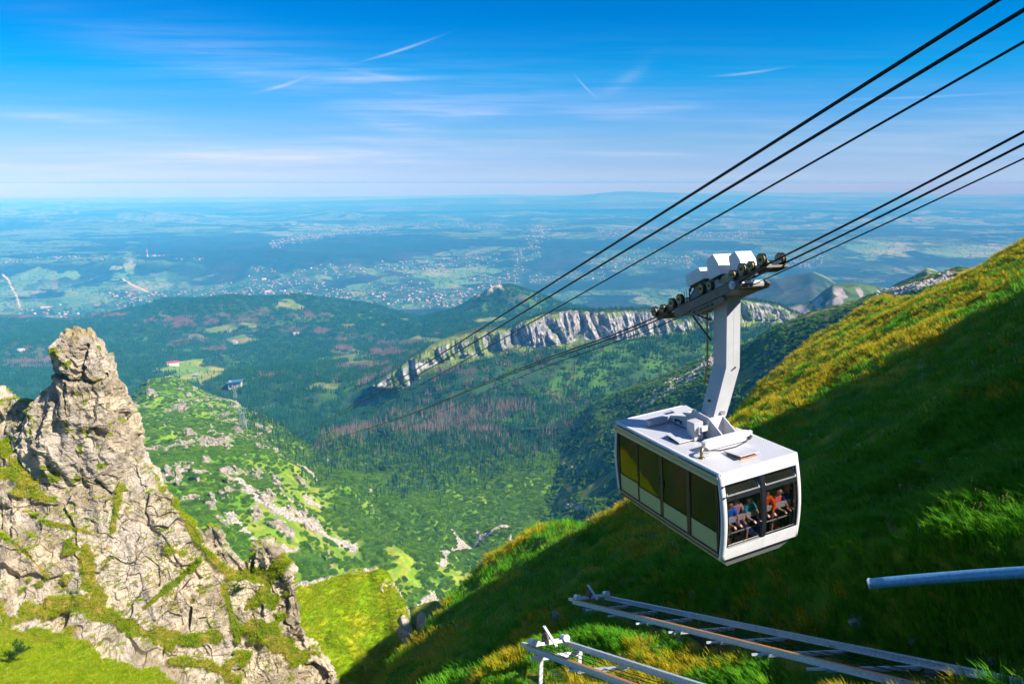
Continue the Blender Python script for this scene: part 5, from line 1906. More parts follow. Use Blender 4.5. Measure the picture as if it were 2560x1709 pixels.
M_GL_SIDE = glass_mat('tinted_side_glass', (.66, .68, .34), 2.4, coat=(.50, .52, .22))
M_GL_END = glass_mat('tinted_end_glass', (.95, .93, .94), .5)
M_GL_VENT = glass_mat('sky_tinted_vent_glass', (.30, .45, .55), 6.0, .05)  # blue tint paints in the sky reflected by the tilted panes

# pose of the cabin: local x points up-line towards the terrace, y to the far side, z up; origin = middle of the roof
_R = (Matrix.Rotation(-1.155, 4, 'Z') @ Matrix.Rotation(-.017, 4, 'Y') @ Matrix.Rotation(.079, 4, 'X'))
CAB = bpy.data.objects.new('cable_car', None)
COL.objects.link(CAB)
CAB.matrix_world = Matrix.Translation((5.537, 20.852, -7.274)) @ _R
CAB['label'] = 'white and grey aerial tram cabin full of passengers hanging below its roller carriage'
CAB['category'] = 'cable car'
CABM = Matrix.Translation((5.537, 20.852, -7.274)) @ _R

HX, HY = 2.55, 1.33


def ex(z):
    """half length of the cabin at depth z: the ends bulge"""
    t = (-z) / 2.48
    return 2.555 + .16 * math.sin(math.pi * min(1, t * .93)) - .015 * t


def end_panel(mb, s, y0, y1, z0, z1, th=.05, off=0.0, seg=8, mi=0, shear=0):
    for k in range(seg):
        a, b = z0 + (z1 - z0) * k / seg, z0 + (z1 - z0) * (k + 1) / seg
        xa, xb = ex(a) + off, ex(b) + off
        V_ = []
        for y in (y0, y1):
            V_ += [(s * (xa - th), y, a), (s * xa, y, a), (s * xb, y, b), (s * (xb - th), y, b)]
        mb._add(V_, [(0, 1, 2, 3), (7, 6, 5, 4), (1, 5, 6, 2), (0, 3, 7, 4)] + ([(0, 4, 5, 1)] if k == 0 else []) + ([(3, 2, 6, 7)] if k == seg - 1 else []), mi)
    return mb


# roof: tread plate with a rounded rim
mb = MB().bb(-HX + .05, HX - .03, -HY + .05, HY - .05, -.055, 0)
mb.build('roof', M_TREAD, CAB)
rim = MB()
for s in (-1, 1):
    rim.tube([(-HX + .02, s * (HY - .06), -.045), (HX - .02, s * (HY - .06), -.045)], .058, 12)
rim.tube([(-HX + .02, -HY + .06, -.045), (-HX + .02, HY - .06, -.045)], .055, 12)
rim.bb(HX - .05, HX + .015, -HY + .04, HY - .04, -.11, -.004)
rim.build('roof_rim', M_WHITE, CAB, smooth=False)
rv = MB()
for k in range(22):
    yy_ = -1.16 + k * .11
    rv.tube([(HX + .012, yy_, -.285), (HX + .022, yy_, -.285)], .008, 6)
for k in range(30):
    rv.tube([(-2.4 + k * .165, -1.215, -.001), (-2.4 + k * .165, -1.215, .005)], .009, 6)
rv.build('rivet_row', M_GREY, CAB)
MB().bb(-.42, -.40, -HY + .1, -.3, .001, .006).bb(-.42, -.40, .5, HY - .1, .001, .006).bb(1.42, 1.44, -1.25, -.66, .001, .006).bb(1.42, 1.44, .95, 1.25, .001, .006).build('roof_seam', M_GREY, CAB)
# side fascia with fine ribs (both sides)
for s in (-1, 1):
    f_ = MB()
    y = s * HY
    for z0, z1, o in ((-.10, -.145, .012), (-.150, -.20, 0), (-.205, -.245, .008), (-.25, -.30, .0)):
        f_.bb(-HX - .02, HX - .04, y - .03 + min(0, s * o), y + .03 + max(0, s * o) - .03, z1, z0)
    f_.build('side_fascia', M_FASCIA, CAB)
    MB().bb(-HX, HX - .06, y - .012 + s * .014, y + .012 + s * .014, -.325, -.302).build('gutter', M_ALU, CAB)
# end shells: white band, sill panel, pillars
for s in (1, -1):
    e_ = MB()
    end_panel(e_, s, -HY + .10, HY - .10, -.008, -.31, .06, .0, 5)
    end_panel(e_, s, -HY + .10, .028, -2.10, -2.46, .06, .0, 5)
    end_panel(e_, s, .034, HY - .10, -2.10, -2.46, .06, .0, 5)
    e_.build('end_panel', M_WHITE, CAB)
    p_ = MB()
    for q in (-1, 1):
        zz = [-.02 - 2.46 * k / 14 for k in range(15)]
        pts = [(s * (ex(z) - .085), q * (HY - .075), z) for z in zz]
        p_.tube(pts, .088, 14)
    p_.build('corner_pillar', M_WHITE, CAB, smooth=True)
    g_ = MB()
    for q in (-1, 1):
        g_.tube([(s * (ex(z) - .20), q * (HY - .012), z) for z in [-.33 - 2.0 * k / 12 for k in range(13)]], .026, 6)
    g_.build('side_seal', M_BLACK, CAB)
# windows: end faces, two bays, each with vent above and pane below
for s in (1, -1):
    for (y0, y1) in ((-1.20, -.055), (.075, 1.20)):
        fr = MB()
        end_panel(fr, s, y0, y1, -.315, -.345, .05, -.01, 1)
        end_panel(fr, s, y0, y0 + .035, -.345, -2.09, .05, -.012, 9)
        end_panel(fr, s, y1 - .035, y1, -.345, -2.09, .05, -.012, 9)
        end_panel(fr, s, y0 + .035, y1 - .035, -.66, -.76, .05, -.006, 1)
        end_panel(fr, s, y0 + .035, y1 - .035, -2.055, -2.09, .05, -.012, 1)
        W = fr.build('end_window', M_FRAME, CAB)
        pn = MB()
        end_panel(pn, s, y0 + .035, y1 - .035, -.76, -2.055, .008, -.03, 8)
        pn.build('pane', M_GL_END, W)
        # vent flap hinged at the top, tipped outward
        vx, vz = ex(-.345) + .0, -.35
        ox = .14
        v_ = MB()
        v_.mesh
        A = lambda y, t, d=0: (s * (vx + .02 - ox * (1 - t) + d), y, vz - .27 * t)
        v_._add([A(y0 + .05, .06), A(y1 - .05, .06), A(y1 - .05, .95), A(y0 + .05, .95)], [(0, 1, 2, 3)])
        v_.build('vent_pane', M_GL_VENT, W)
        vf = MB()
        vf.beam(A(y0 + .04, .08, .004), A(y0 + .04, 1, .004), .022, .022)
        vf.beam(A(y1 - .04, .08, .004), A(y1 - .04, 1, .004), .022, .022)
        vf.beam(A(y0 + .03, 1, .004), A(y1 - .03, 1, .004), .03, .03)
        vf.build('vent_frame', M_ALU, W)
    m_ = MB()
    end_panel(m_, s, -.055, .075, -.315, -2.10, .07, .004, 9)
    m_.build('centre_post', M_FRAME, CAB)
    if s == 1:
        m_ = MB()
        end_panel(m_, s, -1.15, -.10, -2.088, -2.10, .06, .008, 1)
        m_.build('window_ledge', M_ALU, CAB)
        l_ = MB()
        for z, y in ((-.33, -HY + .06), (-.62, -HY + .07)):
            l_.box((ex(z) + .02, y, z), (.05, .06, .025))
        l_.build('hinge', M_BROWN, CAB)
# side windows and doors
for s in (-1, 1):
    y = s * (HY - .03)
    bays = [(-2.40, -1.36, 0), (-1.33, -.16, 1), (-.06, 1.13, 1), (1.27, 2.40, 0)]
    for (x0, x1, door) in bays:
        nm = 'door' if door else 'side_window'
        fr = MB()
        w = .028 if door else .02
        fr.bb(x0, x0 + w, y - .02, y + .02, -2.30, -.33).bb(x1 - w, x1, y - .02, y + .02, -2.30, -.33)
        fr.bb(x0 + w, x1 - w, y - .02, y + .02, -.355, -.33).bb(x0 + w, x1 - w, y - .02, y + .02, -2.30, -2.275)
        Wd = fr.build(nm, M_FRAME, CAB)
        zl = -1.72 - (.06 if door else .0)
        MB().bb(x0 + w, x1 - w, y - .004, y + .004, zl, -.355).build('pane', M_GL_SIDE, Wd)
        MB().bb(x0 + w, x1 - w, y - .012, y + .006, -2.275, zl).build('lower_panel', M_CREAM, Wd)
        MB().bb(x0 + w, x1 - w, y - .014 + s * .012, y + .010 + s * .004, zl - .005, zl + .010).build('trim', M_FRAME, Wd)
        if door:
            hx = x1 - .06 if x0 < -.5 else x0 + .06
            MB().bb(hx - .015, hx + .015, y + s * .02 - .02, y + s * .02 + .02, -1.32, -1.10).build('handle', M_BLACK, Wd)
    MB().bb(-.16, -.065, y - .018, y + .018, -2.31, -.33).build('door_seal', M_BLACK, CAB)
    MB().bb(1.135, 1.265, y - .03, y + .03, -2.32, -.33).bb(-2.46, -2.405, y - .03, y + .03, -2.32, -.33).bb(2.405, 2.43, y - .03, y + .03, -2.32, -.33).build('side_post', M_BLACK, CAB)
    sl = MB()
    sl.prism([(y + s * .035, -2.30), (y + s * .045, -2.34), (y + s * .01, -2.47), (y - s * .12, -2.50), (y - s * .12, -2.30)], 0, -2.62, 2.50)
    sl.build('sill', M_BROWN, CAB)
    MB().bb(-2.5, 2.45, y + s * .036, y + s * .050, -2.335, -2.32).build('door_track', M_ALU, CAB)
# floor, belly
MB().bb(-2.52, 2.52, -HY + .08, HY - .08, -2.424, -2.40).build('floor', M_FLOOR, CAB)
by = MB()
lo, up = -2.86, -2.505
yl, yu, xl, xu = .92, 1.20, 2.28, 2.52
by._add([(-xu, -yu, up), (xu, -yu, up), (xu, yu, up), (-xu, yu, up), (-xl, -yl, lo), (xl, -yl, lo), (xl, yl, lo), (-xl, yl, lo)],
        [(0, 3, 2, 1), (4, 5, 6, 7), (0, 1, 5, 4), (1, 2, 6, 5), (2, 3, 7, 6), (3, 0, 4, 7)])
by.build('underbelly', M_DULL, CAB)
MB().bb(-2.56, 2.56, -1.24, 1.24, -2.504, -2.425).build('belly_gap', M_BLACK, CAB)
MB().bb(-2.3, 2.3, HY - .10, HY - .06, -2.34, -1.50).bb(-2.3, 2.3, -HY + .06, -HY + .10, -2.34, -1.80).build('shade_lining', M_FLOOR, CAB)  # dark sheets added so the cabin inside reads as shaded
# hand rails inside the uphill end
hr = MB()
for (y0, y1) in ((-1.12, -.07), (.10, 1.14)):
    hr.bb(2.42, 2.50, y0, y1, -1.50, -1.36).bb(2.47, 2.50, y0, y1, -1.82, -1.79)
hr.build('hand_rail', M_DULL, CAB, bevel=.01)
hr = MB()
for y in (-1.2, 1.2):
    hr.bb(-2.3, 2.3, y - .02, y + .02, -1.48, -1.38)
hr.build('side_hand_rail', M_DULL, CAB)
MB().bb(-2.48, 2.48, -HY + .1, HY - .1, -.14, -.10).build('ceiling', M_GREY, CAB)
# roof furniture: hatches, cross beams, pedestal, pipe, cable
def hatch(x0, x1, y0, y1, tip, mat, base=.05):
    h = MB()
    xs = x1 - x0
    c = Vector(((x0 + x1) / 2, (y0 + y1) / 2, base + .03 + abs(tip) * xs / 2))
    h.box(c, (xs, y1 - y0, .022), Euler((0, tip, 0)))
    o = h.build('roof_hatch', M_TREAD, CAB)
    MB().bb(x0 + .05, x1 - .05, y0 + .05, y1 - .05, 0.002, base).build('hatch_curb', mat, o)


hatch(1.50, 2.18, -.32, .34, -.09, M_RUSTW, .04)
hatch(-.36, .30, -.92, -.24, .12, M_BLACK, .03)
hatch(-2.10, -1.35, .45, 1.1, .10, M_BLACK, .05)
cb = MB()
cb.prism([(-.70, .16), (.95, .16), (.95, .30), (.80, .32), (-.62, .32), (-.70, .28)], 0, 1.02, 1.20)
cb.prism([(-.55, .04), (.80, .04), (.90, .165), (-.66, .165)], 0, 1.05, 1.17)
cb.build('cross_beam', M_WHITE, CAB, bevel=.008)
cb = MB()
cb.prism([(-.78, .03), (1.00, .03), (1.00, .20), (-.78, .20)], 0, -1.62, -1.42)
cb.build('cross_beam', M_DULL, CAB, bevel=.008)
ped = MB()
ped.prism([(-1.44, .04), (-1.44, .22), (-.50, .44), (-.30, .72), (.42, .66), (1.04, .30), (1.04, .10), (.5, .03)], 1, .02, .06)
ped.prism([(-1.44, .04), (-1.44, .22), (-.50, .44), (-.30, .72), (.42, .66), (1.04, .30), (1.04, .10), (.5, .03)], 1, .50, .54)
ped.bb(-1.40, -.4, .06, .50, .16, .20)
ped.build('pedestal', M_DULL, CAB)
MB().prism([(.02, .64), (.50, .66), (.66, .20), (.56, .04), (.10, .06), (-.04, .30)], 0, .42, .47).build('hanger_foot', M_WHITE, CAB)
MB().bb(-1.15, -.85, -.01, .02, .16, .20).bb(-1.15, -1.12, -.03, .0, .10, .20).bb(-.88, -.85, -.03, .0, .10, .20).build('grab_handle', M_GREASE, CAB)
MB().bb(-.02, .34, -.42, -.10, .02, .56).build('control_box', M_DULL, CAB, bevel=.01)
MB().bb(.40, .52, -.28, -.12, .32, .46).bb(.52, .54, -.30, -.1, .34, .50).tube([(.46, -.34, .25), (.46, -.34, .5)], .03, 8).build('sensor', M_WHITE, CAB)
pz = [(1.43, -1.02, 0), (1.43, -1.02, .10), (1.41, -1.00, .19), (1.36, -.93, .25), (1.30, -.85, .26), (1.24, -.78, .22), (1.2, -.74, .16)]
MB().tube(pz, .045, 12).tube([(1.43, -1.02, .001), (1.43, -1.02, .018)], .09, 14).build('bent_pipe', plain('tarnished_brass', (.30, .24, .13), .35, metal=.7, var=.2), CAB, smooth=True)
MB().tube([(1.24, -.75, .10), (1.34, -.3, .035), (1.36, .2, .03), (1.30, .6, .06), (1.22, .85, .12)], .018, 6).tube([(1.22, .80, .10), (1.2, .9, .16)], .05, 8).build('roof_cable', M_BLACK, CAB)
MB().bb(-.12, .28, 1.02, 1.14, .03, .10).build('yellow_wedge', M_YEL, CAB)
MB().tube([(.98, .80, .33), (1.12, .92, .33)], .05, 8).build('cable_eye', M_BLACK, CAB)

# hanger arm: a box section that leans to the far side, then runs straight up
hg = MB()
x0, x1 = -.18, .40
prof = [(.20, .56), (.68, .56), (1.20, 1.95), (1.27, 4.20), (.78, 4.20), (.71, 2.04)]
hg.prism(prof, 0, x0, x1)
H = hg.build('hanger', M_DULL, CAB, bevel=.012)
MB().bb(.4005, .403, .42, .44, .7, .72).prism([(.955, 2.1), (.962, 2.1), (1.03, 4.15), (1.022, 4.15)], 0, .4004, .4025).build('weld_seam', M_GREY, H)
MB().tube([(.4, .52, .72), (.47, .52, .72)], .075, 16).build('round_boss', M_ALU, H)  # plain round disc at the foot of the hanger
MB().tube([(.4, 1.02, 2.0), (.44, 1.02, 2.0), (.44, .93, 1.96)], .02, 6).tube([(.12, .33, 1.05), (.12, .27, 1.05)], .035, 8).build('bolt_head', M_BLACK, H)
ld = MB()
lx = -.36
ld.tube([(lx, .50, 1.35), (lx - .03, .66, 2.0), (lx - .03, .70, 4.1)], .028, 6)
for k in range(14):
    z = 1.5 + k * .19
    yy = .52 + .14 * min(1, (z - 1.35) / .65) + .02
    ld.tube([(lx - .02, yy, z), (lx + .18, yy + .02, z)], .012, 5)
LD = ld.build('hanger_ladder', M_YEL, CAB)
ld = MB()
ld.tube([(lx - .75, .62, 4.2), (lx - .75, .62, 3.45)], .022, 6).tube([(lx - .75, .62, 3.47), (lx + .16, .66, 3.36)], .03, 6).tube([(lx - .72, .62, 3.45), (lx + .16, .66, 2.75)], .028, 6).tube([(lx - .75, .62, 3.8), (lx - .15, .62, 4.1)], .018, 6)
ld.build('platform_bracket', M_GREASE, CAB)

# ---- carriage, in its own frame along the rope: X down-line, Y to the far side, Z up from the rope
s0, d0, h0 = 18.2, 13.0, -3.09
cR = Matrix((tuple(FW * math.cos(SLO) - Vector((0, 0, math.sin(SLO)))), tuple(RT), tuple(FW * math.sin(SLO) + Vector((0, 0, math.cos(SLO)))))).transposed()
cR.col[1] = cR.col[1]
_cw = Matrix.Translation(FW * s0 + RT * d0 + Vector((0, 0, h0))) @ cR.to_4x4()
CAR = bpy.data.objects.new('carriage', None)
# the carriage's own mesh is its main girder
gm = MB()
for y in (-.47, .47):
    gm.prism([(1.62, -.20), (1.50, -.10), (-1.30, -.09), (-1.66, -.14), (-1.80, -.28), (-1.68, -.36), (-1.20, -.34), (.95, -.35), (1.52, -.36), (1.66, -.28)], 1, y - .03, y + .03)
gm.bb(-1.5, 1.5, -.44, .44, -.345, -.315).bb(-1.3, 1.3, -.12, .12, -.33, -.12)
for x in (-1.6, -.9, 0, .9, 1.5):
    gm.bb(x - .05, x + .05, -.44, .44, -.30, -.20)
gme = gm.mesh('carriage', .006)
gme.materials.append(M_DARK)
CAR = bpy.data.objects.new('carriage', gme)
COL.objects.link(CAR)
CAR.parent = CAB
CAR.matrix_parent_inverse = CABM.inverted()
CAR.matrix_basis = _cw


def wheel_mesh():
    w = MB()
    r = .165
    for y0, y1, ra in ((-.05, -.035, r), (-.035, -.012, r * .86), (-.012, .012, r * .78), (.012, .035, r * .86), (.035, .05, r)):
        w.tube([(0, y0, 0), (0, y1, 0)], ra, 22, mi=1)
    w.tube([(0, -.056, 0), (0, .056, 0)], r * .80, 20, mi=0)
    w.tube([(0, -.085, 0), (0, .085, 0)], r * .26, 12, mi=2)
    for k in range(9):
        a = 2 * math.pi * k / 9
        for s in (-1, 1):
            w.tube([(r * .56 * math.cos(a), s * .055, r * .56 * math.sin(a)), (r * .56 * math.cos(a), s * .0585, r * .56 * math.sin(a))], r * .085, 8, mi=2)
    me = w.mesh('roller')
    me.materials.append(plain('yellow_roller_disc', (.42, .33, .12), .5, metal=.2, var=.25, scale=12))
    me.materials.append(M_GREASE)
    me.materials.append(M_BLACK)
    return me


WM = wheel_mesh()
for yy in (-.30, .30):
    for x in (3.02, 2.48, 1.90, 1.42, .22, -.22, -1.32, -1.78, -2.14, -2.60):
        w = bpy.data.objects.new('roller', WM)
        COL.objects.link(w)
        w.parent = CAR
        w.location = (x, yy - .02, .165)
        if x in (2.48, -.22, -1.32, -2.14):
            w.scale = (.82, 1, .82)
            w.location.z = .14
for yy in (-.19, .19):
    bm_ = MB()
    bm_.prism([(3.05, .05), (2.95, .22), (2.05, .25), (1.85, .22), (1.50, .16), (1.50, -.02), (1.95, -.05), (2.9, -.03)], 1, yy - .02, yy + .02, mi=0)
    bm_.prism([(.14, .06), (.06, .20), (-.42, .26), (-1.0, .28), (-1.50, .18), (-1.56, .06), (-1.38, -.02), (-.9, -.06), (-.45, -.04), (.06, .0)], 1, yy - .02, yy + .02, mi=0)
    bm_.prism([(-1.76, .05), (-1.80, .16), (-2.2, .13), (-2.62, .16), (-2.70, .06), (-2.5, -.02), (-2.0, .0)], 1, yy - .02, yy + .02, mi=0)
    e = yy + (-.024 if yy < 0 else .024)
    for (a, b, n_) in ((2.05, 2.95, 4), (-.98, -.44, 4)):
        for k in range(n_):
            z0 = -.02 + k * .062
            bm_.bb(a, b, e - .012, e + .012, z0, z0 + .042, mi=1)  # yellow colour paints the sunlight on these plates
    bm_.tube([(1.9, yy - .06, .12), (1.9, yy + .06, .12)], .10, 14, mi=2).tube([(-1.42, yy - .06, .14), (-1.42, yy + .06, .14)], .10, 14, mi=2)
    bm_.build('equaliser_beam', [M_GREY, M_YEL, M_BLACK], CAR, bevel=.004)
    MB().prism([(1.20, -.08), (1.12, .20), (.74, .40), (.30, .40), (-.30, .30), (-.30, -.08)], 1, yy - .05 * np.sign(yy) - .012, yy - .05 * np.sign(yy) + .012).build('side_plate', plain('slate_blue_paint', (.16, .19, .22), .45, var=.15), CAR)
lw = MB()
lw.prism([(.84, -.44), (.58, -.37), (-.70, -.37), (-.90, -.36), (-1.02, -.43), (-.97, -.50), (-.66, -.54), (.35, -.56), (.70, -.51)], 1, -.52, -.40, mi=0)
for x in (.52, -.42):
    lw.tube([(x, -.525, -.46), (x, -.55, -.46)], .045, 10, mi=1)
for x in (.22, -.12):
    lw.bb(x - .13, x + .13, -.535, -.515, -.49, -.43, mi=1)
lw.build('haul_rope_clamp', [M_DARK, M_BLACK], CAR, bevel=.005)
MB().tube([(-1.5, -.56, -.2), (-1.5, .56, -.2)], .11, 20).tube([(-1.5, -.60, -.2), (-1.5, -.56, -.2)], .07, 14).build('pivot_pin', M_GALV, CAR, bevel=.006)
MB().tube([(-1.6, -.34, -.14), (-2.5, -.30, -.02)], .05, 10).tube([(-2.3, -.2, -.1), (-2.75, -.2, -.06)], .06, 8).bb(-2.78, -2.3, -.36, .36, -.10, -.04).bb(2.2, 2.9, -.36, .36, -.12, -.06).build('end_guide', M_GREASE, CAR)
MB().tube([(1.5, -.4, -.22), (1.66, -.4, -.24)], .1, 12).tube([(-.6, -.3, .26), (-.3, .3, .26)], .05, 8).tube([(.9, -.2, .42), (1.0, -.2, .28)], .03, 6).build('brake_cylinder', M_GREASE, CAR)
# brake and power housings on top
for poly, y0, y1 in (([(-.23, .93), (-.55, .98), (-.72, .65), (-.75, .33), (-.18, .32), (-.15, .66)], -.28, .34),
                     ([(-1.03, .76), (-1.34, .80), (-1.48, .52), (-1.50, .30), (-1.04, .28), (-1.00, .60)], -.12, .42),
                     ([(.97, .81), (.23, .82), (.10, .44), (.93, .43), (1.01, .64)], -.28, .34)):
    MB().prism(poly, 1, y0, y1).build('white_housing', M_WHITE, CAR, bevel=.008)
MB().bb(.15, .95, -.2, .26, .38, .43).bb(-.72, -.2, -.2, .26, .26, .32).bb(-1.45, -1.02, -.1, .36, .20, .28).build('housing_bracket', M_GREASE, CAR)
MB().tube([(1.12, -.26, .40), (1.14, -.26, -.05)], .008, 5).tube([(1.22, -.26, .38), (1.3, -.26, .02)], .008, 5).build('wire_stay', M_BLACK, CAR)
# the top of the hanger joins the pivot
MB().prism([(.74, 4.05), (1.30, 4.05), (1.26, 4.42), (1.12, 4.62), (.90, 4.62), (.78, 4.42)], 0, -.14, .34).build('hanger_head', M_DULL, CAB)


# ---------------------------------------------------------------- ropes
def plane_pt(u, v, d):
    r = RAYS(u, v)
    rt = np.array(RT)
    k = d / (r @ rt)
    p = r * k
    return float(p @ np.array(FW)), float(p[2])


def rope(name, pix, d, rad, label, group, tail):
    sh = sorted(plane_pt(u, v, d) for u, v in pix)
    s = np.array([a for a, _ in sh])
    h = np.array([b for _, b in sh])
    # smooth sagging curve through the sight lines
    s = np.append(s, tail[0])
    h = np.append(h, tail[1])
    m = np.zeros(len(s))
    dl = np.diff(h) / np.diff(s)
    m[1:-1] = (dl[:-1] * np.diff(s)[1:] + dl[1:] * np.diff(s)[:-1]) / (np.diff(s)[:-1] + np.diff(s)[1:])
    m[0], m[-1] = dl[0] * 2 - m[1], dl[-1] * 2 - m[-2]
    out = []
    s_start = -14.0
    out.append((s_start, h[0] + m[0] * (s_start - s[0])))
    for k in range(len(s) - 1):
        n = 8 if s[k + 1] < 300 else 30
        for j in range(n):
            t = j / n
            L_ = s[k + 1] - s[k]
            out.append((s[k] + t * L_, (2 * t ** 3 - 3 * t * t + 1) * h[k] + (t ** 3 - 2 * t * t + t) * L_ * m[k] + (-2 * t ** 3 + 3 * t * t) * h[k + 1] + (t ** 3 - t * t) * L_ * m[k + 1]))
    out.append((s[-1], h[-1]))
    pts = [FW * a + RT * d + Vector((0, 0, b)) for a, b in out]
    me = MB().tube(pts, rad, 8).mesh(name, smooth=True)
    return thing(name, label, 'cable', group=group, data=me, mat=M_ROPE)


_k = int(np.argmin((VAL[1] - 608) ** 2 + (VAL[2] - 1079) ** 2))
TOWER_AT = VAL[0].reshape(-1, 3)[_k]
TOWER_H = float(TOWER_AT[1]) * 56 / F
TOW = (float(Vector(TOWER_AT) @ FW), float(TOWER_AT[2]) + TOWER_H + 1)
print('tower', TOWER_AT, TOW, TOWER_H)
ropes = [
    ('track_rope', [(2560, 329), (1960, 640), (1600, 809.5), (1368, 895), (1040, 1029), (900, 1076), (754, 1121)], 12.70, .026, 'dark track rope on the near side of the cabin carriage'),
    ('track_rope', [(2560, 360), (1998, 640), (1600, 818), (1368, 901), (1040, 1031), (900, 1078), (754, 1122)], 13.30, .026, 'dark track rope on the far side of the cabin carriage'),
    ('haul_rope', [(2560, 396), (2039, 640), (1709, 789), (1368, 915), (1040, 1056), (900, 1104), (780, 1140)], 13.0, .017, 'thin haul rope clamped under the cabin carriage'),
    ('track_rope', [(2495, 0), (1600, 568), (1040, 923), (900, 1003), (711, 1111)], 8.27, .028, 'uppermost dark rope crossing the sky to the top right edge'),
    ('track_rope', [(2560, 25), (1600, 604), (1040, 940), (900, 1012), (711, 1113)], 8.85, .028, 'second dark rope from the top crossing the sky'),
    ('haul_rope', [(2560, 105), (1620, 640), (1040, 967), (900, 1036), (720, 1126)], 8.56, .018, 'third and thinner rope crossing the sky below the upper pair')]
for nm, pix, d, r_, lab in ropes:
    rope(nm, pix, d, r_, lab, 'ropes of the aerial tramway', TOW)

# ================================================================== PASSENGERS
def skinmat(name, c):
    m, nt, b = newmat(name)
    b.inputs['Base Color'].default_value = (*c, 1)
    b.inputs['Roughness'].default_value = .55
    b.inputs['Subsurface Weight'].default_value = .08
    b.inputs['Subsurface Scale'].default_value = .01
    return m


SKIN = [skinmat('tanned_skin', (.55, .28, .17)), skinmat('fair_skin', (.66, .38, .27))]


def cloth(name, c):
    return plain(name, c, .85, var=.12, scale=6, spec=.1)


def skin_body(name, joints, edges, mat, parent, root=0, levels=1):
    me = bpy.data.meshes.new(name)
    me.from_pydata([j[:3] for j in joints], edges, [])
    o = bpy.data.objects.new(name, me)
    COL.objects.link(o)
    me.materials.append(mat)
    if parent:
        o.parent = parent
    md = o.modifiers.new('skin', 'SKIN')
    md.use_smooth_shade = True
    for i, j in enumerate(joints):
        r = j[3] if isinstance(j[3], tuple) else (j[3], j[3])
        me.skin_vertices[0].data[i].radius = r
        me.skin_vertices[0].data[i].use_root = (i == root)
    sb = o.modifiers.new('smooth', 'SUBSURF')
    sb.levels = sb.render_levels = levels
    return o


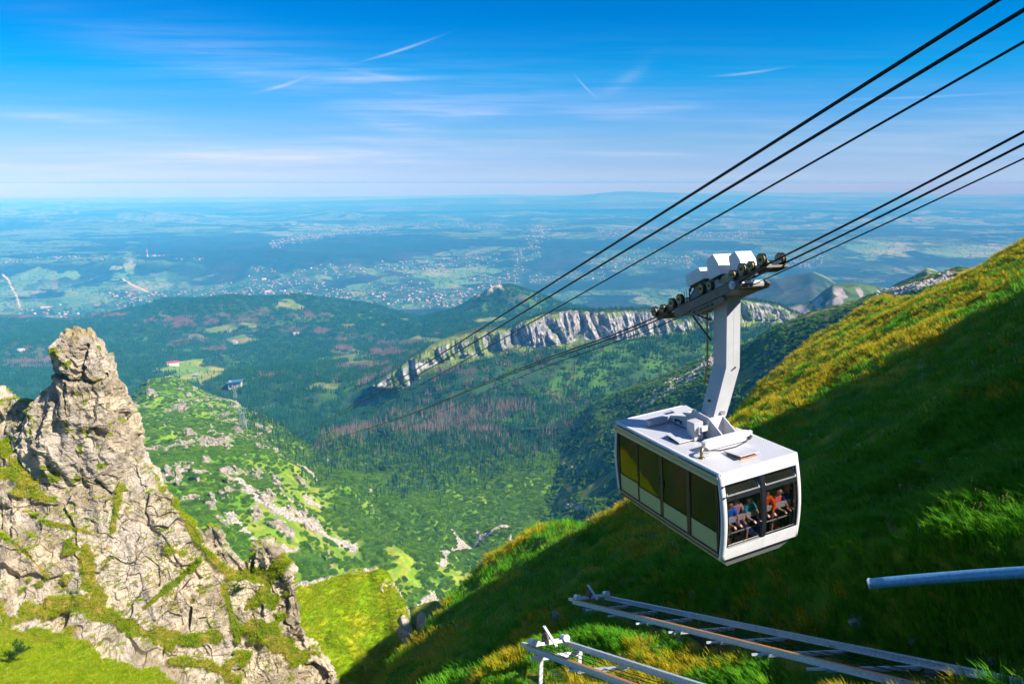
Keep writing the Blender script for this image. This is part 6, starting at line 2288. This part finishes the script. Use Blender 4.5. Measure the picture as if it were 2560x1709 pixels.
def passenger(x, y, face, lean, shirt, trousers, hair, skin, label, rail_y, longhair=False, shorts=False, h=1.72, sleeve=True):
    """local cabin coordinates; feet on the floor (z = -2.40); facing angle face (0 = towards the uphill end)"""
    T_ = CABM @ Matrix.Translation((x, y, -2.40)) @ Matrix.Rotation(face, 4, 'Z')
    k = h / 1.72 * .85
    lean = lean + .10
    root = bpy.data.objects.new('person', None)
    COL.objects.link(root)
    root.matrix_world = T_
    root['label'], root['category'], root['group'] = label, 'person', 'passengers in the cabin'
    lx = lean                       # chest leans forward over the rail
    P_ = [(0, 0, .93, (.13, .16)), (.02 + lx * .3, 0, 1.12, (.11, .145)), (.03 + lx * .8, 0, 1.34, (.115, .175)), (.02 + lx, 0, 1.46, .075), (.03 + lx * 1.1, 0, 1.53, .052),
          (.05 + lx * 1.15, 0, 1.60, (.082, .072)), (.055 + lx * 1.15, 0, 1.67, (.098, .076)), (.04 + lx * 1.15, 0, 1.735, .062)]
    E_ = [(0, 1), (1, 2), (2, 3), (3, 4), (4, 5), (5, 6), (6, 7)]
    hands = []
    for s in (-1, 1):
        n = len(P_)
        sh = (.02 + lx, s * .19, 1.42)
        elb = (.14 + lx * 1.1, s * .25, 1.16)
        wr = (.34 + lx * .6, s * .13 + rail_y, 1.03)
        P_ += [(*sh, .062), (*elb, .043), (*wr, .030), (wr[0] + .06, wr[1] - s * .005, wr[2] - .005, (.018, .038)), (wr[0] + .11, wr[1] - s * .01, wr[2] - .015, (.014, .040))]
        E_ += [(2, n), (n, n + 1), (n + 1, n + 2), (n + 2, n + 3), (n + 3, n + 4)]
        hd = n + 4
        for q, (dy, L_) in enumerate(((-.030, .050), (-.010, .062), (.010, .058), (.030, .045))):
            m = len(P_)
            P_ += [(wr[0] + .13, wr[1] - s * .01 + dy, wr[2] - .018, .009), (wr[0] + .13 + L_ * .5, wr[1] - s * .01 + dy, wr[2] - .035, .0085), (wr[0] + .13 + L_ * .6, wr[1] - s * .01 + dy, wr[2] - .06, .007)]
            E_ += [(hd, m), (m, m + 1), (m + 1, m + 2)]
        m = len(P_)
        P_ += [(wr[0] + .08, wr[1] - s * .045, wr[2] - .01, .010), (wr[0] + .11, wr[1] - s * .055, wr[2] - .03, .008)]
        E_ += [(n + 3, m), (m, m + 1)]
        n = len(P_)
        P_ += [(0, s * .09, .86, .088), (.03, s * .10, .50, .056), (-.01, s * .10, .10, .040), (.0, s * .10, .045, .036), (.12, s * .115, .03, .032)]
        E_ += [(0, n), (n, n + 1), (n + 1, n + 2), (n + 2, n + 3), (n + 3, n + 4)]
    P_ = [(a * k, b_ * k, c * k, r) for a, b_, c, r in P_]
    body = skin_body('body', P_, E_, skin, root)
    # nose, eyes, mouth, ears on the head
    hx, hz = (.055 + lx * 1.15) * k, 1.66 * k
    fc = MB()
    fc.tube([(hx + .085, 0, hz + .02), (hx + .115, 0, hz - .018), (hx + .095, 0, hz - .025)], [.008, .014, .008], 6)
    for s in (-1, 1):
        fc.tube([(hx - .01, s * .074, hz + .02), (hx - .015, s * .084, hz - .03)], [.014, .010], 6)
    fc.build('nose_and_ears', skin, root, smooth=True)
    ey = MB()
    for s in (-1, 1):
        ey.box((hx + .088, s * .030, hz + .012), (.012, .020, .009))
    ey.box((hx + .088, 0, hz - .052), (.010, .042, .008))
    ey.build('eyes_and_mouth', cloth('dark_features', (.10, .03, .03)), root)
    # shirt
    j = [(0, 0, .88, (.145, .175)), (.02 + lx * .3, 0, 1.10, (.130, .165)), (.03 + lx * .8, 0, 1.33, (.135, .195)), (.02 + lx, 0, 1.455, .095)]
    e = [(0, 1), (1, 2), (2, 3)]
    for s in (-1, 1):
        n = len(j)
        j += [(.02 + lx, s * .19, 1.42, .078), (.02 + lx + (.12 + lx * .1) * .7, s * .235, 1.24, .064)]
        e += [(2, n), (n, n + 1)]
        if sleeve == 2:
            j += [(.14 + lx * 1.1, s * .25, 1.16, .055), (.30 + lx * .7, s * .15 + rail_y, 1.05, .042)]
            e += [(n + 1, n + 2), (n + 2, n + 3)]
    j = [(a * k, b_ * k, c * k, r) for a, b_, c, r in j]
    skin_body('shirt', j, e, shirt, root)
    j = [(0, 0, .94, (.145, .172))]
    e = []
    for s in (-1, 1):
        n = len(j)
        end = [(.03, s * .10, .50, .078)] if shorts else [(.03, s * .10, .50, .074), (-.01, s * .10, .12, .060)]
        j += [(0, s * .09, .84, .105)] + end
        e += [(0, n)] + [(n + q, n + q + 1) for q in range(len(end))]
    j = [(a * k, b_ * k, c * k, r) for a, b_, c, r in j]
    skin_body('trousers', j, e, trousers, root)
    j = [(hx + .01, 0, hz + .075, (.088, .084)), (hx - .045, 0, hz + .055, (.085, .088)), (hx - .07, 0, hz - .01, (.060, .078)), (hx - .07, 0, hz - .07, (.042, .062))]
    if longhair:
        j += [(hx - .09, 0, hz - .17, (.04, .07)), (hx - .09, 0, hz - .26, (.025, .05))]
    skin_body('hair', j, [(i, i + 1) for i in range(len(j) - 1)], hair, root)
    sh_ = MB()
    for s in (-1, 1):
        sh_.prism([(-.07 * k, 0), (.20 * k, 0), (.20 * k, .04), (.08 * k, .09), (-.07 * k, .10)], 1, s * .10 * k - .045, s * .10 * k + .045)
    sh_.build('shoes', cloth('dark_shoes', (.05, .05, .06)), root, bevel=.01)
    return root


BLUE, TEAL, ORG, ROSE, WHT, NAVY = cloth('blue_tee', (.02, .17, .80)), cloth('teal_top', (.01, .38, .42)), cloth('orange_fleece', (.90, .13, .01)), cloth('pink_check_shirt', (.62, .30, .42)), cloth('coral_top', (.85, .14, .16)), cloth('navy_top', (.05, .03, .20))
KHAKI, JEANS, GREYT, PINKT = cloth('khaki_trousers', (.34, .24, .06)), cloth('blue_jeans', (.05, .14, .32)), cloth('grey_trousers', (.10, .09, .11)), cloth('pink_trousers', (.45, .25, .28))
BROWNH, BLACKH, BLONDH = cloth('brown_hair', (.10, .05, .03)), cloth('black_hair', (.03, .022, .02)), cloth('fair_hair', (.45, .26, .12))
passenger(2.20, -.92, .05, .10, BLUE, KHAKI, BROWNH, SKIN[0], 'person in a blue T-shirt and khaki trousers leaning on the rail at the left window', .04)
passenger(2.13, -.60, -.1, .08, ROSE, GREYT, BLACKH, SKIN[1], 'person in a pink checked shirt behind the left window beside the blue T-shirt', -.02, h=1.74)
passenger(2.19, -.24, .1, .10, TEAL, GREYT, BROWNH, SKIN[1], 'person in a teal top with bare legs at the left window by the centre post', .02, longhair=True, shorts=True, h=1.66)
passenger(2.17, .36, -.1, .12, ORG, JEANS, BROWNH, SKIN[0], 'person in an orange fleece and jeans leaning over the rail at the right window', -.02, sleeve=2, h=1.76)
passenger(2.18, .80, .15, .08, WHT, PINKT, BLACKH, SKIN[1], 'person in a coral top at the middle of the right window', .05, shorts=True, h=1.62)
passenger(2.10, 1.06, .25, .16, NAVY, GREYT, BLONDH, SKIN[0], 'fair-haired person in a navy top at the far corner of the right window', .02, longhair=True, h=1.66)
passenger(1.45, -.95, 1.2, .05, TEAL, JEANS, BROWNH, SKIN[0], 'person in a teal top standing behind the long side window near the front', .0, h=1.74)
passenger(1.35, -.20, 2.6, .0, GREYT, JEANS, BLACKH, SKIN[1], 'person in a dark grey top standing deeper inside the cabin', .0, h=1.80)


# ================================================================== STEEL RAILS BELOW THE TERRACE
def ground_at(u, v):
    r = RAYS(u, v)
    den = r[2] / r[1] - .603 * r[0] / r[1] + .4127
    D = -8.85 / den
    return r * (D / r[1])


def ground_z(x, y):
    return -8.85 + .603 * x - .4127 * y


def rail_track(p_lo, p_hi_u, label, posts, ties, name='cable_guide_rail'):
    """p_lo: far ends (u,v,D) of the left and right rail, p_hi_u: their near ends"""
    (a0, b0), (a1, b1) = p_lo, p_hi_u
    A0, B0, A1, B1 = [Vector(AT(*q)) for q in (a0, b0, a1, b1)]
    ext = 1.15
    A1, B1 = A0 + (A1 - A0) * ext, B0 + (B1 - B0) * ext
    org = A0.copy()
    root = thing(name, label, 'rail track', org, group='steel guide rails under the terrace')
    A0, B0, A1, B1 = A0 - org, B0 - org, A1 - org, B1 - org

    def rail(p, q, mat_top):
        d = (q - p).normalized()
        s = d.cross(Vector((0, 0, 1))).normalized()
        t = s.cross(d)
        m = MB()
        m.beam(p, q, .035, .17, t)                     # web
        m.beam(p + t * .085, q + t * .085, .11, .014, t)   # top flange
        m.beam(p - t * .085, q - t * .085, .13, .016, t)   # bottom flange
        L_ = (q - p).length
        for k in range(int(L_ / 1.6)):
            c = p + d * (k * 1.6 + .5)
            for o_ in (0, .12):
                m.tube([c + d * o_ - s * .045 - t * .07, c + d * o_ - s * .045 - t * .045], .014, 6)
        o = m.build('rail', M_GALV, root)
        MB().beam(p + t * .094, q + t * .094, .085, .006, t).build('rail_top', mat_top, o)
        return d, s, t
    d, s, t = rail(A0, A1, M_RUST)
    rail(B0, B1, M_GALV)
    for k in ties:
        a, b = A0.lerp(A1, k), B0.lerp(B1, k)
        o = (b - a)
        MB().beam(a - t * .13 - o * .22, b - t * .13 + o * .05, .09, .06, t).beam(a - t * .16, b - t * .16, .02, .12, t).build('cross_tie', M_GALV, root)
    for k in (.33, .52, .7):
        a, b = A0.lerp(B0, k), A1.lerp(B1, k)
        MB().tube([a - t * .05, a.lerp(b, .5) - t * .13, b - t * .05], .014, 6).build('pull_cable', M_ROPE, root)
    for k in posts:
        for (p, q) in ((A0, A1), (B0, B1)):
            c = p.lerp(q, k)
            g = min(ground_z(c.x + org.x, c.y + org.y) - org.z - .4, c.z - 1.9)
            pm = MB()
            pm.beam(c - t * .15, Vector((c.x, c.y, g)), .14, .02, d).beam(c - t * .15 + d * .06, Vector((c.x, c.y, g)) + d * .06, .14, .015, d).beam(c - t * .15 + d * .03, Vector((c.x, c.y, g)) + d * .03, .02, .06, d)
            pm.build('post', M_WHITE, root)
        a, b = A0.lerp(A1, k) - t * .16, B0.lerp(B1, k) - t * .16
        o = b - a
        MB().beam(a - o * .25 - t * .04, b + o * .06 - t * .04, .05, .16, t).build('cross_beam', M_WHITE, root)
    # head: cross shaft with two rollers, sheave and steel tongue
    m = MB()
    mid = (A0 + B0) / 2 + d * .35 + t * .12
    side = (B0 - A0).normalized()
    m.beam(A0 + d * .35 + t * .12, B0 + d * .35 + t * .12, .10, .10, t)
    m.beam(A0 + d * .18 + t * .13, B0 + d * .18 + t * .13, .05, .12, t)
    m.beam(A0 - d * .45 + t * .05, A0 + t * .05, .03, .12, t).beam(A0 - d * .45 + t * .10 + side * .05, A0 + t * .10 + side * .1, .10, .02, t)
    m.build('end_frame', M_WHITE, root)
    for c in (A0 + side * .12, B0 - side * .08):
        c = c + t * .22 + d * .15
        MB().tube([c, c + d * .34], .105, 20).tube([c + d * .34, c + d * .36], .13, 20).build('end_roller', M_WHITE, root, bevel=.004)
    c = mid + t * .16
    MB().tube([c - side * .17, c - side * .11], .20, 22).tube([c - side * .20, c - side * .17], .06, 12).build('sheave', M_BROWN, root)
    MB().beam(mid + t * .55 - d * .28, mid - t * .06 + d * .50, .05, .03, side).beam(mid + t * .55 - d * .28 + side * .07, mid - t * .06 + d * .50 + side * .07, .05, .03, side).beam(mid + t * .52 - d * .26 + side * .035, mid - t * .05 + d * .48 + side * .035, .02, .02, side).build('steel_tongue', M_WHITE, root)
    return root


rail_track(((1432, 1502, 31.5), (1512, 1492, 32.3)), ((2261, 1707, 15.6), (2560, 1707, 14.9)), 'longer upper steel rail pair with a rusty near rail, ending at a white roller frame', [], [.10, .20, .31, .42, .53, .64, .75, .86, .95])
rail_track(((1318, 1617, 24.0), (1408, 1604, 24.8)), ((1563, 1707, 18.6), (1727, 1707, 17.6)), 'shorter lower steel rail pair standing on white posts at the bottom edge', [.14, .85], [.5])

# galvanised pipe reaching in from the right
pp = []
for k in range(14):
    t = k / 13
    u = 2176 + (2760 - 2176) * t
    v = 1458 - 32 * math.sin(t * 1.5) - 2 * t
    pp.append(Vector(AT(u, v, 7.0 - 1.3 * t)))
org = pp[0].copy()
pipe = thing('galvanised_pipe', 'blue grey galvanised pipe reaching in from the right edge over the dark grass', 'pipe', org, data=MB().tube([p - org for p in pp], .054, 20).mesh('galvanised_pipe', smooth=True),
             mat=plain('spangled_zinc', (.16, .40, .62), .4, metal=.2, var=.22, scale=26))
dd = (pp[1] - pp[0]).normalized()
MB().tube([-dd * .012, Vector((0, 0, 0)) + dd * .004], .056, 20).build('end_cap', M_WHITE, pipe)


# stones in the earth bank, each one lying free
def rockmesh(name, seed, flat=.6):
    import bmesh
    r = random.Random(seed)
    bm = bmesh.new()
    bmesh.ops.create_icosphere(bm, subdivisions=3, radius=1)
    P = np.array([v.co for v in bm.verts])
    f = fbm(P * 1.1 + seed * 7, 4, seed) * .35 + (worley(P * 1.2 + seed, seed)[2] - .5) * .28
    for v, k in zip(bm.verts, f):
        v.co *= 1 + k
        v.co.x *= 1.25
        v.co.z *= flat
    me = bpy.data.meshes.new(name)
    bm.to_mesh(me)
    bm.free()
    me.materials.append(M_BOULDER)
    return me


M_BOULDER = plain('bank_stone', (.26, .24, .22), .95, var=.35, scale=2.5, spec=.1, bstr=.8, bscale=5)
RK = [rockmesh('boulder', i) for i in range(5)]
PS, US, VS = SLOPE[0], SLOPE[1], SLOPE[2]


def surf(u, v):
    k = np.argmin((US - u) ** 2 + (VS - v) ** 2)
    return PS.reshape(-1, 3)[k]


for i, (u, v, s, lab) in enumerate([(2152, 1556, .30, 'grey block half buried in the dark earth bank under the pipe'), (1470, 1532, .34, 'pale cracked boulder under the far end of the longer rail pair'),
                                    (1450, 1560, .26, 'darker boulder at the edge of the slope below the rail frame'), (1925, 1590, .22, 'small round stone lying between the two rails'),
                                    (2330, 1700, .26, 'dark grey block beside the rail at the bottom edge'), (1925, 1535, .16, 'small pale stone in the long grass above the rails'),
                                    (1735, 1490, .22, 'grey stone under the lip of the turf left of the bank'), (1395, 1548, .30, 'flat dark stone alone on the shaded slope'),
                                    (2285, 1600, .16, 'light stone at the foot of the long dark grass'), (2000, 1632, .14, 'little stone between the rails near the bottom'),
                                    (2480, 1655, .18, 'brownish stone near the right edge under the grass bank'), (1700, 1600, .16, 'small stone in the grass below the rusty rail')]):
    c = surf(u, v)
    o = thing('boulder', lab, 'stone', c, data=RK[i % 5], group='stones about the rails', rot=(i * .7, i * .3, i * 1.3))
    o.scale = (s, s, s)

# seed heads, harebells and thistles in the near grass
M_HEAD = leaf_mat('seed_heads', (.42, .30, .12), (.55, .42, .20), (.62, .52, .30), trans=.3)
M_BLUEF = leaf_mat('harebells', (.06, .06, .42), (.12, .12, .60), (.30, .20, .60), trans=.3)
M_WHITEF = leaf_mat('white_flowers', (.5, .5, .5), (.7, .7, .7), (.75, .7, .6), trans=.2)


def stalk(name, mat, h, hr, seed):
    r = random.Random(seed)
    m = MB()
    for k in range(5):
        x, y = r.uniform(-.2, .2), r.uniform(-.2, .2)
        H_ = h * r.uniform(.7, 1.2)
        m.tube([(x, y, 0), (x - .04, y, H_ * .6), (x - .10, y, H_)], .003, 3, cap=False)
        m.tube([(x - .10, y, H_ - hr), (x - .10, y, H_ + hr)], [hr * .5, hr * .7], 5)
    me = m.mesh(name)
    me.materials.append(mat)
    return me


w = ((US > 1000) & (US < 2600) & (VS < 1740) & (PS[..., 1] < 60)) * (.3 + .7 * sstep(0, .3, fbm(PS[..., :2] / 3., 3, 800))) / (1 + PS[..., 1] / 30.)
p_, i_, j_, _t = grid_sample(PS, w, 2600)
p_ = p_[:1500]
i_ = i_[:1500]
scatter('seed_heads', p_, [stalk('dry_stalks', M_HEAD, .5, .018, 1), stalk('dry_stalks_b', M_HEAD, .42, .02, 2), stalk('harebell', M_BLUEF, .3, .02, 3), stalk('white_umbel', M_WHITEF, .35, .028, 4)],
        RNG.choice([0, 0, 0, 1, 1, 1, 2, 3], 1500), RNG.uniform(0, 6.28, 1500), RNG.uniform(.5, 1.0, 1500), kind='stuff', label='dry seed stalks with a few blue and white flowers in the hillside grass')
# one leafy docks plant by the rails
lf = MB()
for k in range(9):
    a = k * .7
    q = .16 + .05 * (k % 3)
    c = Vector((q * math.cos(a), q * math.sin(a), .16 + .03 * (k % 4)))
    lf._add([(0, 0, 0), tuple(c + Vector((-math.sin(a) * .08, math.cos(a) * .08, .02))), tuple(c * 1.7), tuple(c + Vector((math.sin(a) * .08, -math.cos(a) * .08, .02)))], [(0, 1, 2, 3)])
c = surf(2020, 1572)
thing('leafy_plant', 'bright lime green leafy plant alone in the dark grass above the longer rails', 'plant', c, data=lf.mesh('leafy_plant'), mat=M_LIME)


# ================================================================== TOWERS, STATION, ALPINE HUT, MAST
M_LATT = plain('tower_steel', (.30, .36, .38), .5, metal=.3, var=.1)
M_CONC = plain('pale_concrete', (.52, .47, .40), .9, var=.12, scale=.3)
M_BLUER = plain('blue_sheet_roof', (.06, .16, .30), .4, var=.1)
M_REDR = plain('red_roof', (.30, .05, .05), .7, var=.2)
M_WINDOW = plain('dark_window', (.03, .04, .05), .2, var=.1)
M_WALLW = plain('white_wall', (.70, .68, .62), .8, var=.06)


def lattice_tower(u, v_base, v_top, D, label, wt, arm):
    base = Vector(AT(u, v_base, D))
    H_ = float(AT(u, v_top, D)[2] - AT(u, v_base, D)[2])
    r = thing('lattice_tower', label, 'tower', base, rot=(0, 0, -AZR), group='support towers of the tramway')
    b = MB()
    wb = H_ * .17

    def wid(t):
        return wb * (1 - t) + wt * t
    n = 6
    lv = [k / n * .80 for k in range(n + 1)]
    th = H_ * .012 + .22
    for k in range(n):
        a, c = wid(lv[k]), wid(lv[k + 1])
        for sx, sy in ((1, 1), (1, -1), (-1, -1), (-1, 1)):
            b.beam((sx * a, sy * a, lv[k] * H_), (sx * c, sy * c, lv[k + 1] * H_), th, th)
        for sx, sy, tx, ty in ((1, 1, 1, -1), (1, -1, -1, -1), (-1, -1, -1, 1), (-1, 1, 1, 1)):
            b.beam((sx * a, sy * a, lv[k] * H_), (tx * c, ty * c, lv[k + 1] * H_), th * .6, th * .6)
            b.beam((sx * c, sy * c, lv[k + 1] * H_), (tx * c, ty * c, lv[k + 1] * H_), th * .6, th * .6)
    b.build('mast', M_LATT, r)
    h = MB()
    z0, z1 = .80 * H_, H_
    h.beam((-arm, 0, z1), (arm, 0, z1), th, th * 1.3).beam((-arm * .72, 0, z0), (arm * .72, 0, z0), th, th * 1.2)
    for x in (-.72, -.3, .3, .72):
        h.beam((x * arm, 0, z0), (x * arm, 0, z1), th, th)
    h.beam((-arm * .7, 0, z0), (-arm * .3, 0, z1), th * .6, th * .6).beam((arm * .7, 0, z0), (arm * .3, 0, z1), th * .6, th * .6)
    h.build('crosshead', M_LATT, r)
    for s in (-1, 1):
        MB().beam((s * arm * .62, -th * 7, z1 + th), (s * arm * .62, th * 7, z1 + th), th * 1.2, th).build('rope_saddle', M_DARK, r)
    return r


lattice_tower(608, 1079, 1021, float(TOWER_AT[1]) - 2, 'nearer steel lattice tower on the green ridge', 1.6, 8.5)
lattice_tower(588, 994, 971, 1560, 'farther steel lattice tower just below the pale station', 1.4, 6.0)
fl = MB()
fl.tube([(0, 0, 0), (0, 0, 1)], 1, 8)
bt = thing('ridge_block', 'pale concrete footing under the nearer lattice tower', 'footing', AT(608, 1082, float(TOWER_AT[1]) - 2), data=MB().bb(-7, 9, -5, 5, -6, 1.2).bb(-2, 14, -6, -2, -8, -1).mesh('ridge_block', .3), mat=M_CONC)

_k = np.argmin((WOOD[1] - 588) ** 2 + (WOOD[2] - 968) ** 2)
_sp = WOOD[0].reshape(-1, 3)[_k]
st = thing('tram_station', 'pale middle station with a dark cable opening under a blue sheet roof', 'building', AT(588, 968, _sp[1] - 12), rot=(0, 0, .18))
print('station', _sp)
S_ = float(_sp[1]) / F
w_ = MB()
w_.bb(-17 * S_, 15 * S_, 0, 24, -4 * S_, 13 * S_).bb(-16 * S_, -6 * S_, -2, 0, -5 * S_, 10 * S_).bb(2 * S_, 15 * S_, -1.5, 0, -4 * S_, 12 * S_)
w_.build('wall', M_CONC, st, bevel=.2)
MB().bb(-14 * S_, -8 * S_, -2.4, -2.0, .5 * S_, 9 * S_).build('cable_opening', M_BLACK, st)
rf = MB().box((-1 * S_, 10, 14.5 * S_), (38 * S_, 34, .9), Euler((0, -.08, 0))).build('roof', M_BLUER, st)
MB().bb(-14 * S_, -12 * S_, 2, 5, 13 * S_, 18 * S_).bb(-10 * S_, -9 * S_, 2, 4, 13 * S_, 19 * S_).build('chimney', M_WALLW, rf)
for k in range(5):
    MB().bb((-4 + k * 3.6) * S_, (-2 + k * 3.6) * S_, -1.8, -1.5, 5 * S_, 8 * S_).build('window', M_WINDOW, st)

WG, WGU, WGV = WOOD[0], WOOD[1], WOOD[2]


def woodland_at(u, v):
    k = np.argmin((WGU - u) ** 2 + (WGV - v) ** 2)
    return WG.reshape(-1, 3)[k]


def cottage(parent, w, d, h, rh, wall, roof, nw=3, ov=.5):
    MB().bb(-w / 2, w / 2, -d / 2, d / 2, -2.5, h).build('wall', wall, parent)
    r = MB().prism([(-d / 2 - ov, h - .1), (d / 2 + ov, h - .1), (0, h + rh)], 0, -w / 2 - ov, w / 2 + ov).build('roof', roof, parent)
    MB().bb(w * .2, w * .2 + .9, -.4, .5, h + rh * .4, h + rh + .7).build('chimney', M_WALLW, r)
    for k in range(nw):
        x = -w / 2 + (k + .5) * w / nw
        MB().bb(x - .5, x + .5, -d / 2 - .06, -d / 2 + .02, h * .4, h * .4 + 1.3).build('window', M_WINDOW, parent)
    MB().bb(-.5, .5, -d / 2 - .08, -d / 2 + .02, 0, 2).build('door', M_BROWN, parent)


D_ = float(woodland_at(432, 914)[1])
hut = thing('mountain_hotel', 'long white house under a red roof on the pale green alp', 'building', woodland_at(432, 914), rot=(0, 0, .5))
cottage(hut, 46, 15, 11, 8, M_WALLW, M_REDR, 8)
hut2 = thing('alpine_barn', 'small dark barn standing alone in the middle of the alp', 'barn', woodland_at(490, 940), rot=(0, 0, -.2))
cottage(hut2, 16, 11, 5, 6, M_BROWN, M_GREY, 3)
hut3 = thing('forest_lodge', 'tiny white house in the woods above the alp', 'house', woodland_at(742, 836), rot=(0, 0, .2))
cottage(hut3, 34, 14, 7, 6, M_WALLW, M_GREY, 4)
hut4 = thing('forester_house', 'little red roofed house in the woods left of the pale cliffs', 'house', woodland_at(1094, 837), rot=(0, 0, .1))
cottage(hut4, 26, 13, 6, 6, M_WALLW, M_REDR, 3)

# transmitter mast on the long ridge beyond the town
PG, PU, PV, PW, PC, PT = PLAIN


def plain_at(u, v):
    k = np.argmin((PU - u) ** 2 + (PV - v) ** 2)
    return PG.reshape(-1, 3)[k]


mc = plain_at(369, 646)
mast = thing('transmitter_mast', 'thin red and white transmitter mast on the ridge beyond the town', 'mast', mc)
M_REDP = plain('red_paint', (.45, .06, .04), .5, var=.05)
for k in range(4):
    a, b = 30 * k, 30 * (k + 1)
    MB().tube([(0, 0, a), (0, 0, b)], [7.5 - 1.6 * k, 7.5 - 1.6 * (k + 1)], 6).build('mast_section', [M_WALLW, M_REDP][k % 2], mast)

# ================================================================== HOUSES OF THE TOWN AND THE VILLAGES
HW = [plain('house_white', (.58, .55, .50), .8, var=.05), plain('house_cream', (.46, .40, .30), .8, var=.05), plain('house_timber', (.26, .16, .10), .8, var=.1)]
HRF = [plain('roof_red', (.30, .09, .07), .8, var=.1), plain('roof_grey', (.20, .20, .22), .7, var=.1), plain('roof_silver', (.50, .50, .52), .4, var=.05), plain('roof_brown', (.22, .10, .07), .8, var=.1)]


def house_pair(i, j, w=15, d=11, h=6.5, rh=5.5):
    a = MB().bb(-w / 2, w / 2, -d / 2, d / 2, -3, h).mesh('wall')
    a.materials.append(HW[i])
    b = MB().prism([(-d / 2 - .8, h), (d / 2 + .8, h), (0, h + rh)], 0, -w / 2 - .8, w / 2 + .8).mesh('roof')
    b.materials.append(HRF[j])
    return a, b


def house_one(i, j, w=15, d=11, h=6.5, rh=5.5):
    m = MB().bb(-w / 2, w / 2, -d / 2, d / 2, -3, h, 0).prism([(-d / 2 - .8, h), (d / 2 + .8, h), (0, h + rh)], 0, -w / 2 - .8, w / 2 + .8, 1)
    me = m.mesh('house')
    me.materials.append(HW[i])
    me.materials.append(HRF[j])
    return me


w = PT * (1 - PC) * (PU > -30) * (PU < 2600) * sstep(30000, 9000, PG[..., 1])
p_, i_, j_, _t = grid_sample(PG, w, 5200)
cg = fbm(p_[:, :2] / 160., 3, 900)
p_ = p_[(cg > -.25)]
u_, v_ = UV(p_)
front = np.interp(u_, [-50, 0, 200, 330, 400, 490, 620, 800, 930, 1050, 1130, 1200, 1277, 1330, 1400, 2560], [799, 799, 797, 768, 745, 733, 745, 756, 762, 790, 780, 745, 717, 735, 760, 760])
score = np.where((v_ < front - 2) & (u_ > 5) & (u_ < 2540), p_[:, 1], 1e9)
order = np.argsort(score)
near = order[:230]
rest = np.ones(len(p_), bool)
rest[near] = False
kinds = [(0, 0), (0, 1), (0, 2), (1, 0), (1, 3), (2, 1), (0, 3), (2, 2)]
hs = [house_one(*k) for k in kinds]
m = int(rest.sum())
scatter('town_houses', p_[rest], hs, RNG.integers(0, 8, m), RNG.uniform(0, 3.14, m), RNG.uniform(.6, 1.2, m), kind='stuff', label='houses of the far town and its villages, a pale speckle across the plain')
names = ['white house with a red roof', 'white house with a grey roof', 'white house with a shiny metal roof', 'cream house with a red roof', 'cream house with a brown roof', 'timber house with a grey roof', 'white house with a brown roof', 'timber house with a shiny metal roof']
pairs = [house_pair(*k) for k in kinds]


def where(u):
    return ('left of the wooded hill', 'behind the purple hill', 'before the wide pale meadow', 'in the right quarter of town')[int(np.searchsorted([420, 760, 1120], u))]


for k in near:
    q = int(RNG.integers(0, 8))
    u = float(u_[k])
    o = thing('town_house', 'tiny %s %s' % (names[q], where(u)), 'house', p_[k], group='%ss %s' % (names[q], where(u)), rot=(0, 0, float(RNG.uniform(0, 3.14))))
    s = float(RNG.uniform(.9, 1.5))
    o.scale = (s, s, s)
    for nm, me in zip(('wall', 'roof'), pairs[q]):
        c = bpy.data.objects.new(nm, me)
        COL.objects.link(c)
        c.parent = o
# a few big blocks
for u, v, wd, lab in [(112, 768, 66, 'long pale building with a red roof at the foot of the ski run'), (672, 733, 60, 'large white building in the middle of the town'), (772, 738, 44, 'white block left of the wooded knoll in the town'),
                      (660, 703, 50, 'cream hotel block at the far edge of the town'), (400, 752, 36, 'cream block at the edge of the woods')]:
    c = plain_at(u, v)
    o = thing('large_building', lab, 'building', c, rot=(0, 0, .15))
    cottage(o, wd, wd * .35, 14, 5, M_WALLW, HRF[0] if 'red' in lab else HRF[2], 6)
# copses scattered over the fields, hedgerow trees and town gardens
w = (.04 + .25 * PT * (fbm(PG[..., :2] / 200., 3, 930) > -.1)) * (1 - PW) * (PU > -30) * (PU < 2600) * sstep(17000, 9000, PG[..., 1])
p_, i_, j_, _t = grid_sample(PG, w, 9000)
scatter('garden_trees', p_, [CL[0], CL[1]], RNG.integers(0, 2, 9000), RNG.uniform(0, 6.28, 9000), RNG.uniform(.6, 1.1, 9000), kind='stuff', label='small dark clumps of trees between the fields and houses of the plain')
